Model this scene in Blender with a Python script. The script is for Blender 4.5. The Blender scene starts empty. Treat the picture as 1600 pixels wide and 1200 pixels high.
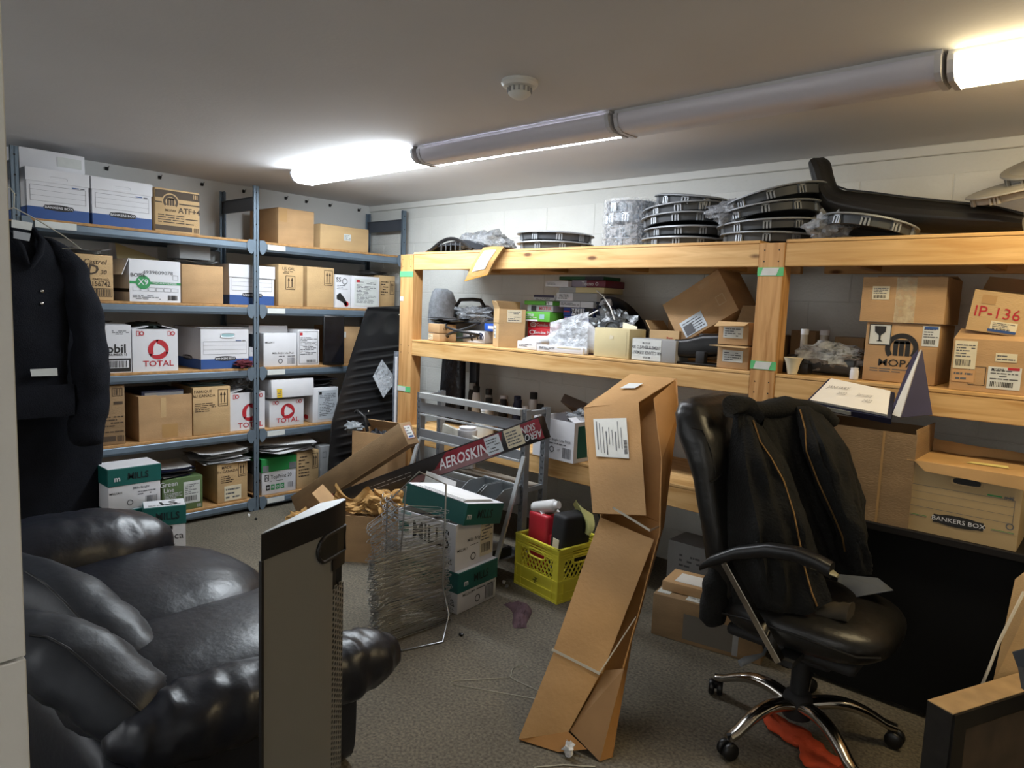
import bpy, bmesh, math, random
from mathutils import Vector, Matrix, noise, Euler
PI = math.pi
SC = bpy.context.scene
COL = SC.collection
rnd = random.Random(7)

# ------------------------------------------------------------------ camera
CR = Matrix(((0.7426195, 0.1027151, -0.6617899), (0.6685245, -0.0548350, 0.7416657), (0.0398910, -0.9931982, -0.1093891)))
EYE = Vector((0, 0, 1.5))
cam = bpy.data.cameras.new('camera'); cam.sensor_width = 36; cam.lens = 1085 / 1600 * 36
cam.clip_start = 0.02; cam.clip_end = 50
cob = bpy.data.objects.new('camera', cam); COL.objects.link(cob)
_r, _d, _f = CR.col[0], CR.col[1], CR.col[2]
cob.matrix_world = Matrix(((_r[0], -_d[0], -_f[0], EYE[0]), (_r[1], -_d[1], -_f[1], EYE[1]), (_r[2], -_d[2], -_f[2], EYE[2]), (0, 0, 0, 1)))
SC.camera = cob

def at(px, py, axis, val):
    """point of the room on the plane axis=val that is seen at this place of the photograph"""
    d = CR @ Vector((px - 800, py - 600, 1085))
    return EYE + d * ((val - EYE[axis]) / d[axis])

# ------------------------------------------------------------------ light and exposure
SC.view_settings.view_transform = 'Standard'; SC.view_settings.look = 'None'
SC.view_settings.gamma = 1; SC.view_settings.use_curve_mapping = False
SC.view_settings.exposure = 0.9
wd = bpy.data.worlds.new('world'); SC.world = wd; wd.use_nodes = True
wd.node_tree.nodes['Background'].inputs[0].default_value = (0.5, 0.5, 0.55, 1)
wd.node_tree.nodes['Background'].inputs[1].default_value = 0.05
TUBE_COOL = ((0.86, 0.94, 1.0), 29.0)
TUBE_EDGE = ((0.90, 0.93, 1.0), 40.0)
TUBE_WARM = ((1.0, 0.80, 0.46), 12.0)
def area(name, loc, rot, sx, sy, power, col):
    l = bpy.data.lights.new(name, 'AREA'); l.shape = 'RECTANGLE'; l.size = sx; l.size_y = sy; l.energy = power; l.color = col
    o = bpy.data.objects.new(name, l); COL.objects.link(o); o.location = loc; o.rotation_euler = rot; return o
# two fill lights added behind the camera, no lamps known there
area('hall_fill', (0.2, -1.0, 2.2), (math.radians(-60), 0, 0), 1.4, 0.5, 27.0, (1.0, 0.97, 0.93))     # added fill, bounced off the white rear wall
area('room_fill', (-3.2, -1.1, 2.2), (math.radians(-60), 0, 0), 1.6, 0.5, 36.0, (0.95, 0.97, 1.0))    # added fill in the part of the room left of the doorway

# ------------------------------------------------------------------ materials
def lin(h):
    h = h.lstrip('#'); v = [int(h[i:i + 2], 16) / 255 for i in (0, 2, 4)]
    return tuple((c / 12.92 if c <= 0.04045 else ((c + 0.055) / 1.055) ** 2.4) for c in v)
MATS = {}
def mat(name, col, rough=0.6, metal=0.0, var=0.0, scale=8.0, bump=0.0, bscale=60.0, stretch=(1, 1, 1), spec=0.5, emit=None, coat=0.0, col2=None):
    if name in MATS: return MATS[name]
    m = bpy.data.materials.new(name); m.use_nodes = True; nt = m.node_tree; b = nt.nodes['Principled BSDF']
    c = lin(col) if isinstance(col, str) else col
    b.inputs['Base Color'].default_value = (*c, 1); b.inputs['Roughness'].default_value = rough; b.inputs['Metallic'].default_value = metal
    b.inputs['Specular IOR Level'].default_value = spec; b.inputs['Coat Weight'].default_value = coat
    if emit: b.inputs['Emission Color'].default_value = (*emit[0], 1); b.inputs['Emission Strength'].default_value = emit[1]
    if var or bump:
        tc = nt.nodes.new('ShaderNodeTexCoord'); mp = nt.nodes.new('ShaderNodeMapping'); mp.inputs['Scale'].default_value = stretch
        nt.links.new(tc.outputs['Object'], mp.inputs['Vector'])
    if var:
        n = nt.nodes.new('ShaderNodeTexNoise'); n.inputs['Scale'].default_value = scale; n.inputs['Detail'].default_value = 5
        nt.links.new(mp.outputs[0], n.inputs['Vector'])
        r = nt.nodes.new('ShaderNodeValToRGB'); r.color_ramp.elements[0].position = 0.32; r.color_ramp.elements[1].position = 0.68
        c2 = lin(col2) if col2 else tuple(x * (1 - var) for x in c)
        r.color_ramp.elements[0].color = (*c2, 1); r.color_ramp.elements[1].color = (*[min(1, x * (1 + var * .35)) for x in c], 1)
        nt.links.new(n.outputs['Fac'], r.inputs['Fac']); nt.links.new(r.outputs['Color'], b.inputs['Base Color'])
    if bump:
        n2 = nt.nodes.new('ShaderNodeTexNoise'); n2.inputs['Scale'].default_value = bscale; n2.inputs['Detail'].default_value = 6
        nt.links.new(mp.outputs[0], n2.inputs['Vector'])
        bp = nt.nodes.new('ShaderNodeBump'); bp.inputs['Strength'].default_value = bump; bp.inputs['Distance'].default_value = 0.01
        nt.links.new(n2.outputs['Fac'], bp.inputs['Height']); nt.links.new(bp.outputs['Normal'], b.inputs['Normal'])
    MATS[name] = m; return m
def film(name, col, clear=0.5, rough=0.15, bscale=40, bump=0.6):
    """thin clear plastic"""
    if name in MATS: return MATS[name]
    m = bpy.data.materials.new(name); m.use_nodes = True; nt = m.node_tree; b = nt.nodes['Principled BSDF']
    b.inputs['Base Color'].default_value = (*lin(col), 1); b.inputs['Roughness'].default_value = rough
    t = nt.nodes.new('ShaderNodeBsdfTransparent'); mx = nt.nodes.new('ShaderNodeMixShader'); out = nt.nodes['Material Output']
    tc = nt.nodes.new('ShaderNodeTexCoord'); n = nt.nodes.new('ShaderNodeTexNoise'); n.inputs['Scale'].default_value = bscale; n.inputs['Detail'].default_value = 4
    nt.links.new(tc.outputs['Object'], n.inputs['Vector'])
    bp = nt.nodes.new('ShaderNodeBump'); bp.inputs['Strength'].default_value = bump; bp.inputs['Distance'].default_value = 0.02
    nt.links.new(n.outputs['Fac'], bp.inputs['Height']); nt.links.new(bp.outputs['Normal'], b.inputs['Normal'])
    mp = nt.nodes.new('ShaderNodeMapRange'); mp.inputs['From Min'].default_value = .35; mp.inputs['From Max'].default_value = .65
    mp.inputs['To Min'].default_value = clear - .2; mp.inputs['To Max'].default_value = min(1, clear + .2)
    nt.links.new(n.outputs['Fac'], mp.inputs['Value']); nt.links.new(mp.outputs[0], mx.inputs[0])
    nt.links.new(b.outputs[0], mx.inputs[1]); nt.links.new(t.outputs[0], mx.inputs[2]); nt.links.new(mx.outputs[0], out.inputs[0])
    MATS[name] = m; return m
def wood(name, axis, c1='d9ab68', c2='b9803f'):
    m = bpy.data.materials.new(name); m.use_nodes = True; nt = m.node_tree; b = nt.nodes['Principled BSDF']
    b.inputs['Roughness'].default_value = 0.62
    tc = nt.nodes.new('ShaderNodeTexCoord'); mp = nt.nodes.new('ShaderNodeMapping')
    s = [14, 14, 14]; s[axis] = 1.1; mp.inputs['Scale'].default_value = s
    nt.links.new(tc.outputs['Object'], mp.inputs['Vector'])
    n = nt.nodes.new('ShaderNodeTexNoise'); n.inputs['Scale'].default_value = 2.2; n.inputs['Detail'].default_value = 6; n.inputs['Distortion'].default_value = .8
    nt.links.new(mp.outputs[0], n.inputs['Vector'])
    r = nt.nodes.new('ShaderNodeValToRGB'); r.color_ramp.elements[0].position = .3; r.color_ramp.elements[1].position = .62
    r.color_ramp.elements[0].color = (*lin(c2), 1); r.color_ramp.elements[1].color = (*lin(c1), 1)
    nt.links.new(n.outputs['Fac'], r.inputs['Fac'])
    v = nt.nodes.new('ShaderNodeTexVoronoi'); v.inputs['Scale'].default_value = 1.0
    mp2 = nt.nodes.new('ShaderNodeMapping'); s2 = [9, 9, 9]; s2[axis] = 3.2; mp2.inputs['Scale'].default_value = s2
    nt.links.new(tc.outputs['Object'], mp2.inputs['Vector']); nt.links.new(mp2.outputs[0], v.inputs['Vector'])
    rk = nt.nodes.new('ShaderNodeValToRGB'); rk.color_ramp.elements[0].position = .06; rk.color_ramp.elements[1].position = .13
    rk.color_ramp.elements[0].color = (1, 1, 1, 1); rk.color_ramp.elements[1].color = (0, 0, 0, 1)
    nt.links.new(v.outputs['Distance'], rk.inputs['Fac'])
    mx = nt.nodes.new('ShaderNodeMixRGB'); mx.inputs[2].default_value = (*lin('6a4420'), 1)
    nt.links.new(rk.outputs['Color'], mx.inputs[0]); nt.links.new(r.outputs['Color'], mx.inputs[1]); nt.links.new(mx.outputs[0], b.inputs['Base Color'])
    MATS[name] = m; return m
CARD = mat('cardboard', 'b8946a', .8, var=.16, scale=5, bump=.15, bscale=90, stretch=(1, 1, 2.5))
CARD2 = mat('cardboard_pale', 'c3a376', .8, var=.14, scale=4, bump=.15, bscale=90, stretch=(1, 1, 2.5))
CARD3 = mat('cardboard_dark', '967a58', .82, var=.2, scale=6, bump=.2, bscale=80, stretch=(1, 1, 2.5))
CARDIN = mat('cardboard_inside', '8f6d47', .85, var=.15, scale=6)
TAN = mat('pale_buff_card', 'cdbf94', .8, var=.1, scale=5)
WHITE = mat('white_card', 'd6d6da', .6, var=.05, scale=6)
PAPER = mat('paper', 'dedede', .7, var=.05, scale=12)
CREAM = mat('cream_paper', 'd9cfb4', .7, var=.08, scale=12)
GREYC = mat('grey_card', '9a9b9c', .7, var=.1, scale=6)
TEAL = mat('teal_card', '0d5a55', .5, var=.08, scale=5)
BLUE = mat('blue_print', '2c4f8c', .6)
INK = mat('black_ink', '1d1c1c', .6)
GREYINK = mat('grey_ink', '5d5e62', .7)
BROWNINK = mat('brown_ink', '4a3b2c', .7)
REDINK = mat('red_ink', 'b3252f', .6)
GREEN = mat('green_print', '2f8a4e', .6)
TAPE = film('clear_tape', 'd9c9a4', .55, .2, 30, .2)
STEEL = mat('blue_grey_steel', '70808f', .42, .35, var=.1, scale=7)
STEELD = mat('dark_grey_steel', '4c525c', .45, .3, var=.1, scale=7)
CHIP = mat('particle_board', 'b58a58', .8, var=.25, scale=40, bump=.1)
PINEX = wood('pine_along', 0, 'dcb47a', 'bf8f50'); PINEZ = wood('pine_upright', 2, 'cfa068', 'aa7840'); PINEY = wood('pine_across', 1)
LEATHER = mat('black_leather', '191c26', .36, var=.2, scale=3, bump=.12, bscale=45)
LEATHERL = mat('greyed_black_leather', '23272f', .44, var=.2, scale=4, bump=.12, bscale=45)
LEATHERB = mat('worn_black_leather', '191817', .36, var=.4, scale=4, bump=.25, bscale=28, col2='100f0f')
PIPE = mat('black_piping', '0c0c0e', .4)
CLOTH = mat('navy_black_cotton', '14161d', .92, var=.25, scale=9, bump=.4, bscale=160, spec=.2)
CLOTHB = mat('black_canvas', '1c1c1b', .9, var=.3, scale=7, bump=.5, bscale=120, spec=.25)
BLK = mat('black_plastic', '121214', .38, var=.2, scale=6)
BLKM = mat('matt_black_plastic', '19191b', .7, var=.25, scale=5, bump=.1)
BLKC = mat('dark_lid_plastic', '2b2d33', .5)
CHROME = mat('chrome', 'c9c4bc', .14, 1.0, var=.12, scale=5)
GALV = mat('galvanised_wire', 'a4a8ab', .32, .85)
ZINC = mat('grey_painted_steel', '8f9398', .45, .4, var=.1, scale=8)
SILVER = mat('brushed_silver', '807f7c', .42, .35, var=.06, scale=3, bump=.03, bscale=200, stretch=(1, 1, .02))
HUBG = mat('silver_grey_plastic', '9ba0a5', .38, .3, var=.12, scale=10)
HUBD = mat('dark_grey_plastic', '4a4d50', .55, .1, var=.15, scale=8)
YEL = mat('yellow_plastic', 'f0e64e', .4, var=.06, scale=5)
RED = mat('red_plastic', 'c02c38', .4, var=.06, scale=4)
BAG = film('clear_film', 'c9ced4', .5, .16, 35, .8)
BAGW = film('milky_film', 'd8dde3', .25, .2, 30, .8)
BAGD = film('smoky_film', '8d9095', .45, .15, 30, .9)
BUBBLE = film('bubble_wrap', 'aab4c2', .25, .25, 120, 1.0)
KRAFT = mat('kraft_paper', 'b98f54', .85, var=.25, scale=6, bump=.4, bscale=30)
KRAFTD = mat('kraft_paper_dark', '7d6242', .85, var=.25, scale=6, bump=.4, bscale=30)
TAPEG = mat('green_tape', '5fbf7a', .6, var=.08)
LBL = mat('white_label', 'cfd2cf', .65, var=.05, scale=30)
PURPLE = mat('purple_navy_cloth', '35304f', .6, var=.15, scale=8)
NAVY = mat('navy_binder', '1c2240', .5)

# ------------------------------------------------------------------ mesh builder
class MB:
    def __init__(s): s.v = []; s.f = []
    def add(s, vs, fs, M=None):
        o = len(s.v)
        s.v += [tuple(M @ Vector(p)) if M else tuple(p) for p in vs]
        s.f += [tuple(i + o for i in f) for f in fs]; return s
    def box(s, x0, x1, y0, y1, z0, z1, M=None):
        return s.add([(x0, y0, z0), (x1, y0, z0), (x1, y1, z0), (x0, y1, z0), (x0, y0, z1), (x1, y0, z1), (x1, y1, z1), (x0, y1, z1)],
                     [(0, 3, 2, 1), (4, 5, 6, 7), (0, 1, 5, 4), (1, 2, 6, 5), (2, 3, 7, 6), (3, 0, 4, 7)], M)
    def rbox(s, x0, x1, y0, y1, z0, z1, b=.01, seg=2, M=None):
        bm = bmesh.new(); bmesh.ops.create_cube(bm, size=1)
        for v in bm.verts: v.co = Vector(((x0 + x1) / 2 + v.co.x * (x1 - x0), (y0 + y1) / 2 + v.co.y * (y1 - y0), (z0 + z1) / 2 + v.co.z * (z1 - z0)))
        bmesh.ops.bevel(bm, geom=bm.edges[:], offset=b, segments=seg, affect='EDGES', profile=.5)
        bm.verts.index_update()
        s.add([v.co[:] for v in bm.verts], [[v.index for v in f.verts] for f in bm.faces], M); bm.free(); return s
    def plate(s, pts, th, M=None, dirv=None):
        """flat polygon in space with thickness th along its normal (away from the side seen counter-clockwise)"""
        P = [Vector(p) for p in pts]; n = Vector((0, 0, 0))
        for i in range(len(P)): n += (P[i] - P[0]).cross(P[(i + 1) % len(P)] - P[0])
        n = (Vector(dirv) if dirv else -n).normalized() * th
        k = len(P)
        return s.add(P + [p + n for p in P], [tuple(range(k)), tuple(range(2 * k - 1, k - 1, -1))] + [(i, i + k, (i + 1) % k + k, (i + 1) % k) for i in range(k)], M)
    def tube(s, pts, r, n=6, closed=False, M=None):
        P = [Vector(p) for p in pts]; k = len(P); R = r if isinstance(r, (list, tuple)) else [r] * k
        vs = []; up = Vector((.31, .17, .93)).normalized()
        for i in range(k):
            a = P[(i - 1) % k] if closed or i > 0 else P[i]; b = P[(i + 1) % k] if closed or i < k - 1 else P[i]
            t = (b - a); t = t.normalized() if t.length > 1e-9 else Vector((0, 0, 1))
            sx = t.cross(up); sx = sx.normalized() if sx.length > 1e-4 else t.cross(Vector((1, 0, 0))).normalized(); sy = sx.cross(t)
            for j in range(n): vs.append(P[i] + (sx * math.cos(2 * PI * j / n) + sy * math.sin(2 * PI * j / n)) * R[i])
        fs = []
        for i in range(k if closed else k - 1):
            i2 = (i + 1) % k
            for j in range(n): fs.append((i * n + j, i * n + (j + 1) % n, i2 * n + (j + 1) % n, i2 * n + j))
        if not closed: fs += [tuple(range(n - 1, -1, -1)), tuple((k - 1) * n + j for j in range(n))]
        return s.add(vs, fs, M)
    def bar(s, a, b, w, h, M=None):
        """rectangular bar from a to b: w sideways, h in height"""
        a = Vector(a); b = Vector(b); t = (b - a).normalized(); up = Vector((0, 0, 1)) if abs(t.z) < .95 else Vector((0, 1, 0))
        sx = t.cross(up).normalized() * w / 2; sy = sx.cross(t).normalized() * h / 2
        vs = [a - sx - sy, a + sx - sy, a + sx + sy, a - sx + sy, b - sx - sy, b + sx - sy, b + sx + sy, b - sx + sy]
        return s.add(vs, [(0, 1, 2, 3), (7, 6, 5, 4), (0, 4, 5, 1), (1, 5, 6, 2), (2, 6, 7, 3), (3, 7, 4, 0)], M)
    def lathe(s, prof, n=24, M=None, a0=0, a1=2 * PI):
        full = abs(a1 - a0 - 2 * PI) < 1e-6; k = n if full else n + 1; vs = []
        for r, z in prof:
            for j in range(k):
                a = a0 + (a1 - a0) * j / n; vs.append((r * math.cos(a), r * math.sin(a), z))
        fs = [(i * k + j, i * k + (j + 1) % k, (i + 1) * k + (j + 1) % k, (i + 1) * k + j) for i in range(len(prof) - 1) for j in range(n if not full else k)]
        return s.add(vs, fs, M)
    def grid(s, fn, nu, nv, M=None, wrap=False):
        vs = [fn(i / nu, j / nv) for i in range(nu + (0 if wrap else 1)) for j in range(nv + 1)]; k = nv + 1; m = nu if wrap else nu + 1
        return s.add(vs, [(i * k + j, ((i + 1) % m) * k + j, ((i + 1) % m) * k + j + 1, i * k + j + 1) for i in range(nu) for j in range(nv)], M)
    def loft(s, rings, n=20, fold=0.0, fr=9.0, seed=0, caps=True, M=None, ex=2.0, fs=(1, 1, 1)):
        """rings: (centre, axis1 vector, axis2 vector); fold pushes the skin in and out"""
        vs = []
        for c, a, b in rings:
            c, a, b = Vector(c), Vector(a), Vector(b)
            for j in range(n):
                t = 2 * PI * j / n; ca, sa = math.cos(t), math.sin(t)
                ca = math.copysign(abs(ca) ** (2 / ex), ca); sa = math.copysign(abs(sa) ** (2 / ex), sa)
                p = c + a * ca + b * sa
                if fold:
                    pp = Vector((p.x * fs[0], p.y * fs[1], p.z * fs[2])) * fr
                    k = noise.noise(pp + Vector((seed, 0, 0))) + .5 * noise.noise(pp * 2.3 + Vector((0, seed, 0)))
                    p = p + (a * ca + b * sa).normalized() * fold * k
                vs.append(p)
        k = len(rings)
        fs = [(i * n + j, i * n + (j + 1) % n, (i + 1) * n + (j + 1) % n, (i + 1) * n + j) for i in range(k - 1) for j in range(n)]
        if caps: fs += [tuple(range(n - 1, -1, -1)), tuple((k - 1) * n + j for j in range(n))]
        return s.add(vs, fs, M)
    def puff(s, c, r, ex=2.6, nu=40, nv=22, wr=0.0, fr=6.0, seed=0, M=None, fs=(.6, 1.9, 1)):
        """stuffed cushion: a rounded box with wrinkles"""
        c = Vector(c); vs = []
        def sp(x): return math.copysign(abs(x) ** (2 / ex), x)
        for j in range(nv + 1):
            ph = -PI / 2 + PI * j / nv
            for i in range(nu):
                th = 2 * PI * i / nu
                d = Vector((sp(math.cos(ph)) * sp(math.cos(th)), sp(math.cos(ph)) * sp(math.sin(th)), sp(math.sin(ph))))
                p = Vector((d.x * r[0], d.y * r[1], d.z * r[2]))
                if wr:
                    q = p + c; k = noise.noise(q * fr + Vector((seed, 3, 1))); k2 = 1 - abs(noise.noise(Vector((q.x * fr * fs[0], q.y * fr * fs[1], q.z * fr * fs[2])) + Vector((seed, 9, 2)))) * 2
                    p += d.normalized() * wr * (k + .5 * k2) * max(0.0, math.cos(ph)) ** .8 if d.length > 1e-6 else Vector()
                vs.append(p + c)
        fs = [(j * nu + i, j * nu + (i + 1) % nu, (j + 1) * nu + (i + 1) % nu, (j + 1) * nu + i) for j in range(nv) for i in range(nu)]
        return s.add(vs, fs, M)
    def build(s, name, m, parent=None, smooth=None, world=False):
        vv = s.v
        if world and parent is not None:
            inv = Matrix.LocRotScale(parent.location, parent.rotation_euler, None).inverted()
            vv = [tuple(inv @ Vector(p)) for p in s.v]
        me = bpy.data.meshes.new(name); me.from_pydata([tuple(p) for p in vv], [], s.f); me.materials.append(m)
        if smooth is not None:
            for p in me.polygons: p.use_smooth = True
            try: me.set_sharp_from_angle(angle=math.radians(smooth))
            except Exception: pass
        me.update()
        o = bpy.data.objects.new(name, me); COL.objects.link(o)
        if parent is not None: o.parent = parent
        return o

def tag(o, label=None, cat=None, group=None, kind=None):
    if label: o['label'] = label
    if cat: o['category'] = cat
    if group: o['group'] = group
    if kind: o['kind'] = kind
    return o
def thing(name, label, cat, loc=(0, 0, 0), rot=0.0, group=None):
    o = bpy.data.objects.new(name, None); COL.objects.link(o); o.location = loc
    o.rotation_euler = rot if isinstance(rot, (tuple, Euler)) else (0, 0, rot)
    return tag(o, label, cat, group)
def dup(root, label, loc=None, rot=None, group=None):
    r = root.copy(); COL.objects.link(r)
    if loc is not None: r.location = loc
    if rot is not None: r.rotation_euler = rot if isinstance(rot, (tuple, Euler)) else (0, 0, rot)
    r['label'] = label
    if group: r['group'] = group
    for ch in list(root.children):
        c = ch.copy(); COL.objects.link(c); c.parent = r
        for g in list(ch.children):
            d = g.copy(); COL.objects.link(d); d.parent = c
    return r
_tc = {}
def text_mesh(s, size, bold=0.0, stretch=1.0):
    key = (s, bold)
    if key not in _tc:
        cu = bpy.data.curves.new('lettering', 'FONT'); cu.body = s; cu.size = 1.0; cu.offset = bold; cu.resolution_u = 2
        cu.align_x = 'CENTER'; cu.align_y = 'CENTER'
        to = bpy.data.objects.new('lettering', cu); me = bpy.data.meshes.new_from_object(to)
        _tc[key] = ([v.co.copy() for v in me.vertices], [tuple(p.vertices) for p in me.polygons])
        bpy.data.objects.remove(to); bpy.data.meshes.remove(me)
    vs, fs = _tc[key]
    return [Vector((v.x * size * stretch, v.y * size, 0)) for v in vs], fs
# ------------------------------------------------------------------ cartons and their print
def skin_box(w, d, h, bulge=.004, seed=0, n=5, b=.004):
    """closed box whose walls belly a little"""
    bm = bmesh.new(); bmesh.ops.create_cube(bm, size=1)
    for v in bm.verts: v.co = Vector(((v.co.x + .5) * w, (v.co.y + .5) * d, (v.co.z + .5) * h))
    bmesh.ops.bevel(bm, geom=bm.edges[:], offset=b, segments=2, affect='EDGES', profile=.5)
    mb = MB(); bm.verts.index_update(); mb.add([v.co[:] for v in bm.verts], [[v.index for v in f.verts] for f in bm.faces]); bm.free(); return mb
class K:
    def __init__(s, name, label, cat, pos, w, d, h, rot=0.0, m=None, group=None, opened=None, flaps=False, hollow=False, body='body', seed=0, th=.005, m_in=None):
        s.w, s.d, s.h = w, d, h; s.root = thing(name, label, cat, pos, rot, group); s.m = m or CARD; s.ink = {}; s.n = 0
        if opened is None and not hollow:
            skin_box(w, d, h).build(body, s.m, s.root, 35)
            if flaps:
                for y0, y1 in ((.001, d / 2 - .0015), (d / 2 + .0015, d - .001)):
                    MB().box(.001, w - .001, y0, y1, h, h + .003).build('flap', s.m, s.root)
                MB().box(w * .5 - .0, w * .5, 0, 0, 0, 0) if 0 else None
        else:
            b = MB(); t = th
            b.box(0, w, 0, t, 0, h); b.box(0, w, d - t, d, 0, h); b.box(0, t, t, d - t, 0, h); b.box(w - t, w, t, d - t, 0, h); b.box(t, w - t, t, d - t, 0, t)
            b.build(body, s.m, s.root)
            for f in (opened or ()):                        # (side, angle from straight up outwards in degrees, length)
                side, a, L = f[:3]; a = math.radians(a); m = MB()
                jit = lambda: rnd.uniform(-.006, .006)
                if side in 'fb':
                    sg = -1 if side == 'f' else 1; y = 0 if side == 'f' else d
                    e = (L * math.sin(a) * sg, L * math.cos(a))
                    m.plate([(0, y, h), (w, y, h), (w - .004, y + e[0] + jit(), h + e[1] + jit()), (.004, y + e[0] + jit(), h + e[1] + jit())], .004, dirv=(0, -sg * math.cos(a), math.sin(a)))
                else:
                    sg = -1 if side == 'l' else 1; x = 0 if side == 'l' else w
                    e = (L * math.sin(a) * sg, L * math.cos(a))
                    m.plate([(x, 0, h), (x, d, h), (x + e[0] + jit(), d - .004, h + e[1] + jit()), (x + e[0] + jit(), .004, h + e[1] + jit())], .004, dirv=(-sg * math.cos(a), 0, math.sin(a)))
                m.build('flap', s.m, s.root)
    def fr(s, face):
        w, d, h = s.w, s.d, s.h; V = Vector
        return {'front': (V((0, 0, 0)), V((1, 0, 0)), V((0, 0, 1)), V((0, -1, 0)), w, h),
                'left': (V((0, d, 0)), V((0, -1, 0)), V((0, 0, 1)), V((-1, 0, 0)), d, h),
                'right': (V((w, 0, 0)), V((0, 1, 0)), V((0, 0, 1)), V((1, 0, 0)), d, h),
                'top': (V((0, 0, h)), V((1, 0, 0)), V((0, 1, 0)), V((0, 0, 1)), w, d)}[face]
    def _q(s, face, pts, off=.0012):
        o, u, v, n, W, H = s.fr(face); return [o + u * (a * W) + v * (b * H) + n * off for a, b in pts]
    def pen(s, m, name='print'):
        return s.ink.setdefault((m.name, name), (MB(), m, name))[0]
    def rect(s, face, u0, v0, u1, v1, m, name='print', off=.0012):
        s.pen(m, name).add(s._q(face, [(u0, v0), (u1, v0), (u1, v1), (u0, v1)], off), [(0, 1, 2, 3)]); return s
    def quad(s, face, pts, m, name='print', off=.0012):
        s.pen(m, name).add(s._q(face, pts, off), [tuple(range(len(pts)))]); return s
    def label(s, face, u0, v0, u1, v1, m=None, name='paper_label', lines=4, ink=None, off=.002, bar=False):
        o, u, v, n, W, H = s.fr(face)
        p = [o + u * (a * W) + v * (b * H) + n * off for a, b in ((u0, v0), (u1, v0), (u1, v1), (u0, v1))]
        MB().plate(p, off - .0002, dirv=-n).build(name, m or LBL, s.root)
        if lines: s.lines(face, u0 + (u1 - u0) * .08, v0 + (v1 - v0) * (.4 if bar else .1), u1 - (u1 - u0) * .08, v1 - (v1 - v0) * .1, lines, ink or GREYINK, off + .0006)
        if bar: s.bars(face, u0 + (u1 - u0) * .1, v0 + (v1 - v0) * .1, u0 + (u1 - u0) * .8, v0 + (v1 - v0) * .33, 14, INK, off + .0006)
        return s
    def lines(s, face, u0, v0, u1, v1, n, m, off=.0014, fill=.4):
        for i in range(n):
            vb = v1 - (i + .75) * (v1 - v0) / n; a = u0
            while a < u1 - .01:
                b = min(u1, a + rnd.uniform(.04, .22) * (u1 - u0) * 1.5)
                if rnd.random() < .85: s.rect(face, a, vb, b, vb + fill * (v1 - v0) / n, m, off=off)
                a = b + (u1 - u0) * .035
                if a > u0 + (u1 - u0) * .55 and rnd.random() < .3: break
        return s
    def bars(s, face, u0, v0, u1, v1, n, m, off=.0014):
        W = (u1 - u0) / n
        for i in range(n): s.rect(face, u0 + i * W, v0, u0 + i * W + W * rnd.uniform(.25, .75), v1, m, off=off)
        return s
    def frame(s, face, u0, v0, u1, v1, t, m, off=.0014):
        o, u, v, n, W, H = s.fr(face); tu = t / W; tv = t / H
        s.rect(face, u0, v0, u1, v0 + tv, m, off=off); s.rect(face, u0, v1 - tv, u1, v1, m, off=off)
        s.rect(face, u0, v0 + tv, u0 + tu, v1 - tv, m, off=off); s.rect(face, u1 - tu, v0 + tv, u1, v1 - tv, m, off=off); return s
    def arrows(s, face, u0, v0, u1, v1, m):
        o, u, v, n, W, H = s.fr(face); s.frame(face, u0, v0, u1, v1, .004, m)
        for c in (.33, .67):
            x = u0 + (u1 - u0) * c; dx = (u1 - u0)
            s.rect(face, x - dx * .05, v0 + (v1 - v0) * .2, x + dx * .05, v0 + (v1 - v0) * .7, m, off=.0014)
            s.quad(face, [(x - dx * .13, v0 + (v1 - v0) * .65), (x + dx * .13, v0 + (v1 - v0) * .65), (x, v0 + (v1 - v0) * .88)], m, off=.0014)
        s.rect(face, u0 + (u1 - u0) * .15, v0 + (v1 - v0) * .12, u1 - (u1 - u0) * .15, v0 + (v1 - v0) * .15, m, off=.0014); return s
    def text(s, face, txt, u, v, size, m, bold=.012, stretch=1.0, rot=0.0, off=.0016, name='lettering', slant=0.0):
        o, U, Vv, n, W, H = s.fr(face); vs, fs = text_mesh(txt, size, bold * .5, stretch); ca, sa = math.cos(rot), math.sin(rot)
        c = o + U * (u * W) + Vv * (v * H) + n * off
        s.pen(m, name).add([c + U * ((p.x + slant * p.y) * ca - p.y * sa) + Vv * ((p.x + slant * p.y) * sa + p.y * ca) for p in vs], fs); return s
    def disc(s, face, u, v, r0, r1, m, a0=0.0, a1=2 * PI, n=24, off=.0015, sy=1.0, name='print'):
        """ring sector of radii r0..r1 metres"""
        o, U, Vv, nn, W, H = s.fr(face); c = o + U * (u * W) + Vv * (v * H) + nn * off; vs = []; fs = []
        for i in range(n + 1):
            a = a0 + (a1 - a0) * i / n; d = U * math.cos(a) + Vv * math.sin(a) * sy; vs += [c + d * r0, c + d * r1]
        for i in range(n): fs.append((2 * i, 2 * i + 1, 2 * i + 3, 2 * i + 2))
        s.pen(m, name).add(vs, fs); return s
    def blob(s, face, u, v, pts, m, off=.0015, name='print'):
        """polygon given in metres about (u,v)"""
        o, U, Vv, nn, W, H = s.fr(face); c = o + U * (u * W) + Vv * (v * H) + nn * off
        s.pen(m, name).add([c + U * a + Vv * b for a, b in pts], [tuple(range(len(pts)))]); return s
    def part(s, name, mb, m, smooth=None): return mb.build(name, m, s.root, smooth)
    def done(s):
        for mb, m, name in s.ink.values():
            o = mb.build(name, m, s.root)
            if name == 'print': o['kind'] = 'stuff'          # fine print marks, too small to pick apart
        s.ink = {}; return s.root

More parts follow.
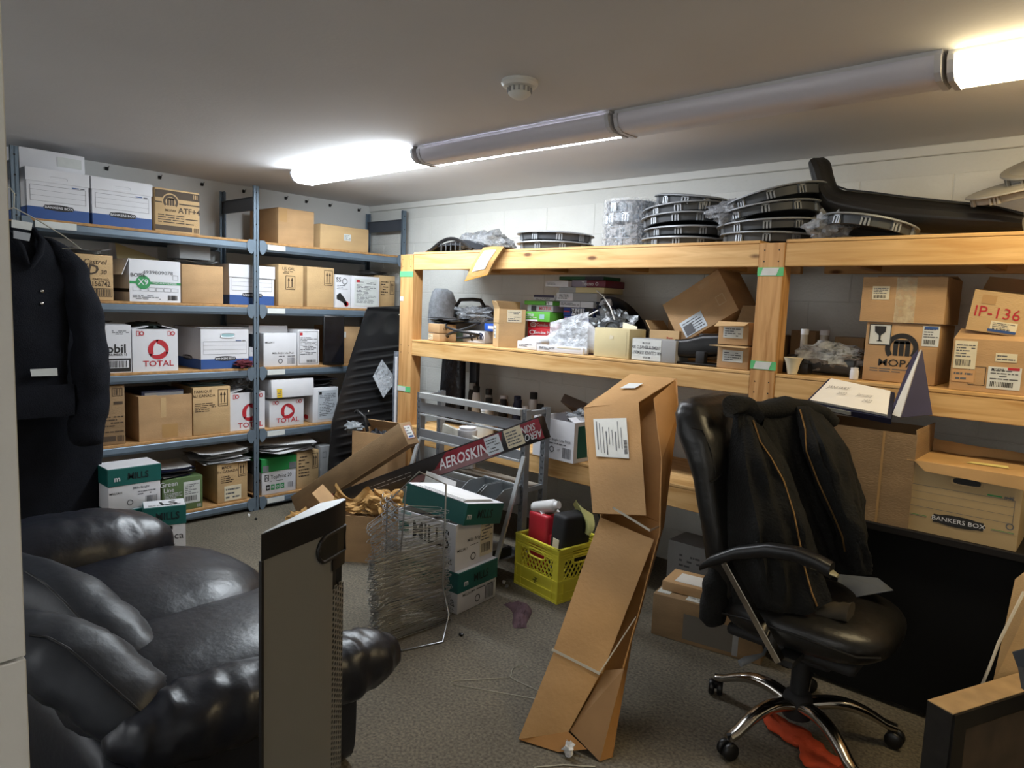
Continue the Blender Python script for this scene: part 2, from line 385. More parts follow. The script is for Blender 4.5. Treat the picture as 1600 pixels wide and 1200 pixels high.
def omega(k, face, u, v, r, m):
    """ring open at the foot round a capital M"""
    k.disc(face, u, v, r * .68, r, m, math.radians(-38), math.radians(218))
    for x in (-.5, 0, .5):
        k.blob(face, u, v, [(r * (x * .72 - .14), -r * .5), (r * (x * .72 + .14), -r * .5), (r * (x * .72 + .14), r * .45), (r * (x * .72 - .14), r * .45)], m)
    k.blob(face, u, v, [(-r * .5, r * .3), (r * .5, r * .3), (r * .38, r * .56), (-r * .38, r * .56)], m)
def swirl(k, face, u, v, r):
    """three red sickles closing to a round emblem"""
    for i in range(3):
        a = math.radians(90 + 120 * i); vs = []
        outer = [(math.cos(a + t * 2.3), math.sin(a + t * 2.3)) for t in [j / 10 for j in range(11)]]
        inner = [(math.cos(a + t * 2.3) * (1 - .5 * math.sin(PI * min(1, t * .62 + .1))), math.sin(a + t * 2.3) * (1 - .5 * math.sin(PI * min(1, t * .62 + .1)))) for t in [j / 10 for j in range(11)]]
        o, U, Vv, nn, W, H = k.fr(face); c = o + U * (u * W) + Vv * (v * H) + nn * .0015
        P = [c + (U * x + Vv * y) * r for pr in zip(outer, inner) for x, y in pr]
        k.pen(REDINK).add(P, [(2 * j, 2 * j + 1, 2 * j + 3, 2 * j + 2) for j in range(10)])
def oval_badge(k, face, u, v, w, h, size):
    k.disc(face, u, v, 0, w / 2, INK, sy=h / w, off=.0016)
    k.rect(face, u - w * .46 / k.fr(face)[4], v - h * .36 / k.fr(face)[5], u + w * .46 / k.fr(face)[4], v + h * .36 / k.fr(face)[5], INK, off=.0017)
    k.text(face, 'BANKERS BOX', u, v, size, WHITE, off=.0022, stretch=1.15, bold=.02)

def record_box(label, pos, w, d, h, rot, band=BLUE, body=None, hole=True, lid=True, badge=True, side=True, group=None, lidh=.07):
    """lidded record box with a lined front, a coloured foot and a hand hole"""
    bodym = body or WHITE
    k = K('record_box', label, 'box', pos, w, d, h - .004, rot, bodym, group, hollow=True, opened=())
    # front wall with a hand hole is already solid: lid, prints, slot
    if lid:
        l = MB(); o = .005; t = .003; z0 = h - lidh
        l.box(-o, w + o, -o, d + o, h - t, h); l.box(-o, w + o, -o, -o + t, z0, h - t); l.box(-o, w + o, d + o - t, d + o, z0, h - t)
        l.box(-o, -o + t, -o + t, d + o - t, z0, h - t); l.box(w + o - t, w + o, -o + t, d + o - t, z0, h - t)
        k.part('lid', l, bodym)
    if band:
        k.rect('front', 0, 0, 1, .24, band)
        if side: k.rect('left', 0, 0, 1, .24, band)
    if badge: oval_badge(k, 'front', .5, .25, .15, .034, .018); oval_badge(k, 'left', .5, .25, .15, .034, .018) if side else None
    k.frame('front', .05, .36, .95, .68, .0016, GREYINK)
    for v in (.47, .58): k.rect('front', .05, v, .95, v + .004, GREYINK)
    k.rect('front', .72, .69, .84, .71, BLUE if band is BLUE else GREEN); k.rect('front', .86, .69, .93, .71, GREYINK)
    return k
def slot(k, u, v, w, h, m=None, proud=.0):
    """hand hole: a rounded recess with its rim"""
    o, U, Vv, n, W, H = k.fr('front'); c = o + U * (u * W) + Vv * (v * H) + n * .0065
    P = []
    for i in range(16):
        a = 2 * PI * i / 16; P.append((math.copysign(abs(math.cos(a)) ** .5, math.cos(a)) * w / 2, math.copysign(abs(math.sin(a)) ** .5, math.sin(a)) * h / 2))
    rim = [c + U * x + Vv * y for x, y in P]; inn = [c + U * x * .86 + Vv * y * .72 - n * .004 for x, y in P]
    mb = MB(); mb.add(rim + inn, [(i, (i + 1) % 16, 16 + (i + 1) % 16, 16 + i) for i in range(16)]); mb.build('hole_rim', k.m, k.root)
    MB().add(inn, [tuple(range(16))]).build('hole_face', m or BLKM, k.root)  # face closing the hole, by default black for the shade inside

def sheets(name, label, cat, pos, w, d, n, m, dz=.006, jit=.03, rot=0.0, tilt=.0, group=None, ang=.25):
    """loose pile of papers, each sheet a little turned and curled"""
    r = thing(name, label, cat, pos, rot, group)
    for i in range(n):
        a = rnd.uniform(-ang, ang); ox, oy = rnd.uniform(-jit, jit), rnd.uniform(-jit, jit); cu = rnd.uniform(0, .02); sd = rnd.random() * 9
        ww, dd = w * rnd.uniform(.85, 1.05), d * rnd.uniform(.85, 1.05); z = i * dz
        def fn(u, v):
            x, y = (u - .5) * ww, (v - .5) * dd
            return (w / 2 + ox + x * math.cos(a) - y * math.sin(a), d / 2 + oy + x * math.sin(a) + y * math.cos(a), z + dz * .35 + cu * (abs(u - .5) * 2) ** 3 * (1 if sd > 4 else .3) + .003 * noise.noise(Vector((u * 3, v * 3, sd))) + tilt * u)
        top = MB().grid(fn, 6, 6); k = len(top.v); vs = top.v + [(x, y, zz - .0015) for x, y, zz in top.v]
        b = MB(); b.add(vs, top.f + [tuple(q + k for q in reversed(f)) for f in top.f])
        b.build('sheet', m if not isinstance(m, (list, tuple)) else m[i % len(m)], r, 60)
    return r
def crumple(mb, c, r, seed, nu=18, nv=10, amp=.35, fr=4.5, M=None):
    """scrunched up lump with sharp creases"""
    c = Vector(c)
    for_ = []
    def fn(u, v):
        th = 2 * PI * u; ph = -PI / 2 + PI * v
        d = Vector((math.cos(ph) * math.cos(th), math.cos(ph) * math.sin(th), math.sin(ph)))
        k = 1 + amp * (abs(noise.noise(d * fr * .5 + Vector((seed, 0, 0)))) * 2 - .5) + amp * .6 * (abs(noise.noise(d * fr + Vector((0, seed, 0)))) * 2 - .4)
        return c + Vector((d.x * r[0], d.y * r[1], d.z * r[2])) * k
    return mb.grid(fn, nu, nv, M, wrap=True)
# ================================================================== the room
XL, YB, ZC = -5.06, 3.74, 2.32
def struct(name, mb, m, parent=None, smooth=None):
    o = mb.build(name, m, parent, smooth)
    if parent is None: o['kind'] = 'structure'
    return o
FLOORM = mat('worn_grey_floor', '6f6758', .85, var=.22, scale=2.4, bump=.15, bscale=320)
def speckle(m):
    nt = m.node_tree; b = nt.nodes['Principled BSDF']; src = b.inputs['Base Color'].links[0].from_socket
    tc = nt.nodes.new('ShaderNodeTexCoord'); n = nt.nodes.new('ShaderNodeTexNoise'); n.inputs['Scale'].default_value = 90; n.inputs['Detail'].default_value = 3
    nt.links.new(tc.outputs['Object'], n.inputs['Vector'])
    r = nt.nodes.new('ShaderNodeValToRGB'); r.color_ramp.elements[0].position = .3; r.color_ramp.elements[1].position = .7
    r.color_ramp.elements[0].color = (.45, .45, .45, 1); r.color_ramp.elements[1].color = (1.25, 1.25, 1.25, 1)
    mx = nt.nodes.new('ShaderNodeMixRGB'); mx.blend_type = 'MULTIPLY'; mx.inputs[0].default_value = 1
    nt.links.new(n.outputs['Fac'], r.inputs['Fac']); nt.links.new(src, mx.inputs[1]); nt.links.new(r.outputs['Color'], mx.inputs[2]); nt.links.new(mx.outputs[0], b.inputs['Base Color'])
speckle(FLOORM)
CEILM = mat('flat_grey_white_paint', 'd8d8da', .9, var=.05, scale=1.5, bump=.06, bscale=60)
WALLM = mat('white_wall_paint', 'cfd0cf', .8, var=.04, scale=2, bump=.05, bscale=70)
BLOCKM = mat('painted_block', 'd8d9d5', .75, var=.05, scale=5, bump=.35, bscale=70)
JOINTM = mat('painted_mortar', 'cfd0cc', .8, bump=.3, bscale=60)
struct('floor', MB().box(XL - .1, 1.3, -2.1, YB + .1, -.05, 0), FLOORM)
struct('ceiling', MB().box(XL - .1, 1.3, -2.1, YB + .1, ZC, ZC + .05), CEILM)
wl = struct('wall_left', MB().box(XL - .1, XL, -2.1, YB + .1, 0, ZC), WALLM)
struct('wall_right', MB().box(1.2, 1.3, -2.1, YB + .1, 0, ZC), WALLM)
struct('wall_rear', MB().box(XL, 1.2, -2.1, -2.0, 0, ZC), WALLM)
wb = struct('wall_back', MB().box(XL, 1.2, YB, YB + .1, 0, ZC), JOINTM)
bw, bh, j = .397, .199, .005
full = MB().rbox(j / 2, bw - j / 2, -.0025, .02, j / 2, bh - j / 2, .0022, 1)
ref = full.build('block', BLOCKM, wb); first = True
row = 0; z = .0
while z + bh < 2.28:
    x = XL - (bw / 2 if row % 2 else 0)
    while x < 1.2:
        o = ref if first else ref.copy()
        if not first: COL.objects.link(o); o.parent = wb
        first = False; o.location = (x, YB, z); x += bw
    z += bh; row += 1
struct('trim_1', MB().rbox(XL, 1.2, YB - .022, YB, ZC - .048, ZC, .004, 1), mat('trim_paint', 'cfcfcb', .6))
wn = struct('wall_near', MB().box(-.94, -.81, -2.0, .172, 0, ZC), WALLM)
for z0, z1 in ((0, 1.128), (1.131, ZC)):
    MB().rbox(-.812, -.8, -2.0, .177, z0, z1, .0012, 1).build('panel', WALLM, wn)
for y, z in ((1.313, 2.29), (1.653, 2.287), (1.981, 2.285), (2.268, 2.283), (2.578, 2.281), (2.923, 2.279), (3.103, 2.277), (3.323, 2.276), (3.608, 2.275)):
    h = MB(); h.rbox(XL, XL + .012, y - .009, y + .009, z - .012, z + .01, .002, 1); h.tube([(XL + .01, y, z), (XL + .03, y, z - .004), (XL + .032, y + .004, z + .014)], .003, 5)
    h.build('hook', BLKM, wl, 40)

# ================================================================== ceiling lights
def light(x0, x1, y, label, kind, emit):
    t = thing('strip_light', label, 'light', (x0, y, ZC), 0, 'strip lights in a row on the ceiling'); L = x1 - x0
    hw = .095
    W = mat('lamp_white_metal', 'c9c9cb', .45, .1)
    b = MB(); b.box(0, L, -hw * .97, hw * .97, -.017, 0); b.build('housing', W, t)
    prof = [(-hw, -.014), (-hw, -.03), (-hw * .86, -.062), (-hw * .55, -.078), (hw * .55, -.078), (hw * .86, -.062), (hw, -.03), (hw, -.014)]
    def shell(p, nm, m):
        k = len(p); s = MB(); s.add([(x, a, c) for x in (.018, L - .018) for a, c in p], [(i, i + 1, k + i + 1, k + i) for i in range(k - 1)]); return s.build(nm, m, t, 40)
    if kind == 'lit': shell(prof, 'diffuser', mat('lit_diffuser_' + label.split()[0], 'ffffff', .4, emit=emit))
    elif kind == 'edge':
        far = (hw * .30, -.0785); shell(prof[:4] + [far], 'diffuser', mat('dull_lamp_lens', 'd2d0da', .3))
        shell([far] + prof[4:6], 'lit_edge', mat('lit_tube_edge', 'ffffff', .4, emit=emit)); shell(prof[5:], 'diffuser', mat('dull_lamp_lens', 'd2d0da', .3))
    else: shell(prof, 'diffuser', mat('dull_lamp_lens', 'd2d0da', .3))
    for xa, xb in ((0, .018), (L - .018, L)):
        k = len(prof); c = MB(); c.add([(x, a * 1.06, d * 1.05) for x in (xa, xb) for a, d in prof], [(i, i + 1, k + i + 1, k + i) for i in range(k - 1)] + [tuple(range(k)), tuple(range(2 * k - 1, k - 1, -1)), (0, k, 2 * k - 1, k - 1)])
        c.build('end_cap', mat('lamp_end_cap', 'bcbcc2', .4), t)
    if kind == 'lit':
        for k in (1, 2):
            d = MB(); d.tube([(.018 + (L - .036) * k / 3, a * 1.01, c * 1.01) for a, c in prof], .0015, 4)
    return t
LX = [-4.12, -2.905, -1.69, -.51, .70]
light(LX[0], LX[1] - .012, 2.51, 'bright white lit strip light by the metal shelving end of the row', 'lit', TUBE_COOL)
light(LX[1], LX[2] - .012, 2.53, 'grey strip light with only a thin glowing edge, beside the bright white one', 'edge', TUBE_EDGE)
light(LX[2], LX[3] - .012, 2.55, 'unlit dull grey strip light between the half lit and yellow ones', 'off', None)
light(LX[3], LX[4], 2.57, 'warm yellow lit strip light at the end of the row', 'lit', TUBE_WARM)

t = thing('smoke_detector', 'round white smoke detector on the bare grey ceiling', 'smoke detector', (-1.765, 1.955, ZC))
WD = mat('detector_white', 'dededa', .45)
MB().lathe([(0, 0), (.066, 0), (.068, -.012), (.06, -.022), (.045, -.024), (0, -.024)], 32).build('base', WD, t, 40)
d = MB().lathe([(.04, -.024), (.042, -.045), (.036, -.052), (.02, -.062), (0, -.064)], 32).build('sensor_dome', WD, t, 40)
v = MB()
for k in range(14):
    a = 2 * PI * k / 14; v.box(-.004, .004, -.003, .003, -.042, -.026, Matrix.Rotation(a, 4, 'Z') @ Matrix.Translation((.042, 0, 0)))
v.build('vents', GREYC, d)['kind'] = 'stuff'

# ================================================================== steel shelving on the left wall
FX, RX = -4.509, -5.0
LV = [1.88, 1.445, 1.015, .578, .09]
PY = [1.03, 2.39, 3.665]
sh = thing('steel_shelving', 'blue grey steel shelving of two bays against the left wall', 'shelving', (FX, PY[1], 0))
def post(x, y, sx, name='post'):
    p = MB(); h = 2.245; w = .042; t = .003
    # slotted angle: two flanges with rows of holes cut as gaps between rungs
    p.box(x, x - sx * t, y - w / 2, y + w / 2, 0, h) if sx > 0 else p.box(x - t, x, y - w / 2, y + w / 2, 0, h)
    p.box(min(x, x - sx * .04), max(x, x - sx * .04), y - t / 2, y + t / 2, 0, h)
    p.box(min(x, x - sx * .012), max(x, x - sx * .012), y - w / 2, y - w / 2 + t, 0, h); p.box(min(x, x - sx * .012), max(x, x - sx * .012), y + w / 2 - t, y + w / 2, 0, h)
    o = p.build(name, STEEL, sh, world=True)
    q = MB(); z = .1
    while z < h - .03:
        q.lathe([(0, .0008), (.005, .0008)], 8, Matrix.Translation((x + (.0004 if sx > 0 else 0), y, z)) @ Matrix.Rotation(PI / 2, 4, 'Y')); z += .105
    if sx > 0: q.build('bolt_holes', BLKM, o, world=False) if 0 else q_build(q, o)
def q_build(q, o):
    q.v = [(p[0] - sh.location.x, p[1] - sh.location.y, p[2]) for p in q.v]; ob = q.build('bolt_holes', BLKM, o)
for y in PY: post(FX, y, 1); post(RX, y, -1)
for y in PY:
    for z in (2.13, 1.2, .3):
        b = MB(); b.box(RX, FX - .004, y - .003, y + .003, z - .045, z + .045); b.box(RX, FX - .004, y - .014, y, z + .042, z + .045); b.box(RX, FX - .004, y - .014, y, z - .045, z - .042)
        b.build('side_brace', STEELD, sh, world=True)
for z in LV:
    for i in (0, 1):
        y0, y1 = PY[i] + .022, PY[i + 1] - .022
        bd = MB().rbox(RX + .01, FX + .001, y0, y1, z - .016, z, .002, 1); bd.build('shelf_board', CHIP, sh, world=True)
        bm_ = MB()
        for x, s in ((FX, 1), (RX, -1)):
            prof = [(0, -.0165), (.004, -.021), (.004, -.05), (-.004, -.066), (-.02, -.066), (-.02, -.063), (-.006, -.063), (0, -.049), (0, -.024), (-.03, -.024), (-.03, -.0165)]
            k = len(prof); bm_.add([(x + s * a, yy, z + c) for yy in (y0, y1) for a, c in prof], [(q, (q + 1) % k, k + (q + 1) % k, k + q) for q in range(k)] + [tuple(range(k)), tuple(range(2 * k - 1, k - 1, -1))])
        bm_.build('beam', STEEL, sh, world=True)
        for yy, s in ((y0 - .002, 1), (y1 + .002, -1)):
            g = MB()
            pts = [(FX + .005, yy, z + .006), (FX + .005, yy + s * .035, z + .006), (FX + .005, yy + s * .05, z - .014), (FX + .005, yy + s * .05, z - .045), (FX + .005, yy + s * .042, z - .07), (FX + .005, yy + s * .03, z - .086), (FX + .005, yy + s * .016, z - .09), (FX + .005, yy + s * .006, z - .078), (FX + .005, yy, z - .06)]
            g.plate(pts, .003, dirv=(1, 0, 0)); g.build('bracket', STEEL, sh, world=True)
        if i == 1:
            MB().rbox(FX + .0085, FX + .0105, y0 + .055, y0 + .19, z - .054, z - .018, .001, 1).build('label_strip', LBL, sh, world=True)
MB().rbox(FX + .0085, FX + .0105, PY[0] + .08, PY[0] + .28, LV[0] - .05, LV[0] - .012, .001, 1).build('label_strip', LBL, sh, world=True)

R9 = PI / 2
def sb(lv, y0, y1, h, label, m=CARD, d=.38, dx=0.0, cls=None, name='cardboard_box', **kw):
    """carton standing on a steel shelf, front face towards the room"""
    return K(name, label, 'box', (FX - .022 + dx, y0, LV[lv] + .001), y1 - y0, d, h, R9, m, **kw)
# ---- top shelf
def rb(lv, y0, y1, h, label, dx=0.0, d=.4, **kw):
    k = record_box(label, (FX - .024 + dx, y0, LV[lv] + .001), y1 - y0, d, h, R9, **kw); return k
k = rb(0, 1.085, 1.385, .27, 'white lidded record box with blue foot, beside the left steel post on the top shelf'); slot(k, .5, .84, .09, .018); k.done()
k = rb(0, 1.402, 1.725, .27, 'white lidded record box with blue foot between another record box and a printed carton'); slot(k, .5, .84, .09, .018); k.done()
k = K('flat_carton', 'plain white flat carton lying on top of the first record box under the ceiling', 'box', (FX - .16, 1.06, LV[0] + .273), .35, .3, .12, R9, WHITE); k.label('front', .6, .35, .95, .8, LBL, lines=0); k.done()
k = sb(0, 1.745, 2.016, .262, 'brown carton printed with dark bands and ATF+4 on the top shelf', CARD2)
k.rect('front', 0, .78, 1, .96, BROWNINK); k.rect('front', 0, .66, .18, .69, BROWNINK); k.rect('front', .52, .66, 1, .69, BROWNINK); k.rect('front', 0, .04, .82, .15, BROWNINK)
k.disc('front', .34, .7, 0, .052, CARD2, off=.0014); omega(k, 'front', .34, .7, .045, BROWNINK); k.text('front', 'MOPAR', .34, .5, .02, BROWNINK)
k.text('front', 'ATF+4', .76, .52, .048, BROWNINK, bold=.03); k.lines('front', .06, .2, .95, .42, 4, BROWNINK); k.bars('front', .86, .83, .97, .93, 3, CARD2); k.bars('front', .86, .03, .98, .15, 5, BROWNINK); k.done()
k = sb(0, 2.562, 2.848, .245, 'plain worn cardboard box on the top shelf right of the middle post', CARD, flaps=True, d=.4)
k.rect('front', .02, .62, .24, 1, mat('tape_brown', 'b08a58', .4)); k.done()
k = sb(0, 2.9, 3.331, .172, 'low wide cardboard box with a small white label on the top shelf end', CARD2, flaps=True, d=.36); k.label('front', .47, .42, .62, .7, lines=4); k.done()
# ---- second shelf
k = sb(1, 1.27, 1.503, .262, 'brown oil carton printed HD 30 and 0156742 on the second shelf', CARD2)
k.text('front', 'Castrol', .6, .84, .04, BROWNINK, slant=.2); k.text('front', 'HD', .42, .66, .08, BROWNINK, bold=.04, slant=.2); k.text('front', '30', .78, .62, .035, BROWNINK, slant=.2); k.text('front', 'PARTS NO.', .72, .46, .018, BROWNINK)
k.text('front', '0156742', .68, .36, .042, BROWNINK, bold=.01, stretch=.8); k.frame('front', .28, .08, .97, .27, .003, BROWNINK); k.bars('front', .32, .1, .94, .25, 16, BROWNINK); k.done()
sheets('loose_papers', 'white papers piled on the brown oil carton of the second shelf', 'papers', (FX - .05, 1.3, LV[1] + .266), .19, .28, 4, PAPER, rot=R9, jit=.015)
k = sb(1, 1.591, 1.891, .255, 'open white paper carton with a green stripe and X9 badge', WHITE, opened=(('b', 5, .1), ('l', 160, .1)), d=.34)
k.rect('front', 0, .42, 1, .48, GREEN); k.disc('front', .26, .46, 0, .042, GREEN, off=.0015); k.text('front', 'X9', .26, .46, .05, WHITE, off=.002); k.text('front', 'BOISE', .16, .62, .03, INK, bold=.03, stretch=1.1)
k.text('front', '4939809078', .55, .7, .03, GREYINK, stretch=1.2, bold=0); k.text('front', 'MULTI-PURPOSE PAPER', .68, .45, .014, WHITE, off=.002); k.frame('front', .84, .55, .95, .66, .002, GREYINK)
for c in range(6): k.frame('front', .06 + c * .15, .25, .06 + c * .15 + .14, .34, .0015, GREYINK)
k.lines('front', .06, .05, .6, .17, 3, GREYINK); k.bars('front', .74, .05, .94, .17, 14, INK); k.rect('left', 0, .22, 1, .3, INK); k.done()
t = thing('manila_folder', 'bent manila folder standing in the green striped paper carton', 'folder', (FX - .2, 1.74, LV[1] + .12), R9)
MB().grid(lambda u, v: ((u - .5) * .26, .04 * math.sin(PI * v) + .1 * v * v, v * .24 * (1 - .35 * u * v)), 8, 8).build('cover', mat('manila', 'b3a77f', .7), t, 60); MB().grid(lambda u, v: ((u - .5) * .26, .015 + .04 * math.sin(PI * v) + .1 * v * v, v * .235 * (1 - .4 * u * v)), 8, 8).build('inner_sheet', PAPER, t, 60)
k = sb(1, 1.9, 2.169, .245, 'plain square cardboard box with papers on it, second shelf', CARD, d=.36); k.done()
sheets('loose_papers', 'curled white papers spread over the plain square cardboard box', 'papers', (FX - .04, 1.905, LV[1] + .249), .26, .3, 6, [PAPER, GREYC], rot=R9, jit=.02, dz=.004)
k = K('flat_carton', 'small white carton on the papers over the plain square box', 'box', (FX - .12, 1.93, LV[1] + .285), .2, .2, .09, R9, GREYC); k.done()
k = rb(1, 2.226, 2.55, .27, 'white lidded record box with blue foot behind the middle post, second shelf', lidh=.085, dx=-.03, d=.36); k.done()
def arrowbox(lv, y0, y1, h, label, a=(.5, .4, .9, .85), m=CARD2, **kw):
    k = sb(lv, y0, y1, h, label, m, **kw); k.arrows('front', *a, BROWNINK); return k
k = arrowbox(1, 2.566, 2.763, .292, 'narrow brown carton with twin arrows right after the record box', (.28, .4, .66, .74)); k.text('front', 'US GAL', .4, .9, .03, BROWNINK, bold=0); k.lines('front', .05, .78, .6, .86, 2, BROWNINK); k.done()
k = arrowbox(1, 2.794, 3.022, .292, 'brown carton with twin arrows at its upper right corner, second shelf', (.62, .55, .94, .94)); k.done()
k = sb(1, 3.034, 3.172, .25, 'white bottle carton with a red and black picture, second shelf', WHITE); k.text('front', 'SS', .2, .84, .05, INK, bold=.03); k.disc('front', .6, .8, .018, .024, GREYINK)
k.lines('front', .1, .55, .8, .7, 3, GREYINK); k.blob('front', .45, .3, [(-.05, .02), (-.02, .04), (.02, 0), (.05, -.05), (.03, -.06), (0, -.03), (-.05, -.01)], INK); k.disc('front', .72, .12, 0, .02, REDINK); k.done()
k = sb(1, 3.18, 3.445, .25, 'white bottle carton with a large text label beside the pictured one', WHITE); k.label('front', .1, .08, .92, .92, LBL, lines=16); k.rect('front', .16, .8, .28, .88, REDINK, off=.003); k.done()
k = arrowbox(1, 3.48, 3.64, .27, 'brown carton with papers on top at the far end of the second shelf', (.66, .45, .95, .85), dx=-.05, d=.3); k.lines('front', .1, .4, .55, .85, 6, BROWNINK); k.done()
sheets('loose_papers', 'grey papers on the last brown carton of the second shelf', 'papers', (FX - .1, 3.44, LV[1] + .275), .19, .22, 5, [GREYC, PAPER], rot=R9, jit=.015)
# ---- third shelf
k = sb(2, 1.36, 1.594, .285, 'white oil carton with black lettering half behind the hanging jacket', WHITE, opened=(('b', -80, .1), ('l', -70, .08), ('f', -84, .1)))
k.text('front', 'Mobil', .52, .5, .075, INK, bold=.03); k.lines('front', .55, .8, .95, .9, 3, GREYINK); k.text('front', 'PARTS NUMBER 15', .55, .38, .02, INK); k.rect('front', .08, .02, .98, .3, INK); k.rect('front', .12, .1, .94, .26, WHITE, off=.0015); k.bars('front', .15, .11, .9, .25, 22, INK, off=.0018); k.done()
def red_carton(pos, w, d, h, rot, label, u=.56, v=.52, r=.062, **kw):
    k = K('oil_carton', label, 'box', pos, w, d, h, rot, WHITE, **kw); swirl(k, 'front', u, v, r); k.text('front', 'TOTAL', u, v - .34, .05, REDINK, bold=.02, stretch=1.15)
    for uu in (.16, .84): k.frame('front', uu - .07, .84, uu - .005, .96, .003, REDINK); k.disc('front', uu + .045, .9, .008, .014, REDINK)
    return k
k = red_carton((FX - .022, 1.6, LV[2] + .001), .27, .36, .262, R9, 'white carton with round red emblem between white oil carton and record box', opened=(('b', -75, .12), ('l', -80, .1), ('r', -75, .1))); k.done()
t = thing('bin_bag', 'dark plastic sheet bunched in the red emblem carton, third shelf', 'plastic bag', (FX - .2, 1.735, LV[2] + .27)); m = MB(); crumple(m, (0, 0, .0), (.14, .1, .035), 3); m.build('sheeting', mat('dark_green_film', '26302d', .3), t, 50)
k = rb(2, 2.017, 2.345, .272, 'white record box with open pale blue hand hole and a red rag', d=.4, lidh=.001); slot(k, .55, .83, .1, .03, mat('pale_blue_paper', '8fb0b4', .7)); k.done()
t = thing('red_rag', 'crumpled dark red rag lying beside the open record box', 'rag', (FX - .01, 2.3, LV[2])); m = MB(); crumple(m, (.012, 0, .034), (.026, .06, .024), 5, 22, 14, .5, 6); m.build('cloth', mat('dark_red_cloth', '5c1d29', .9, var=.4, scale=20), t, 60)
k = rb(2, 2.412, 2.7, .285, 'white lidded record box behind the long white paper carton, third shelf', dx=-.12, d=.3); k.done()
k = sb(2, 2.455, 2.712, .237, 'white paper carton with small grey print right of the middle post', WHITE, d=.09); k.text('front', 'MILLS411', .18, .72, .018, INK); k.text('front', 'Mills Bright Lite Pack', .58, .4, .02, GREYINK); k.lines('front', .45, .28, .95, .34, 1, GREYINK); k.disc('front', .5, .16, .012, .018, GREYINK); k.bars('front', .72, .06, .96, .26, 12, GREYINK); k.done()
k = sb(2, 2.72, 2.9, .262, 'white bottle carton with framed text label on the third shelf', WHITE, d=.3); k.frame('front', .06, .05, .94, .95, .003, GREYINK); k.rect('front', .1, .84, .22, .92, REDINK); k.lines('front', .12, .3, .88, .8, 12, GREYINK); k.bars('front', .4, .08, .85, .16, 14, INK); k.done()
t = thing('black_screen', 'flat black screen panel standing on edge, third shelf', 'screen', (FX + .0, 2.92, LV[2] + .001), math.radians(72))
MB().rbox(0, .16, 0, .03, 0, .37, .006).build('casing', BLK, t, 40); MB().box(.01, .15, -.002, 0, .02, .36).build('glass', mat('screen_glass', '15151a', .12, var=.5, scale=30), t)
k = sb(2, 3.1, 3.3, .285, 'brown carton with a small white label behind the black panel, third shelf', CARD, dx=-.05, d=.34); k.label('front', .1, .7, .34, .86, lines=0); k.done()
# ---- fourth shelf
k = sb(3, 1.3, 1.552, .36, 'tall orange brown printed carton half hidden by the jacket sleeve', CARD3, d=.36); k.frame('front', .72, .82, .95, .96, .003, BROWNINK); k.bars('front', .76, .84, .92, .94, 4, BROWNINK); k.rect('front', .75, .68, .95, .73, BROWNINK); k.lines('front', .5, .2, .96, .5, 6, BROWNINK); k.rect('front', .5, .06, .78, .15, BROWNINK); k.bars('front', .82, .05, .97, .15, 5, BROWNINK); k.done()
k = sb(3, 1.63, 1.954, .282, 'large open cardboard box with a dark blue binder inside, fourth shelf', CARD, d=.36, opened=(('l', -88, .12),)); k.rect('front', .42, .04, .72, .34, mat('tape_brown', 'b08a58', .4)); k.rect('front', .4, .5, .5, .95, CARD2); k.done()
t = thing('ring_binder', 'dark blue binder lying in the large open box, fourth shelf', 'binder', (FX - .06, 1.66, LV[3] + .24), R9); MB().rbox(0, .26, 0, .28, 0, .07, .006).build('cover', NAVY, t, 40); MB().box(.02, .255, -.001, .27, .012, .058).build('pages', GREYC, t)
k = arrowbox(3, 1.962, 2.213, .318, 'brown carton lettered FABRIQUE AU CANADA with twin arrows', (.66, .58, .93, .94), d=.34); k.text('front', 'FABRIQUE', .26, .91, .026, BROWNINK, bold=.01); k.text('front', 'AU CANADA', .28, .82, .026, BROWNINK, bold=.01); k.lines('front', .05, .48, .6, .68, 5, BROWNINK); k.done()
sheets('loose_papers', 'pale blue papers on the FABRIQUE AU CANADA carton', 'papers', (FX - .04, 1.97, LV[3] + .322), .23, .26, 4, [mat('pale_blue_paper', '8fb0b4', .7), PAPER], rot=R9, jit=.015, dz=.008)
k = red_carton((FX - .046, 2.22, LV[3] + .001), .258, .3, .262, R9, 'white carton with round red emblem partly behind the middle steel post', .58, .46, .062, opened=(('b', -60, .1), ('l', -75, .1), ('r', -80, .1))); k.done()
t = thing('plastic_bag', 'clear plastic bag bulging out of the emblem carton by the post', 'plastic bag', (FX - .17, 2.33, LV[3] + .29)); m = MB(); crumple(m, (0, 0, .02), (.09, .09, .045), 8, 22, 14); m.build('film', BAGD, t, 60)
k = red_carton((FX - .022, 2.5, LV[3] + .001), .275, .34, .195, R9, 'white carton with round red emblem under a tilted white box', .52, .56, .055); k.done()
k = K('flat_carton', 'tilted white box with a yellow sticker on the red emblem carton', 'box', (FX + .01, 2.5, LV[3] + .215), .34, .3, .13, Euler((0, math.radians(0), R9), 'XYZ'), WHITE); k.root.rotation_euler = Euler((math.radians(-4), math.radians(0), R9)); k.label('front', .12, .02, .24, .5, mat('yellow_sticker', 'd8b41e', .6), 'yellow_sticker', 3); k.done()
k = sb(3, 2.85, 3.07, .262, 'white bottle carton with dark papers heaped on it, fourth shelf', WHITE, d=.3); k.label('front', .2, .08, .95, .92, mat('label_grey', 'b9bec4', .6), lines=14); k.rect('front', .24, .8, .34, .88, INK, off=.003); k.disc('left', .7, .14, 0, .03, REDINK, sy=.6); k.done()
sheets('loose_papers', 'dark glossy folders heaped on the fourth shelf bottle carton', 'folders', (FX - .04, 2.86, LV[3] + .266), .2, .26, 6, [BLKC, GREYC, BLKC], rot=R9, dz=.011, jit=.02)
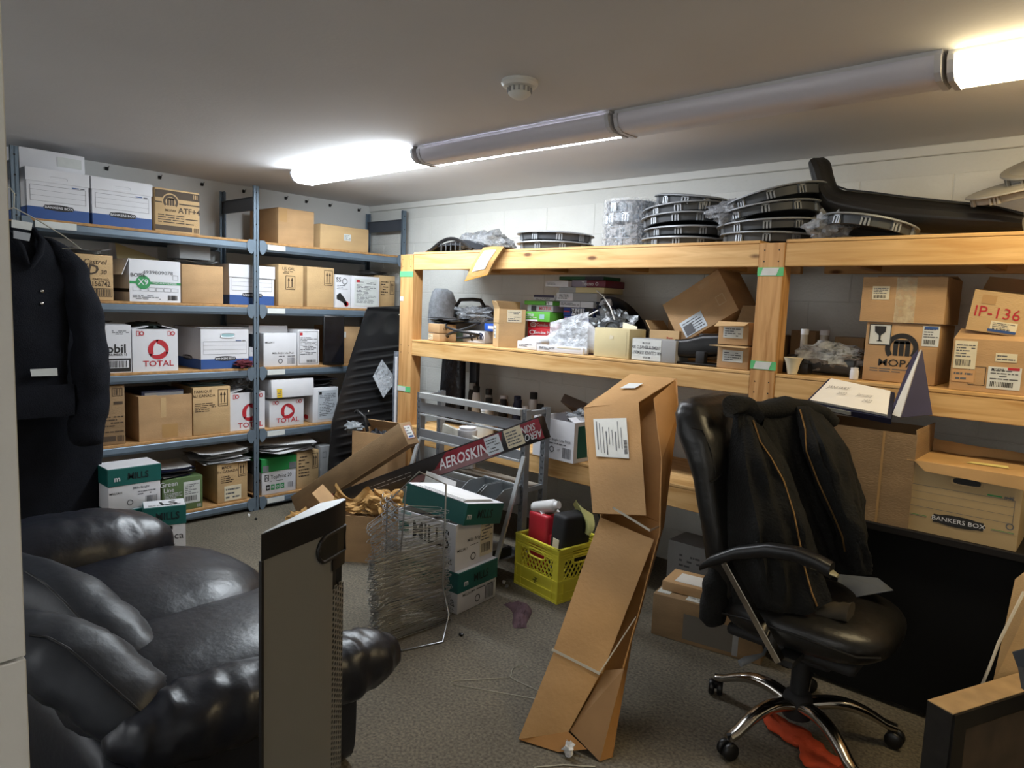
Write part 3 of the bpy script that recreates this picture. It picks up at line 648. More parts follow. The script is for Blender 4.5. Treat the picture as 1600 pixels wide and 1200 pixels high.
# ---- bottom shelf and the floor in front of it
def mills(pos, w, d, h, rot, label, lid=True, lidh=.1, face_print=True, group=None, **kw):
    k = K('paper_box', label, 'box', pos, w, d, h, rot, WHITE, group, **kw)
    if lid:
        l = MB(); o = .004; l.rbox(-o, w + o, -o, d + o, h - lidh, h + .004, .003, 1); p = l.build('lid', TEAL, k.root, 35)
        MB().box(0, w, 0, d, h + .004, h + .0052).build('lid_top', WHITE, p)
        for f, u in (('front', .5),): millstext(k, f, u, 1 - lidh / h / 2, lidh * .55)
    if face_print:
        k.text('front', 'Mills Bright', .62, (h - lidh) / h - .1 if lid else .62, .02, GREYINK); k.text('front', 'MILLS411', .14, .42, .018, INK); k.lines('front', .55, .3, .9, .42, 2, GREYINK); k.disc('front', .4, .16, .012, .017, GREYINK); k.bars('front', .7, .06, .94, .26, 10, GREYINK)
    return k
def millstext(k, face, u, v, s, off=.0062):
    k.text(face, 'MILLS', u + .06, v, s, mat('dark_teal_ink', '071d20', .6), bold=.03, stretch=.85, off=off, name='lettering'); k.text(face, 'm', u - s * 1.75 / k.fr(face)[4], v - s * .12 / k.fr(face)[5], s * .8, WHITE, bold=.05, off=off, name='lettering')
mx = -4.27
k = mills((mx, 1.37, .0), .285, .2, .235, R9, 'white paper box with teal lid at the bottom of the jacket side stack'); k.done()
k = mills((mx, 1.365, .2415), .285, .2, .245, R9, 'white paper box with teal lid, on top of the jacket side stack'); k.done()
k = mills((-4.12, 1.50, .0), .215, .14, .27, math.radians(72), 'paper box with teal lid and white top on the floor by the couch back', lidh=.11, face_print=False)
k.text('front', 'LLS', .3, .4, .12, INK, bold=.04); k.text('front', '.ca', .8, .34, .06, INK, bold=0); k.text('front', 'QUALITY', .45, .12, .03, INK, bold=0); k.rect('front', .55, .02, .95, .03, INK)
k.text('top', 'LS', .6, .4, .1, INK, bold=.04, off=.0065, rot=math.radians(10)); k.lines('top', .1, .1, .9, .3, 2, GREYINK, off=.0065); k.done()
k = sb(4, 1.76, 2.02, .22, 'green and white printed carton with a torn shipping label, bottom shelf', mat('olive_green_card', '5c7348', .7, var=.1), d=.3)
k.text('front', 'Green', .16, .86, .045, WHITE, bold=.02); k.text('front', 'Line', .16, .68, .04, WHITE, bold=.02); k.lines('front', .05, .42, .5, .6, 4, WHITE); k.lines('front', .05, .08, .45, .3, 3, WHITE); k.label('front', .52, .2, .93, .86, LBL, lines=6, bar=True); k.bars('front', .86, .04, .97, .14, 5, WHITE); k.done()
sheets('loose_papers', 'dark folders and white papers slumped on the green printed carton', 'papers', (FX - .02, 1.72, LV[4] + .224), .26, .3, 8, [NAVY, PAPER, BLKC], rot=R9 + .1, dz=.008, jit=.02)
k = arrowbox(4, 2.12, 2.335, .272, 'brown carton lettered MADE IN CANADA with cream note, bottom shelf', (.68, .62, .95, .97), d=.34); k.text('front', 'MADE', .3, .9, .026, BROWNINK, bold=.01); k.text('front', 'IN CANADA', .34, .8, .026, BROWNINK, bold=.01); k.lines('front', .12, .5, .58, .7, 4, BROWNINK); k.label('front', .22, .04, .78, .42, CREAM, 'note', 3); k.text('left', '18.9 L', .4, .86, .03, BROWNINK); k.done()
sheets('loose_papers', 'white envelopes and papers piled on the MADE IN CANADA carton', 'papers', (FX - .02, 2.02, LV[4] + .276), .33, .3, 9, [PAPER, GREYC, PAPER], rot=R9, dz=.009, jit=.03)
k = sb(4, 2.441, 2.712, .262, 'white paper carton with green lid and grey tape, bottom shelf', WHITE, d=.36)
l = MB(); l.rbox(-.004, .275, -.004, .364, .165, .266, .003, 1); p = l.build('lid', mat('green_lid', '2b8b49', .5), k.root, 35)
for a, b in ((.0, .05), (.21, .27)): MB().box(a + .004, b, -.0065, -.004, .17, .215).build('tape_patch', ZINC, k.root)
k.frame('front', .08, .38, .2, .56, .006, INK); k.text('front', 'W', .14, .46, .03, INK); k.text('front', 'TopPrint 20', .56, .47, .04, INK, bold=0, stretch=.85); k.lines('front', .25, .34, .7, .38, 1, GREYINK)
for c in range(4): k.rect('front', .12 + c * .14, .12, .12 + c * .14 + .11, .27, INK if c == 0 else GREEN); k.disc('front', .175 + c * .14, .195, .005, .009, WHITE, off=.002)
k.bars('front', .76, .12, .9, .27, 6, GREYINK); k.text('left', 'nt', .9, .4, .05, INK); k.done()
k = arrowbox(4, 2.72, 2.905, .28, 'brown carton with twin arrows under torn white papers, bottom shelf', (.68, .5, .96, .92), d=.34); k.lines('front', .08, .3, .55, .9, 7, BROWNINK); k.done()
sheets('loose_papers', 'torn white papers heaped along the bottom shelf end', 'papers', (FX - .02, 2.42, LV[4] + .288), .5, .28, 9, [PAPER, GREYC], rot=R9, dz=.008, jit=.05, ang=.5)
k = sb(4, 2.92, 3.02, .3, 'narrow grey white carton last on the bottom shelf', GREYC, d=.3); k.frame('front', .2, .7, .5, .85, .002, GREYINK); k.done()
# ================================================================== timber shelving along the back wall
FY = 3.10
ts = thing('timber_shelving', 'pale pine timber shelving built along the white block wall', 'shelving', (-2.5, FY, 0))
POSTS = [(-3.84, -3.705), (-1.303, -1.188), (.75, .86)]
for a, b in POSTS:
    p = MB().rbox(a, b, FY - .004, FY + .085, 0, 1.832, .004, 2).build('post', PINEZ, ts, world=True)
    for z in (1.80, 1.75, 1.21, 1.16, .62, .57):
        for x in (a + .025, b - .025):
            q = MB().lathe([(0, .001), (.0035, .0008)], 7, Matrix.Translation((x, FY - .0042, z)) @ Matrix.Rotation(PI / 2, 4, 'X')); q.v = [(v[0] + 2.5, v[1] - FY, v[2]) for v in q.v]; q.build('screw', BLKM, p)
for z0, z1 in ((1.728, 1.83), (1.145, 1.238), (.535, .64)):
    for i in ((0, 1) if z0 > 1 else (0,)):                 # the lowest deck stops at the middle post
        a, b = POSTS[i][1], POSTS[i + 1][0]
        MB().rbox(a, b, FY, FY + .04, z0, z1, .004, 2).build('beam', PINEX, ts, world=True)
        MB().rbox(a, b, 3.62, 3.66, z0, z1, .004, 2).build('beam', PINEX, ts, world=True)
        n = 4
        for q in range(n):
            x = a + (b - a) * (q + .5) / n; MB().box(x - .02, x + .02, FY + .04, 3.62, z0 + .01, z1 - .001).build('joist', PINEY, ts, world=True)
        y = FY - .002; m = 0
        for y0, y1 in ((FY - .002, 3.30), (3.302, 3.50), (3.502, 3.70)):
            MB().rbox(a - .06, b + .06, y0 if y0 > FY else (FY + .001), y1, z1 + .0005, z1 + .015, .002, 1).build('deck_board', PINEX, ts, world=True) if y0 > FY else MB().rbox(a + .001, b - .001, y0, y1, z1 + .0005, z1 + .015, .002, 1).build('deck_board', PINEX, ts, world=True)
for (a, b), zs in ((POSTS[0], (1.70, .905)), (POSTS[1], (1.705, 1.285))):
    for z in zs:
        tp = MB().box(a - .001, b + .002, FY - .0062, FY - .0046, z - .019, z + .019).build('green_tape', TAPEG, ts, world=True)
        if a < -3:
            if z < 1: q = MB().box(a + .0, b - .05, FY - .0076, FY - .0064, z - .016, z + .016)
            else: continue
        else: q = MB().add([(a + .014, FY - .007, z - .017), (b - .03, FY - .007, z - .017), (b - .018, FY - .007, z + .017), (a + .024, FY - .007, z + .017)], [(0, 1, 2, 3)])
        q.v = [(v[0] + 2.5, v[1] - FY, v[2]) for v in q.v]; q.build('tape_label', LBL, tp)
MB().box(-3.835, -3.80, FY - .006, FY - .0046, 1.515, 1.545).build('sticker', LBL, ts, world=True)
D1, D2, D3 = 1.846, 1.2545, .6565

def rc(l, t, r, b, Y):
    """wall-parallel rectangle seen between these places: x0, x1, z0, z1"""
    p = at(l, (t + b) / 2, 1, Y); q = at(r, (t + b) / 2, 1, Y); m = (l + r) / 2
    return p.x, q.x, at(m, b, 1, Y).z, at(m, t, 1, Y).z
def wbx(name, label, l, t, r, b, Y, d, m=CARD, z0=None, rot=0.0, cat='box', **kw):
    x0, x1, za, zb = rc(l, t, r, b, Y)
    if z0 is None: z0 = za
    return K(name, label, cat, (x0, Y, z0), x1 - x0, d, zb - z0, rot, m, **kw)
# ---- wheel covers
def wheel_cover(R, label, loc, rot=(0, 0, 0), m1=HUBG, m2=HUBD, n=9, h=.05, group='wheel covers stacked on the top timber shelf'):
    t = thing('wheel_cover', label, 'wheel cover', loc, Euler(rot), group)
    MB().lathe([(R * .80, h - .006), (R * .93, h - .002), (R, h - .006), (R + .002, h - .012), (R - .004, h - .014), (R * .9, h - .009)], 40).build('rim', m1, t, 40)
    MB().lathe([(0, h + .004), (R * .2, h + .004), (R * .25, h - .004), (R * .7, h + .002), (R * .82, h - .005), (R * .9, h - .012), (R * .885, h * .45), (R * .87, .004), (R * .83, .002), (R * .85, h * .5), (R * .8, h - .012), (0, h - .012)], 40).build('dish', m2, t, 40)
    me = None
    for k in range(n):
        a = 2 * PI * k / n + rot[2]
        if me is None:
            c = MB(); c.box(-.018, -.011, 0, .010, 0, h * .72); c.box(.011, .018, 0, .010, 0, h * .72); c.box(-.018, .018, 0, .010, h * .6, h * .78); c.box(-.004, .004, 0, .008, 0, h * .6)
            o = c.build('clip', m1, t); me = o.data
        else:
            o = bpy.data.objects.new('clip', me); COL.objects.link(o); o.parent = t
        o.location = (R * .885 * math.cos(a), R * .885 * math.sin(a), .001); o.rotation_euler = (0, 0, a - PI / 2)
    return t
for i, s in enumerate(('lower grey wheel cover of the low pair beside the brown envelope', 'upper grey wheel cover of the low pair beside the brown envelope')):
    wheel_cover(.235, s, (-2.70, 3.37, D1 + .002 + i * .055), (0, math.radians((0, .8)[i]), .3 * i), h=.052)
CH = mat('silver_lacquer', 'a9b4bf', .22, .75, var=.25, scale=14)
WRAPS = ['lowest', 'second lowest', 'second highest', 'topmost']
for i in range(4):
    wheel_cover(.138, WRAPS[i] + ' small shiny silver wheel cover of the film wrapped column', (-2.195 + .004 * (i % 2), 3.40, D1 + .004 + i * .068), (math.radians((0, 2, -2, 3)[i]), math.radians((0, -2, 2, -3)[i]), i * .4), CH, CH, h=.064)
t = thing('shrink_film', 'clear film wrapped round the column of small silver wheel covers', 'film', (-2.195, 3.40, D1))
MB().grid(lambda u, v: ((.151 + .005 * noise.noise(Vector((math.cos(2 * PI * u) * 3, math.sin(2 * PI * u) * 3, v * 9)))) * math.cos(2 * PI * u), (.151 + .005 * noise.noise(Vector((math.cos(2 * PI * u) * 3, math.sin(2 * PI * u) * 3, v * 9)))) * math.sin(2 * PI * u), .003 + v * .27), 40, 14, wrap=True).build('film', film('clear_wrap', 'e2e6ea', .72, .12, 50, .8), t, 60)
tl = [(0, 0, 0, .045), (1, 2, .01, .047), (-1, 6, -.01, .05), (1, 8, .0, .05), (2, -8, .03, .052)]
z = D1 + .002; N5 = ['lowest', 'second lowest', 'middle', 'second highest', 'topmost']
for i, (rx, ry, dx, h) in enumerate(tl):
    wheel_cover(.215 if i < 4 else .19, N5[i] + ' dark grey wheel cover of the stack right of the silver column', (-1.83 + dx, 3.36, z + abs(math.sin(math.radians(ry))) * .10), (math.radians(rx), math.radians(-ry * .7), 0), HUBG, HUBD, n=10, h=h); z += .049
tl = [(0, 1, 0, .05), (1, -3, .0, .05), (0, -9, -.01, .05), (2, -14, .01, .052)]; z = D1 + .002; N4 = ['lowest', 'second lowest', 'second highest', 'topmost']
for i, (rx, ry, dx, h) in enumerate(tl):
    wheel_cover(.25 if i else .235, N4[i] + ' large dark wheel cover of the leaning stack beside the black bumper', (-1.375 + dx, 3.38, z + abs(math.sin(math.radians(ry))) * .12), (math.radians(rx), math.radians(ry), 0), HUBG, HUBD, n=10, h=h); z += .05
t = thing('plastic_bag', 'crumpled clear bag stuck in the leaning stack of wheel covers', 'plastic bag', (-1.50, 3.2, 2.0)); m = MB(); crumple(m, (0, 0, 0), (.12, .05, .05), 12, 24, 14, .5, 5); m.build('film', BAGD, t, 60)
wheel_cover(.19, 'grey wheel cover lying tilted in a clear bag in front of the black bumper', (-.90, 3.24, D1 + .028), (math.radians(-6), math.radians(9), 0), HUBG, HUBD, h=.05)
t = thing('plastic_bag', 'torn clear bag round the wheel cover in front of the bumper', 'plastic bag', (-1.06, 3.22, D1 + .06)); m = MB(); crumple(m, (0, 0, 0), (.09, .09, .05), 14, 24, 14, .5, 5); m.build('film', BAG, t, 60)
wheel_cover(.2, 'pale grey wheel cover leaning on the bumper at the end of the top shelf', (-.37, 3.36, 2.02), (math.radians(16), math.radians(-12), 0), mat('pale_grey_plastic', '9b968c', .5, var=.1), mat('pale_grey_plastic', '9b968c', .5), h=.045)
wheel_cover(.17, 'second pale grey wheel cover above the leaning one', (-.30, 3.42, 2.10), (math.radians(24), math.radians(-10), 0), mat('pale_grey_plastic', '9b968c', .5, var=.1), mat('pale_grey_plastic', '9b968c', .5), h=.045)
# ---- black bumper
t = thing('car_bumper', 'long black scuffed car bumper with one upturned end on the top timber shelf', 'bumper', (-.9, 3.45, D1))
UP = [(1284, 244), (1294, 252), (1300, 275), (1308, 292), (1326, 298), (1370, 303), (1415, 309), (1500, 318), (1545, 322), (1600, 335)]
LO = [(1264, 262), (1268, 282), (1275, 305), (1284, 325), (1300, 338), (1340, 350), (1400, 360), (1500, 366), (1550, 367), (1600, 366)]
def bump(u, v):
    f = u * 9; i = min(8, int(f)); g = f - i; w = [(0, 0), (.16, .02), (.34, .06), (.55, .065), (.75, .055), (.92, .03), (1, 0)]
    def cr(L):
        p = [Vector(L[max(0, min(9, i + q))]) for q in (-1, 0, 1, 2)]
        return .5 * (2 * p[1] + (p[2] - p[0]) * g + (2 * p[0] - 5 * p[1] + 4 * p[2] - p[3]) * g * g + (3 * p[1] - p[0] - 3 * p[2] + p[3]) * g ** 3)
    a = at(*cr(UP), 1, 3.42); b = at(*cr(LO), 1, 3.42)
    q = v * 6; jx = min(5, int(q)); gg = q - jx; s = w[jx][0] + (w[jx + 1][0] - w[jx][0]) * gg; o = w[jx][1] + (w[jx + 1][1] - w[jx][1]) * gg
    p = a.lerp(b, s); p.y = 3.44 - o * 1.3 + .22 * max(0, .12 - u) / .12 * 0; p.z = max(p.z, D1 + .004); return p
g = MB(); nu, nv = 54, 18; g.grid(bump, nu, nv)
g2 = MB(); g2.grid(lambda u, v: bump(u, v) + Vector((0, .012, 0)), nu, nv)
k = len(g.v); allv = g.v + g2.v; fs = g.f + [tuple(q + k for q in reversed(f)) for f in g2.f]
ring = [i * (nv + 1) for i in range(nu + 1)] + [nu * (nv + 1) + j for j in range(1, nv + 1)] + [i * (nv + 1) + nv for i in range(nu - 1, -1, -1)] + [j for j in range(nv - 1, 0, -1)]
fs += [(ring[i], ring[i] + k, ring[(i + 1) % len(ring)] + k, ring[(i + 1) % len(ring)]) for i in range(len(ring))]
mb = MB(); mb.add(allv, fs); mb.build('shell', mat('scuffed_bumper', '1a1a1b', .42, var=.5, scale=5, bump=.1, col2='262320'), t, 50, world=True)
mb = MB()
for i in range(3, 9): mb.bar(at(*UP[i], 1, 3.46) + Vector((0, 0, .002)), at(*UP[i + 1], 1, 3.46) + Vector((0, 0, .002)), .05, .007)
mb.build('lip', BLK, t, world=True)
# ---- cowling, film, envelope
t = thing('plastic_cowl', 'low dark arched plastic cowl in film at the start of the top timber shelf', 'car part', (-3.4, 3.28, D1))
MB().grid(lambda u, v: (-.25 + .5 * u, -.13 + .26 * v, .004 + .085 * math.sin(PI * u) ** .6 * (1 - .55 * (2 * v - 1) ** 2)), 20, 10).build('shell', BLKC, t, 50)
MB().tube([(-.2 + .4 * i / 12, -.128, .01 + .075 * math.sin(PI * i / 12)) for i in range(13)], .012, 6).build('rim', BLK, t, 50)
for i in range(5): MB().bar((-.08 + i * .045, -.135, .008), (-.08 + i * .045, -.135, .058), .006, .006).build('grille_bar', HUBD, t)
t = thing('plastic_bag', 'puffed clear bag over the dark cowl on the top timber shelf', 'plastic bag', (-3.3, 3.36, D1 + .07)); m = MB(); crumple(m, (0, 0, 0), (.2, .12, .075), 4, 26, 14, .4, 4); m.build('film', BAGD, t, 60)
t = thing('padded_envelope', 'brown padded envelope with white address label hanging over the top beam', 'envelope', (-2.95, 3.08, D1))
E = [at(757, 386, 1, 3.083), at(790, 378, 1, 3.083), at(764, 430, 1, 3.07), at(728, 440, 1, 3.06)]
bk = [E[0] + Vector((.04, .12, .004)), E[1] + Vector((.03, .12, .004))]
for q in (0, 1): E[q].z = D1 + .006; bk[q].z = D1 + .006
m = MB(); rows = [bk, E[:2], [E[0].lerp(E[3], .5) + Vector((0, -.012, 0)), E[1].lerp(E[2], .5) + Vector((0, -.012, 0))], [E[3], E[2]]]
def env(u, v):
    f = u * 3; i = min(2, int(f)); g = f - i; a = rows[i][0].lerp(rows[i + 1][0], g); b = rows[i][1].lerp(rows[i + 1][1], g); return a.lerp(b, v) + Vector((0, -.006 * math.sin(PI * v), .004 * math.sin(PI * v)))
m.grid(env, 18, 8); n0 = len(m.v); m.v += [(p[0], p[1] - .012, p[2] + .004) for p in m.v]; m.f += [tuple(i + n0 for i in f) for f in m.f]
m.build('sleeve', KRAFT, t, 60, world=True)
l = [env(.42, .22), env(.42, .8), env(.86, .72), env(.86, .2)]; l = [Vector(p) + Vector((0, -.0145, .005)) for p in l]
m = MB(); m.grid(lambda u, v: env(.42 + .44 * u, .22 + .56 * v) + Vector((0, -.0150, .0055)), 8, 6); m.build('address_label', LBL, t, 60, world=True)
s = MB(); pr = rnd
for r_ in range(5): s.tube([l[0].lerp(l[3], .15 + .16 * r_).lerp(l[1].lerp(l[2], .15 + .16 * r_), .1 + .08 * i) + Vector((0, -.006, .006 * math.sin(i * 2.1 + r_))) for i in range(10)], .0012, 3)
s.build('handwriting', GREYINK, t, world=True)
E0 = [env(.97, 0), env(.97, 1), env(1, 1), env(1, 0)]; MB().plate([Vector(p) + Vector((0, -.013, 0)) for p in E0], .003, dirv=(0, -1, 0)).build('seal_flap', mat('kraft_flap', 'c08a35', .7), t, world=True)

# ---- middle deck, left bay
t = thing('bubble_wrapped_panel', 'tall bubble wrapped part standing behind the left timber post', 'wrapped part', (-3.86, 3.52, D2))
m = MB(); m.loft([((0, 0, .003), (.13, 0, 0), (0, .05, 0)), ((0, 0, .12), (.145, 0, 0), (0, .06, 0)), ((.0, 0, .25), (.14, 0, 0), (0, .06, 0)), ((-.01, 0, .34), (.095, 0, 0), (0, .05, 0)), ((-.02, 0, .365), (.05, 0, 0), (0, .03, 0))], 24, .012, 12, 2); m.build('wrap', mat('bubble_wrap_skin', 'b9c1cc', .25, bump=1.0, bscale=60, var=.25, scale=30), t, 60)
k = wbx('small_carton', 'small brown carton with a pale square label, lower of two by the left timber post', 669, 521, 694, 535, 3.17, .13, CARD, z0=D2, rot=math.radians(-14)); k.label('front', .04, .15, .42, .85, CREAM, lines=4); k.done()
k = wbx('small_carton', 'small plain brown carton, upper of two by the left timber post', 669, 506, 694, 521, 3.17, .13, CARD, z0=D2 + k.h + .0045, rot=math.radians(-14)); zt = k.root.location.z + k.h; k.text('right', 'OE', .35, .5, .025, BROWNINK); k.done()
sheets('gasket_set', 'black and pale gaskets piled flat on the two small brown cartons', 'gaskets', (-3.66, 3.2, zt + .004), .28, .17, 5, [BLKM, CREAM, BLKM, GREYC], dz=.008, jit=.02)
t = thing('drive_belt', 'coiled black drive belt in front of the small cartons', 'belt', (-3.33, 3.22, D2))
b = MB(); pts = []
for i in range(64):
    a = 2 * PI * i / 32; pts.append((.13 * math.cos(a) * (1 + .06 * math.sin(a * .5)), .085 * math.sin(a), .095 + .04 * math.sin(a * .5 + 1) - .045 * (1 if i > 36 else 0) * max(0, math.sin((i - 36) / 28 * PI))))
b.tube(pts, .009, 6, True); b.build('loop', mat('rubber', '17181b', .5), t, 60)
k = wbx('small_carton', 'pale green small carton behind the drive belt', 705, 519, 724, 539, 3.33, .1, mat('pale_green_card', '8fae98', .7), z0=D2); k.done()
k = wbx('filter_box', 'white parts box with navy emblem behind the drive belt', 723, 517, 757, 540, 3.31, .12, WHITE, z0=D2); omega(k, 'front', .82, .5, .03, NAVY); k.quad('front', [(.28, .85), (.38, .85), (.5, .15), (.4, .15)], INK); k.done()
k2 = K('filter_box', 'bright blue parts box on the white emblem box', 'box', (-3.24, 3.33, D2 + k.h + .005), .12, .1, .05, 0, mat('bright_blue', '2557b8', .5)); k2.rect('front', .3, .3, .8, .7, WHITE); k2.done()
# dark moulded parts behind
t = thing('moulded_parts', 'dark grey moulded trim piece in film behind the gaskets', 'car part', (-3.42, 3.48, D2))
m = MB(); m.loft([((-.22, 0, .07), (0, .07, 0), (0, 0, .06)), ((-.1, 0, .12), (0, .1, 0), (0, 0, .11)), ((.05, 0, .13), (0, .1, 0), (0, 0, .12)), ((.24, 0, .08), (0, .08, 0), (0, 0, .07)), ((.34, 0, .05), (0, .05, 0), (0, 0, .04))], 18, .015, 8, 5); m.build('moulding', mat('taupe_plastic', '6b655f', .4, var=.3, scale=9), t, 50)
m = MB(); m.tube([(-.17, -.09, .16), (-.16, -.09, .24), (-.12, -.09, .285), (0, -.09, .29), (.08, -.09, .285), (.11, -.09, .25), (.14, -.09, .17)], .013, 8); m.build('grab_hoop', BLK, t, 60)
t = thing('plastic_bag', 'grey film bag lying over the moulded trim piece', 'plastic bag', (-3.36, 3.36, D2 + .19)); m = MB(); crumple(m, (0, 0, 0), (.16, .07, .05), 21, 24, 14, .45, 4); m.build('film', BAGD, t, 60)
k = K('cardboard_box', 'brown cardboard box turned cornerwise with two white labels, middle timber shelf', 'box', (at(778, 543, 1, 3.13).x, 3.13, D2), .17, .13, .235, math.radians(58), CARD2, opened=(('b', -20, .05), ('l', 20, .05)))
k.label('front', .3, .66, .85, .98, CREAM, lines=6); k.label('left', .22, .22, .55, .55, LBL, lines=2, bar=True); k.rect('left', 0, .62, 1, .63, BROWNINK); k.done()
# the two stacks of filter boxes
def sbox(label, l, t_, r, b, Y, d, m, z0, **kw):
    x0, x1, za, zb = rc(l, t_, r, b, Y); zz = zb if zb > z0 + .012 else z0 + .02
    return K('filter_box', label, 'box', (x0, Y, z0), x1 - x0, d, zz - z0, kw.pop('rot', 0.0), m, group='filter boxes stacked on the middle timber shelf', **kw), zz + .0015
REDB = mat('red_filter_box', 'b3202c', .5); GRNB = mat('lime_filter_box', '5cab3c', .5); BLUB = mat('blue_filter_box', '22357a', .5)
k, z = sbox('red filter box at the foot of the green and red stack', 824, 513, 871, 545, 3.34, .2, REDB, D2); k.text('front', 'Genuine Parts', .55, .78, .028, WHITE); k.disc('front', .16, .78, .016, .024, WHITE, sy=.6); k.done()
k, z = sbox('red filter box with oval mark, second of the green and red stack', 824, 503, 872, 513, 3.34, .2, REDB, z); k.text('front', 'Genuine Parts', .62, .5, .026, WHITE); k.disc('front', .2, .5, .018, .026, WHITE, sy=.6); k.text('front', 'KIA', .2, .5, .018, WHITE); k.done()
k, z = sbox('large lime green filter box in the green and red stack', 818, 487, 859, 503, 3.31, .24, GRNB, z); k.rect('front', .0, .0, .55, .18, WHITE); k.rect('front', .62, .25, .8, .75, mat('pale_blue_paper', '8fb0b4', .7)); k.lines('front', .1, .3, .55, .8, 3, WHITE); k.done()
k, z = sbox('grey and white filter box above the lime green one', 824, 477, 864, 487, 3.33, .22, GREYC, z); k.rect('front', .16, .1, .36, .9, INK); k.text('front', 'MOTUL', .72, .5, .03, REDINK); k.done()
k, z = sbox('thin lime green filter box near the top of its stack', 819, 470, 864, 477, 3.33, .22, GRNB, z); k.rect('front', .78, .05, .99, .95, WHITE); k.text('front', 'art', .8, .5, .03, INK, off=.002); k.done()
k, z = sbox('thin white and purple filter box topping the green and red stack', 834, 461, 866, 470, 3.35, .2, WHITE, z); k.rect('front', 0, .6, 1, 1, PURPLE); k.lines('front', .1, .1, .8, .5, 2, GREYINK); k.done()
k, z = sbox('lower royal blue filter box in the white and blue stack', 880, 495, 929, 545, 3.38, .2, BLUB, D2); k.text('front', '5.3"', .12, .9, .03, REDINK); k.lines('front', .05, .65, .4, .85, 2, WHITE); k.text('front', 'NAPA', .14, .55, .03, REDINK); k.done(); zb_ = z
k, z = sbox('royal blue filter box with white PA6118 band', 880, 481, 928, 495, 3.38, .2, BLUB, z); k.quad('front', [(.28, .08), (.7, .08), (.7, .92), (.25, .92), (.32, .5)], WHITE); k.text('front', 'PA6118', .5, .5, .05, INK, stretch=.75, bold=.02, off=.003); k.rect('front', .72, 0, .98, 1, INK); k.rect('front', .02, .45, .22, .6, REDINK); k.done()
k2, z2 = sbox('dark navy filter box beside the royal blue ones', 930, 478, 957, 545, 3.40, .18, NAVY, D2); k2.done()
k3, z3 = sbox('small white box with dark square on the navy filter box', 929, 467, 954, 478, 3.40, .16, WHITE, z2); k3.rect('front', .1, .15, .3, .85, NAVY); k3.text('front', 'ASF', .68, .5, .02, INK); k3.done()
k, z = sbox('long white filter box above the PA6118 box', 874, 471, 927, 481, 3.37, .2, WHITE, z); k.lines('front', .05, .3, .6, .8, 2, GREYINK); k.rect('front', .62, 0, .63, 1, GREYINK); k.done()
k, z = sbox('white filter box with grey lettering in the white and blue stack', 869, 458, 933, 470, 3.36, .2, WHITE, z); k.text('front', 'FILTER', .2, .62, .025, GREYINK); k.lines('front', .05, .2, .4, .45, 1, GREYINK); k.rect('front', .42, 0, 1, 1, GREYC); k.done()
k, z = sbox('flat beige box near the top of the white and blue stack', 874, 449, 944, 457, 3.36, .2, TAN, z); k.rect('front', 0, 0, .38, .98, GREYC); k.done()
x0, x1, za, zb2 = rc(855, 437, 890, 450, 3.35); k = K('filter_box', 'white ended flat box jutting out near the stack top', 'box', (x0, 3.33, z), x1 - x0, .2, .036, math.radians(2), WHITE, group='filter boxes stacked on the middle timber shelf'); k.lines('front', .1, .3, .6, .7, 2, GREYINK); k.done()
x0, x1, za, zb2 = rc(895, 437, 948, 450, 3.38); k = K('filter_box', 'dark red and white lettered box at the stack top', 'box', (x0, 3.37, z), x1 - x0, .2, .04, 0, mat('dark_red_box', '6d1f35', .5), group='filter boxes stacked on the middle timber shelf'); k.rect('front', 0, 0, .45, 1, mat('mauve_box', '8c8494', .5)); k.text('front', 'Tecno', .48, .5, .034, WHITE, off=.002); k.disc('front', .75, .5, .006, .01, WHITE); k.done()
x0, x1, za, zb2 = rc(875, 430, 945, 437, 3.4); k = K('filter_box', 'thin dark green box lying topmost of all the filter boxes', 'box', (x0, 3.39, z + .0425), x1 - x0, .18, .022, 0, mat('dark_green_box', '1f5a38', .5), group='filter boxes stacked on the middle timber shelf'); k.rect('front', .6, 0, 1, 1, BLKC); k.done()
# wrapped white part and its trays
k = wbx('small_carton', 'little flat white box at the tip of the film wrapped part', 808, 533, 838, 546, 3.15, .07, WHITE, z0=D2); k.lines('front', .1, .3, .8, .7, 2, GREYINK); k.done()
k = wbx('clear_tray', 'flat white tray with small print under the film wrapped part', 838, 541, 909, 556, 3.115, .06, WHITE, z0=D2, rot=math.radians(2)); k.lines('front', .06, .3, .4, .8, 3, GREYINK); k.rect('front', .45, .72, .95, .9, CREAM); k.done()
t = thing('wrapped_car_part', 'white car part and dark block wrapped in milky film, before the filter boxes', 'wrapped part', (-2.53, 3.22, D2))
m = MB(); m.loft([((-.26, 0, .045), (0, .02, .0), (0, 0, .02)), ((-.2, 0, .05), (0, .035, 0), (0, 0, .03)), ((-.06, 0, .06), (0, .04, 0), (0, 0, .035)), ((.08, 0, .10), (0, .05, 0), (0, 0, .06)), ((.22, 0, .1), (0, .05, 0), (0, 0, .09)), ((.29, 0, .07), (0, .03, 0), (0, 0, .06))], 20, .02, 10, 7); m.build('film', mat('milky_sheet', 'd9dce0', .3, bump=.3, bscale=30, var=.08, scale=18), t, 60)
m = MB(); m.rbox(-.065, .065, -.02, .03, -.08, .08, .012, 2, Matrix.Translation((.14, -.045, .115)) @ Matrix.Rotation(math.radians(-12), 4, 'Y')); m.build('dark_block', mat('slate_block', '343b48', .5, var=.3, scale=20), t, 40)
m = MB(); m.grid(lambda u, v: (.0 + .27 * u, -.075 - .01 * noise.noise(Vector((u * 6, v * 6, 1))), .005 + .235 * v * (1 - .3 * (1 - u))), 12, 12); m.build('loose_film', BAGW, t, 60)
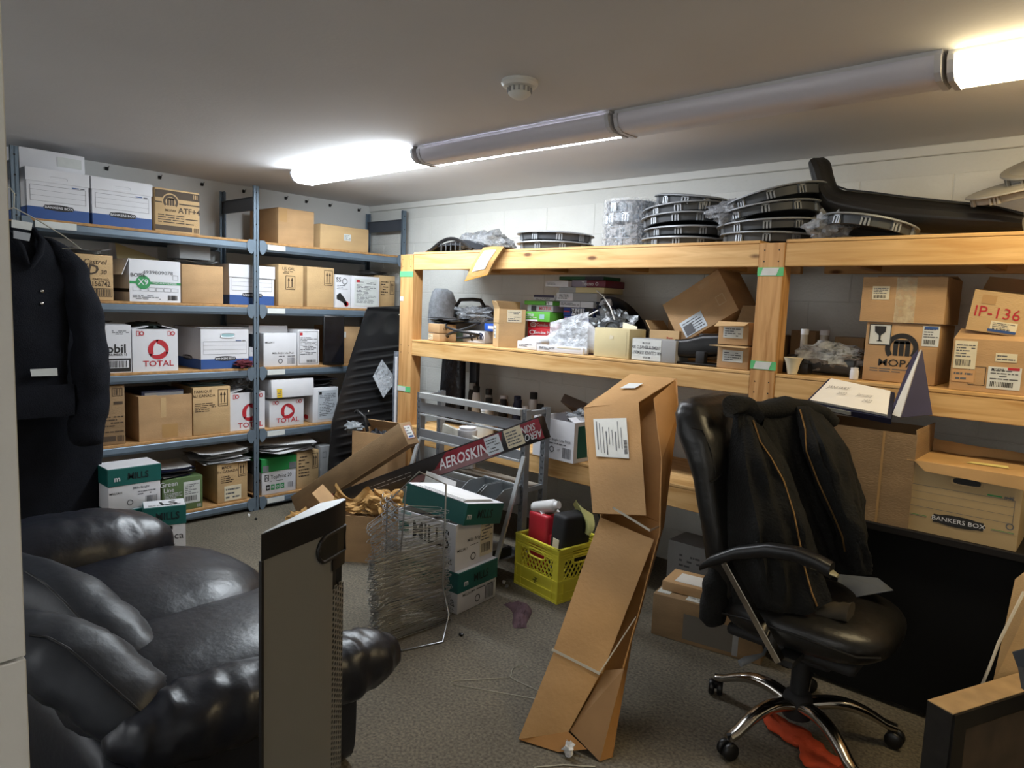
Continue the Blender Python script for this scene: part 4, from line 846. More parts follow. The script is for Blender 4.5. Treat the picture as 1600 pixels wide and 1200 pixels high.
# mirror-like oval with bagged metal hub
t = thing('fan_assembly', 'black oval shroud with bagged metal hub and white cable tie behind the pale box', 'car part', (-2.205, 3.44, D2))
m = MB(); Mx = Matrix.Translation((0, 0, .17)) @ Matrix.Rotation(math.radians(38), 4, 'Y') @ Matrix.Rotation(PI / 2, 4, 'X')
pr_ = []
m.grid(lambda u, v: Mx @ Vector((.215 * math.cos(2 * PI * u) * v ** .8, .122 * math.sin(2 * PI * u) * v ** .8, .045 * v * v)), 36, 8, wrap=True); m.build('shroud', BLK, t, 50)
m = MB(); crumple(m, (-.02, -.1, .16), (.14, .05, .085), 31, 28, 16, .5, 6); m.build('bag', mat('crinkled_foil_film', '6d7072', .15, .5, var=.7, scale=30, bump=.8, bscale=35), t, 60)
m = MB(); H = Matrix.Translation((.02, -.17, .145)) @ Matrix.Rotation(PI / 2, 4, 'X'); m.lathe([(0, .0), (.012, .0), (.014, .008), (.024, .008), (.026, .0), (.04, .0), (.044, .008), (.046, -.03)], 26, H); m.build('hub', HUBD, t, 40)
m = MB(); m.tube([(.03, -.165, .2), (-.0, -.17, .27), (-.05, -.17, .33), (-.1, -.17, .36)], .004, 6); m.tube([(-.08, -.17, .25), (-.18, -.2, .19), (-.24, -.22, .1), (-.245, -.23, .01)], .004, 6); m.build('cable_tie', PAPER, t, 60)
m = MB(); m.grid(lambda u, v: (.11 + .09 * u + .03 * v, -.2 - .02 * math.sin(PI * v), .06 + .13 * (1 - v) - .02 * u), 6, 8); m.build('paper_tag', CREAM, t, 60)
k = wbx('small_carton', 'pale buff square carton in front of the black oval shroud', 928, 513, 985, 561, 3.13, .15, TAN, z0=D2, rot=math.radians(-3)); k.blob('front', .5, .75, [(-.012, -.02), (.012, -.016), (.014, .0), (-.01, .004)], CREAM); k.rect('front', .93, .1, .935, .9, BROWNINK); k.done()
k = wbx('air_filter_carton', 'small grey carton with white AIR CLEANER ELEMENT label', 987, 530, 1057, 568, 3.12, .13, GREYC, z0=D2, rot=math.radians(-2)); k.label('front', .01, .03, .68, .97, LBL, lines=0); k.text('front', 'AIR CLEANER ELEMENT', .34, .6, .023, GREYINK, off=.003, stretch=.72); k.text('front', 'AIR CLEANER ELEMENT', .36, .38, .023, GREYINK, off=.003, stretch=.72, rot=PI); k.text('front', 'MOPAR', .34, .8, .014, GREYINK, off=.003); k.text('front', 'MOPAR', .36, .16, .014, GREYINK, off=.003, rot=PI)
k.rect('right', .2, .3, .8, .34, BROWNINK); k.rect('front', .34, .56, .62, .585, GREYINK, off=.003); k.done()
k = wbx('cardboard_box', 'open brown carton with a raised flap behind the air filter carton', 1014, 516, 1060, 560, 3.32, .2, CARD2, z0=D2, opened=(('b', -8, .1), ('l', 35, .06))); k.text('front', 'Mopar', .7, .75, .014, REDINK); k.done()
P0 = at(1064, 538, 1, 3.34); k = K('cardboard_box', 'big brown cardboard box tipped on its corner with square white label', 'box', (P0.x, 3.34, max(P0.z, D2 + .06)), .36, .26, .24, Euler((0, math.radians(-32), 0)), CARD, flaps=False)
k.label('front', .12, .06, .5, .42, mat('label_blueish', 'c3cbd2', .6), lines=5); k.quad('front', [(.15, .08), (.3, .08), (.3, .3), (.15, .3)], GREYINK, off=.003); k.frame('front', .78, .3, .9, .5, .001, CREAM); k.rect('front', .62, .8, .8, .92, mat('tape_brown', 'b08a58', .4)); k.done()
t = thing('box_prop', 'brown carton lying behind the tipped box, one flap up', 'box', (-1.56, 3.42, D2)); m = MB(); m.box(0, .26, 0, .22, 0, .16); m.build('body', CARD3, t); m = MB(); m.plate([(.02, -.02, .15), (.24, -.02, .15), (.25, -.1, .3), (.1, -.1, .3)], .004); m.build('flap', CARD3, t)
t = thing('air_duct', 'black plastic air duct lying at the shelf edge under the tipped box', 'car part', (-1.60, 3.19, D2))
m = MB(); m.rbox(-.1, .12, -.06, .08, .002, .012, .004); m.build('base_plate', BLK, t, 40)
m = MB(); m.loft([((-.11, -.02, .075), (0, .04, 0), (0, 0, .045)), ((-.05, 0, .08), (0, .055, 0), (0, 0, .05)), ((.02, .02, .095), (0, .06, 0), (0, 0, .06)), ((.1, .03, .105), (0, .055, 0), (0, 0, .055))], 20, 0, ex=4); m.build('duct', BLK, t, 40)
m = MB(); m.rbox(-.118, -.108, -.06, .02, .03, .12, .004); m.build('mouth_flange', BLKM, t, 40)
m = MB(); m.rbox(.0, .05, -.06, -.02, .01, .07, .008); m.build('mount', BLKM, t, 40); MB().rbox(-.02, .1, .0, .06, .13, .155, .01).build('mount', BLKM, t, 40)
for i, (l, t_, r, b, s) in enumerate(((1120, 541, 1172, 581, 'lower small brown carton with open lid beside the right timber post'), (1122, 505, 1172, 541, 'upper small brown carton with open lid beside the right timber post'))):
    x0, x1, za, zb = rc(l, t_, r, b, 3.125); k = K('small_carton', s, 'box', (x0, 3.125, D2 + i * .112), x1 - x0 - .005, .16, .108, math.radians(-2), CARD, flaps=False)
    k.label('front', .18, .3, .82, .8, LBL, lines=4); m = MB(); m.plate([(0, -.002, .106), (x1 - x0 - .005, -.002, .106), (x1 - x0 - .01, -.035, .09 if i else .1), (-.02 * (1 - i), -.045, .082 if i else .104)], .003); m.build('lid_flap', CARD2, k.root); k.text('right', 'PARTS', .5, .5, .02, BROWNINK); k.done()
# ---- middle deck, right bay
k = wbx('cardboard_box', 'brown carton with dark omega emblem and fragile sign under another carton', 1350, 505, 1465, 600, 3.2, .3, CARD, z0=D2)
zt = D2 + k.h + .002
k.label('front', .05, .62, .36, .97, LBL, lines=0); k.frame('front', .05, .62, .36, .97, .003, INK, off=.003)
k.blob('front', .205, .8, [(-.022, .034), (.022, .034), (.02, .01), (.004, -.004), (.003, -.024), (.013, -.03), (-.013, -.03), (-.003, -.024), (-.004, -.004), (-.02, .01)], INK, off=.0034)
omega(k, 'front', .52, .58, .062, INK); k.text('front', 'MOPAR', .52, .32, .042, INK, bold=.02, stretch=1.2); k.label('front', .78, .64, 1.0, .97, LBL, lines=4, bar=True); k.rect('front', .8, .92, .98, .96, BLUE, off=.003); k.lines('front', .1, .16, .8, .24, 2, GREYINK); k.done()
k = wbx('cardboard_box', 'plain brown carton with small white label, on the omega emblem carton', 1346, 433, 1478, 506, 3.19, .3, CARD, z0=zt, opened=(('f', -86, .1), ('b', -80, .1))); k.label('front', .13, .5, .34, .8, CREAM, lines=4, bar=True); k.rect('front', .42, .0, .66, 1, TAPE, 'clear_tape'); k.done()
k = wbx('cardboard_box', 'brown carton with many white labels at the far end of the middle shelf', 1486, 532, 1640, 614, 3.13, .28, CARD, z0=D2, opened=(('b', 20, .1), ('f', -70, .1), ('r', 80, .1)))
zt = D2 + k.h + .036
k.label('front', .02, .42, .26, .96, CREAM, lines=5, bar=True); k.label('front', .02, .16, .26, .4, mat('peach_label', 'c69a6b', .7), lines=2); k.label('front', .46, .6, .68, .76, CREAM, lines=2); k.label('front', .4, .08, .74, .5, LBL, lines=4, bar=True); k.rect('front', .6, .45, .72, .5, REDINK, off=.003); k.frame('front', .2, .12, .38, .48, .002, INK); k.text('front', 'MOPAR', .5, .45, .012, INK, off=.003); k.done()
k = wbx('cardboard_box', 'yellowish carton printed IP-136 in red, tilted on the labelled carton', 1511, 452, 1660, 528, 3.17, .26, CARD2, z0=zt, opened=(('b', 60, .1), ('r', -60, .1)), rot=math.radians(3)); k.root.rotation_euler = Euler((math.radians(3), math.radians(7), math.radians(3)))
k.text('front', 'IP-136', .30, .48, .058, REDINK, bold=0); k.label('front', .26, .06, .55, .3, CREAM, lines=3, bar=True); k.rect('front', .24, .04, .55, .1, BLUE, off=.003); k.text('front', 'BL', .78, .83, .07, REDINK, bold=.02); k.disc('front', .92, .83, .0, .02, REDINK); k.frame('front', .6, .72, .7, .94, .002, REDINK); k.rect('front', .1, .68, .26, .9, mat('tape_brown', 'b08a58', .4)); k.done()
def bottle(label, x, y, z, r, h, m, capm, capr=None, neck=.25, name='bottle', group=None, lbl=None, caph=None):
    t = thing(name, label, 'bottle', (x, y, z), 0, group); nr = capr or r * .42; hb = h * (1 - neck); ch = caph or h * .13
    MB().lathe([(0, .0005), (r * .92, .0005), (r, .006), (r, hb * .8), (r * .92, hb * .9), (nr, hb), (nr, h - ch), (0, h - ch)], 20).build('body', m, t, 40)
    MB().lathe([(nr * 1.08, h - ch), (nr * 1.12, h - ch * .1), (nr, h), (0, h)], 16).build('cap', capm, t, 40)
    if lbl: MB().lathe([(r + .0006, hb * .15), (r + .0006, hb * .7)], 20).build('wrap_label', lbl, t, 60)
    return t
CLR = mat('clear_grey_plastic', 'a59d92', .25)
bottle('tall pale bottle with dark label beside the right timber post', -1.165, 3.36, D2, .036, .2, CLR, WHITE, .016, .45, lbl=mat('dark_label', '2a2420', .5))
bottle('second pale bottle behind the tall one, right bay', -1.10, 3.44, D2, .034, .2, CLR, WHITE, .02, .4)
k = K('small_carton', 'brown carton with blue label behind the dark bagged part', 'box', (-1.06, 3.46, D2), .13, .14, .17, 0, CARD3); k.rect('front', .0, .35, .6, .55, BLUE); k.done()
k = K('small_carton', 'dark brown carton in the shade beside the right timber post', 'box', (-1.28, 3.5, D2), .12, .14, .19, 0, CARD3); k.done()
t = thing('bagged_part', 'dark grey part in shiny clear bag beside the omega emblem carton', 'wrapped part', (-.995, 3.3, D2)); m = MB(); m.loft([((-.1, 0, .05), (0, .06, 0), (0, 0, .045)), ((0, 0, .075), (0, .07, 0), (0, 0, .07)), ((.09, 0, .055), (0, .06, 0), (0, 0, .05))], 16, .01, 9, 3); m.build('part', mat('slate_part', '3b434d', .4), t, 50)
m = MB(); crumple(m, (-.02, -.02, .085), (.13, .07, .055), 41, 26, 14, .45, 5); m.v = [(a, b, max(c, .003)) for a, b, c in m.v]; m.build('bag', BAG, t, 60)
t = thing('plastic_scrap', 'black plastic bracket between post and bagged part', 'car part', (-1.14, 3.22, D2)); m = MB(); m.rbox(-.06, .06, -.03, .04, .001, .05, .006); m.rbox(-.04, .0, -.02, .03, .05, .085, .006); m.build('bracket_body', BLK, t, 40)
bottle('small white canister in front of the omega emblem carton', -.875, 3.155, D2, .017, .05, WHITE, WHITE, .014, .12, name='canister')
t = thing('paper_cup', 'crushed cream paper cup at the shelf edge right of the post', 'cup', (-1.125, 3.13, D2)); MB().lathe([(.02, .001), (.03, .05), (.041, .075), (.038, .075), (.027, .05), (.018, .004)], 20, Matrix.Rotation(math.radians(0), 4, 'X')).build('wall', CREAM, t, 50); MB().lathe([(0, .002), (.02, .002)], 20).build('bottom', CREAM, t)
# ---- lowest deck
k = wbx('paper_box', 'open white paper box with small print on the lowest timber shelf', 833, 655, 900, 714, 3.06, .3, WHITE, z0=D3, opened=(('r', -70, .05),), rot=math.radians(-3)); k.text('front', 'Mills Bright Lite Pack', .62, .5, .022, GREYINK); k.text('front', 'MILLS411', .14, .5, .02, INK); k.lines('front', .4, .38, .92, .44, 1, GREYINK); k.disc('front', .48, .25, .012, .018, GREYINK); k.text('front', '17', .64, .25, .02, INK); k.bars('front', .74, .08, .95, .34, 12, GREYINK); k.rect('right', .1, .1, .9, .9, TEAL); k.done()
t = thing('plastic_bag', 'crinkled clear film lying in the open white paper box', 'plastic bag', (-2.28, 3.2, D3 + .235)); m = MB(); crumple(m, (0, 0, 0), (.11, .08, .04), 51, 26, 14, .55, 6); m.build('film', BAGD, t, 60)
k = K('cardboard_box', 'shallow dark brown box lid leaning over the bottles, lowest timber shelf', 'box', (-2.58, 3.34, D3 + .285), .26, .2, .055, Euler((math.radians(-25), math.radians(14), math.radians(6))), mat('dark_brown_card', '5d4d42', .75)); k.label('top', .5, .3, .7, .6, GREYC, lines=2); k.done()
k = K('cardboard_box', 'brown box holding up the dark lid on the lowest timber shelf', 'box', (-2.62, 3.42, D3), .24, .2, .2, 0, CARD3); k.done()
BT = [(-3.05, 3.34, .03, .2, BLKM, BLKM, 'black'), (-2.98, 3.4, .03, .22, NAVY, NAVY, 'navy blue'), (-2.92, 3.34, .03, .21, NAVY, NAVY, 'navy blue'), (-2.86, 3.42, .032, .25, WHITE, BLKM, 'white'), (-2.83, 3.31, .028, .19, GREYC, WHITE, 'grey'), (-2.76, 3.37, .03, .2, WHITE, BLKM, 'white'), (-3.12, 3.42, .034, .21, mat('amber_plastic', '8a5a32', .4), WHITE, 'amber'), (-3.2, 3.36, .032, .19, WHITE, BLKM, 'white'), (-3.28, 3.44, .03, .23, GREYC, BLKM, 'grey'), (-3.36, 3.4, .03, .24, WHITE, BLKM, 'white'), (-3.44, 3.44, .03, .25, BLKM, GREYC, 'black')]
for i, (x, y, r, h, m1, m2, cn) in enumerate(BT):
    bottle(cn + ' bottle, lowest timber shelf, ' + ('first', 'second', 'third', 'fourth', 'fifth', 'sixth', 'seventh', 'eighth', 'ninth', 'tenth', 'eleventh')[sorted(range(11), key=lambda q: BT[q][0]).index(i)] + ' from the left timber post', x, y, D3, r, h * 1.22, m1, m2, r * .7, .12, group='bottles in a row on the lowest timber shelf', caph=h * .22)
bottle('large white jug bottle behind the grey bin rack', -3.08, 3.2, D3, .06, .2, mat('milky_jug', 'c9c6bd', .4), WHITE, .025, .3)
t = thing('dark_wrapped_panel', 'tall dark film wrapped panel standing behind the left timber post, lowest shelf', 'wrapped part', (-3.62, 3.42, D3)); m = MB(); m.loft([((0, 0, .003), (.1, 0, 0), (0, .04, 0)), ((0, 0, .2), (.11, 0, 0), (0, .045, 0)), ((0, .0, .46), (.1, 0, 0), (0, .04, 0))], 24, .012, 10, 6, ex=4); m.build('wrap', mat('dark_film', '20242e', .22, bump=.8, bscale=30, var=.4, scale=10), t, 60)
t = thing('dark_pillar_trim', 'narrow dark trim strip standing beside the dark wrapped panel', 'car part', (-3.49, 3.5, D3)); m = MB(); m.rbox(-.03, .04, -.02, .02, .001, .47, .008); m.build('strip', BLKC, t, 40)
# ================================================================== things on the floor
def frame_rot(p0, p1, up=(0, 0, 1)):
    x = (Vector(p1) - Vector(p0)).normalized(); y = Vector(up).cross(x).normalized(); z = x.cross(y)
    return Matrix((x, y, z)).transposed().to_euler()
# ---- ribbed black panel leaning on the steel shelving
t = thing('ribbed_panel', 'tall black ribbed plastic panel leaning against the steel shelving end', 'panel', (-4.2, 2.78, 0))
p_lt, p_rt, p_lb = at(574, 480, 0, -4.36), at(640, 477, 0, -4.36), at(510, 770, 0, -4.05)
p_ml, p_ml2 = at(548, 560, 0, -4.27), at(519, 660, 0, -4.14)
p_rb = at(640, 735, 0, -4.0); p_rb2 = p_rb.copy()
LE = [(0, p_lb), (.36, p_ml2), (.72, p_ml), (.97, p_lt)]
def edge(v):
    for i in range(3):
        if v <= LE[i + 1][0]: g = (v - LE[i][0]) / (LE[i + 1][0] - LE[i][0]); return LE[i][1].lerp(LE[i + 1][1], g)
    return p_lt.copy()
def rib(u, v):
    a = edge(v); b = p_rb.lerp(p_rt, v); p = a.lerp(b, u)
    if .12 < v < .78 and .06 < u: p += Vector((.95, -.2, .25)) * (.0075 * max(0, math.sin((v - .12) / .66 * 2 * PI * 14)) * min(1, (u - .06) * 12))
    for cu, cv in ((.22, .885), (.62, .885)):
        r = math.hypot((u - cu) * 3.2, (v - cv) * 9)
        if r < .55: p += Vector((-.012, 0, 0)) * math.cos(r / .55 * PI / 2)
    if v > .955: p += Vector((.012, 0, 0)) * math.sin((v - .955) / .045 * PI)
    p.z = max(p.z, .004); return p
m = MB(); nu, nv = 26, 190; m.grid(rib, nu, nv); k = len(m.v); m.v += [(a - .014, b + .003, max(c - .003, .001)) for a, b, c in m.v]
m.f += [tuple(q + k for q in reversed(f)) for f in m.f]
ring = [i * (nv + 1) for i in range(nu + 1)] + [nu * (nv + 1) + q for q in range(1, nv + 1)] + [i * (nv + 1) + nv for i in range(nu - 1, -1, -1)] + [q for q in range(nv - 1, 0, -1)]
m.f += [(ring[i], ring[i] + k, ring[(i + 1) % len(ring)] + k, ring[(i + 1) % len(ring)]) for i in range(len(ring))]
m.build('sheet', BLK, t, 60, world=True)
for px, py in ((621, 492), (573, 642)):
    c = at(px, py, 0, -4.29 if py < 600 else -4.15); b = MB().lathe([(0, .006), (.006, .004), (.008, 0)], 10, Matrix.Translation(c + Vector((.03, -.004, 0))) @ Matrix.Rotation(PI / 2, 4, 'Y')); b.build('rivet', CHROME, t, 50, world=True)
t = thing('document_pouch', 'clear plastic pouch with folded paper hung diagonally on the ribbed panel', 'pouch', tuple(at(600, 600, 0, -4.16)))
c = [at(596, 561, 0, -4.185), at(619, 594, 0, -4.145), at(598, 621, 0, -4.12), at(582, 588, 0, -4.15)]; off = Vector((.02, -.01, 0))
MB().plate([q + off for q in (c[0], c[3], c[2], c[1])], .002).build('pouch_film', BAG, t, world=True)
MB().plate([q + off * .8 for q in (c[3].lerp(c[0], .12), c[3].lerp(c[2], .03), c[2].lerp(c[3], .04), c[1].lerp(c[2], .1))][0:1] + [c[3].lerp(c[2], .08) + off * .8, c[2].lerp(c[1], .06) + off * .8, c[1].lerp(c[0], .2) + off * .8], .0015).build('paper_insert', PAPER, t, world=True)
t = thing('foil_tube', 'crinkled grey foil roll standing behind the left timber post', 'roll', (-3.98, 3.2, 0)); m = MB(); m.loft([((0, 0, z), (.035, 0, 0), (0, .03, 0)) for z in (.002, .2, .4, .6, .8, 1.0, 1.15)], 16, .01, 16, 3); m.build('roll_skin', mat('crinkled_foil', '8d94a0', .3, .4, var=.4, scale=40, bump=.6, bscale=50), t, 60)
t = thing('white_edge_strip', 'thin white strip standing against the left timber post', 'strip', (-3.88, 3.13, 0)); MB().rbox(-.028, -.006, -.012, .0, .001, 1.12, .003, 1).build('strip', WHITE, t)

# ---- open brown box in front of it
k = K('cardboard_box', 'open brown box of dark parts standing before the ribbed panel', 'box', (-3.90, 2.76, 0), .29, .22, .625, math.radians(18), CARD, opened=(('b', -40, .08),))
k.label('left', .35, .66, .55, .86, LBL, lines=4); k.rect('front', .5, .7, .62, .72, CREAM); k.done()
t = thing('dark_car_parts', 'heap of dark hoses and brackets filling the open brown box', 'car parts', (-3.80, 2.92, .49)); m = MB(); crumple(m, (.0, 0, .05), (.085, .07, .08), 61, 22, 14, .5, 5); m.build('heap', BLKC, t, 60)
m = MB(); m.tube([(-.08, -.05, .12), (-.1, -.06, .22), (-.16, -.08, .26), (-.18, -.08, .245)], .012, 7); m.build('hose', BLK, t, 60); m = MB(); crumple(m, (-.14, -.12, .15), (.07, .06, .035), 63, 18, 12, .5, 6); m.build('foil', mat('grey_plastic_sheet', '72777b', .4), t, 60)

# ---- long boxes leaning on the bin rack
p0, p1 = Vector((-4.15, 2.50, .02)), Vector((-3.17, 2.645, .66))
k = K('long_carton', 'long plain brown carton leaning up from the floor to the bin rack', 'box', p0, (p1 - p0).length, .10, .145, frame_rot(p0, p1), CARD3)
k.quad('front', [(0, 0), (1, 0), (1, .02), (0, .02)], CARD); k.label('right', .2, .25, .8, .85, LBL, lines=4); k.rect('right', .28, .3, .7, .36, BLUE, off=.003); k.frame('right', .2, .25, .8, .85, .002, REDINK, off=.003); k.done()
BKR = mat('glossy_black_card', '1c1718', .35, var=.2, scale=6); CRIM = mat('crimson_print', '8e1f30', .4, var=.35, scale=5)
p0, p1 = Vector((-3.66, 2.44, .165)), Vector((-2.135, 2.655, .858)); L = (p1 - p0).length
k = K('long_carton', 'long black and red carton lettered AEROSKIN lying across the bin rack', 'box', p0, L, .06, .115, frame_rot(p0, p1), BKR)
k.quad('front', [(.52, .05), (.62, .95), (.86, .95), (.83, .05)], CRIM, off=.0014); k.quad('front', [(.9, .95), (1, .95), (1, .05), (.98, .05)], CRIM, off=.0014); k.quad('front', [(.4, .02), (.47, .35), (.8, .3), (.8, .02)], mat('grey_red_print', '7e5a5c', .4), off=.0018)
k.text('front', 'AEROSKIN', .685, .45, .08, WHITE, bold=.035, stretch=.95, off=.0026, slant=.25); k.label('front', .785, .1, .845, .92, mat('label_blueish', 'c3cbd2', .6), lines=5, off=.0034); k.label('front', .865, .1, .93, .95, CREAM, lines=5, off=.0034)
k.text('front', 'AERO', .965, .32, .05, WHITE, bold=.03, rot=PI, off=.0026, stretch=.85, slant=.25); k.text('front', 'SKIN', .955, .68, .05, WHITE, bold=.03, rot=PI, off=.0026, stretch=.85, slant=.25)
k.lines('front', .22, .4, .45, .75, 2, GREYC, fill=.18); k.rect('top', .4, 0, 1, 1, CRIM); k.rect('front', 0, 0, .04, 1, REDINK); k.text('front', 'NEW', .02, .5, .025, WHITE, off=.002); k.done()

# ---- slotted grey bin rack
rk = thing('bin_rack', 'grey slotted steel bin rack standing before the left timber bay', 'rack', (-2.85, 2.85, 0))
def slotted(x, y, h, nm='upright'):
    m = MB()
    for xx in (x - .017, x + .013): m.box(xx, xx + .004, y - .02, y + .02, 0, h)
    z = .0
    while z < h:
        m.box(x - .013, x + .013, y - .02, y - .017, z, min(h, z + .022)); z += .036
    m.box(x - .013, x - .008, y - .02, y - .017, 0, h); m.box(x + .008, x + .013, y - .02, y - .017, 0, h); m.box(x - .0015, x + .0015, y - .02, y - .017, 0, h); m.box(x - .013, x + .013, y + .012, y + .016, 0, h)
    return m.build(nm, ZINC, rk, world=True)
XA, XB = -3.30, -2.428
for x in (XA, XB): slotted(x, 2.85, .95); slotted(x, 3.02, .95, 'upright')
LT = mat('light_grey_steel', 'b4b7b8', .4, .3, var=.1, scale=8)
for z, h, d, m_ in ((.935, .035, .03, LT), (.86, .062, .004, ZINC), (.815, .012, .012, LT), (.70, .05, .004, ZINC), (.665, .014, .014, LT), (.5, .012, .012, LT), (.44, .05, .004, ZINC), (.15, .03, .03, ZINC)):
    MB().rbox(XA + .017, XB - .017, 2.835 - d / 2 - .004, 2.835 + d / 2, z - h / 2, z + h / 2, .001, 1).build('rail', m_, rk, world=True)
for x in (XA, XB):
    for z in (.93, .5, .16): MB().box(x - .012, x + .012, 2.87, 3.0, z - .012, z + .012).build('side_rail', ZINC, rk, world=True)
MB().bar((XB + .022, 2.82, .70), (-2.41, 2.58, .02), .024, .012).build('strut', LT, rk, world=True); MB().bar((XA + .022, 2.82, .66), (XA + .04, 2.58, .02), .024, .012).build('strut', LT, rk, world=True)
MB().rbox(XA, XB, 2.60, 2.82, .135, .14, .001, 1).build('tray', ZINC, rk, world=True)
BING = mat('grey_bin_plastic', '83888b', .4, .1)
def pbin(x, y, z, label, w=.125, d=.2, h=.1):
    t = thing('parts_bin', label, 'bin', (x, y, z), 0, 'open grey parts bins hung on the bin rack'); m = MB(); q = .003
    m.box(0, w, 0, d, 0, q)
    for xx in (0, w - q): m.plate([(xx, 0, q), (xx, d, q), (xx, d, h), (xx, d * .35, h), (xx, 0, h * .55)], q, dirv=(1, 0, 0))
    m.box(q, w - q, d - q, d, q, h); m.box(q, w - q, 0, q, q, h * .5); m.build('tray_shell', BING, t)
    MB().box(w * .15, w * .85, -.002, 0, h * .12, h * .4).build('label_holder', TAN, t)
    MB().rbox(-.003, w + .003, d - .01, d + .004, h - .004, h + .006, .001, 1).build('lip', BING, t); return t
pbin(-2.70, 2.626, .43, 'open grey parts bin, left of two hung on the bin rack'); pbin(-2.56, 2.626, .43, 'open grey parts bin, right of two beside the rack strut', .13)
t = thing('white_board', 'scuffed white painted board propped inside the bin rack', 'board', (-3.2, 2.93, .66)); m = MB(); m.rbox(0, .42, 0, .02, 0, .1, .003, 1, Matrix.Rotation(math.radians(8), 4, 'Y')); m.build('plank', mat('scuffed_white', 'b9b5aa', .6, var=.4, scale=12), t)
t = thing('white_tub', 'tall white plastic tub standing inside the bin rack', 'tub', (-2.98, 2.95, .515)); MB().lathe([(0, .001), (.055, .001), (.058, .21), (.06, .215), (.06, .235), (0, .238)], 24).build('tub_wall', WHITE, t, 40); MB().lathe([(.0, .239), (.05, .239), (.052, .25), (0, .252)], 24).build('lid', WHITE, t, 40)
MB().rbox(XA, XB, 2.865, 3.0, .495, .512, .001, 1).build('shelf', mat('grey_shelf_board', '8a8378', .7), rk, world=True)
t = thing('dark_tray', 'flat dark tray with papers lying at the foot of the bin rack', 'tray', (-2.72, 2.61, .1415)); MB().rbox(0, .28, 0, .18, 0, .05, .004).build('tray_body', BLKM, t, 40); MB().rbox(.02, .26, .01, .17, .05, .056, .001, 1).build('paper', GREYC, t)

# ---- open box of crumpled brown paper
k = K('cardboard_box', 'wide open cardboard box of crumpled brown paper behind the wire hangers', 'box', (-3.35, 2.22, 0), .455, .205, .275, math.radians(38), CARD, opened=(('l', 42, .16), ('b', 75, .08))); k.done()
KP = [((-3.11, 2.47, .35), (.14, .085, .06), 71, KRAFT, 'pale crumpled kraft paper spilling over the box of brown paper'), ((-2.97, 2.60, .36), (.12, .07, .07), 73, KRAFTD, 'dark crumpled kraft paper at the right end of the open box'), ((-3.27, 2.40, .30), (.09, .06, .04), 75, KRAFTD, 'dark crumpled kraft paper deep in the open box')]
for c, r, sd, m_, s in KP:
    t = thing('kraft_paper', s, 'paper', c, 0, 'crumpled brown packing paper'); m = MB(); crumple(m, (0, 0, 0), r, sd, 34, 20, .5, 4); m.build('sheet', m_, t, 25)
t = thing('kraft_paper', 'torn upright flap of kraft paper in the open box', 'paper', (-3.22, 2.33, .29), math.radians(38), 'crumpled brown packing paper'); m = MB(); m.grid(lambda u, v: ((u - .5) * .3 + .03 * noise.noise(Vector((u * 5, v * 5, 2))), .03 * noise.noise(Vector((u * 6, v * 6, 9))) + .05 * v, v * (.16 - .09 * abs(math.sin(u * 5)))), 20, 10); m.build('sheet', KRAFT, t, 25)
t = thing('kraft_paper', 'small scrap of crumpled kraft paper at the low end of the long cartons', 'paper', (-4.0, 2.44, .05), 0, 'crumpled brown packing paper'); m = MB(); crumple(m, (0, 0, .0), (.09, .07, .045), 77, 22, 14, .6, 5); m.build('sheet', KRAFT, t, 25)
t = thing('white_sheet', 'plain white card standing upright beside the crumpled brown paper', 'card', (-2.76, 2.52, .325), math.radians(20)); m = MB(); m.plate([(-.13, 0, 0), (.07, 0, -.01), (.1, .02, .22), (-.08, .01, .26)], .002); m.build('card', PAPER, t)
t = thing('manila_envelope', 'buff envelope under the white card by the teal lid', 'envelope', (-2.72, 2.47, .31), math.radians(20)); m = MB(); m.rbox(-.13, .14, -.05, .12, 0, .008, .002, 1); m.build('sleeve', mat('manila_gold', 'b09a5c', .7), t)

# ---- stack of white paper boxes with teal lids
R4 = math.radians(94.5)
k = mills((-2.324, 2.27, .0), .30, .40, .205, R4, 'white paper box with teal lid at the foot of the centre stack', lidh=.10, face_print=False)
k.text('front', 'MILLS411', .25, .42, .02, INK); k.lines('front', .1, .4, .95, .48, 1, GREYINK); k.disc('front', .5, .2, .014, .02, GREYINK); k.bars('front', .7, .08, .92, .42, 12, GREYINK); k.text('left', '.ca', .86, .28, .07, INK, bold=0); k.rect('left', .6, .08, .95, .09, GREYINK); k.done()
k = mills((-2.345, 2.265, .2115), .29, .40, .235, R4, 'white paper box lettered MILLS on its side, under the tilted teal lid', lid=False, face_print=False, opened=(), hollow=True)
k.text('left', 'MILLS', .58, .62, .13, INK, bold=.035, stretch=.8); k.text('left', '.ca', .86, .22, .07, INK, bold=0); k.rect('left', .02, .52, .2, .76, TEAL); k.text('front', 'MILLS411', .18, .42, .02, INK); k.text('front', 'Mills Bright', .5, .58, .026, GREYINK); k.lines('front', .38, .44, .72, .48, 1, GREYINK); k.disc('front', .46, .2, .014, .02, GREYINK)
k.label('front', .64, .12, .98, .96, CREAM, lines=6, bar=True); k.rect('left', .05, .92, .24, .985, mat('pale_blue_paper', '8fb0b4', .7)); k.done()
t = thing('teal_cover', 'tilted loose teal lid lettered MILLS topping the centre stack', 'lid', (-2.315, 2.285, .448), Euler((math.radians(4), math.radians(11), math.radians(96))))
w, d, h = .30, .42, .105; m = MB(); m.box(0, w, 0, .003, 0, h); m.box(0, w, d - .003, d, 0, h); m.box(0, .003, .003, d - .003, 0, h); m.box(w - .003, w, .003, d - .003, 0, h); m.box(.003, w - .003, .003, d - .003, h - .003, h); m.build('shell', TEAL, t)
MB().rbox(.002, w - .002, .002, d - .002, h, h + .003, .001, 1).build('lid_top', WHITE, t)
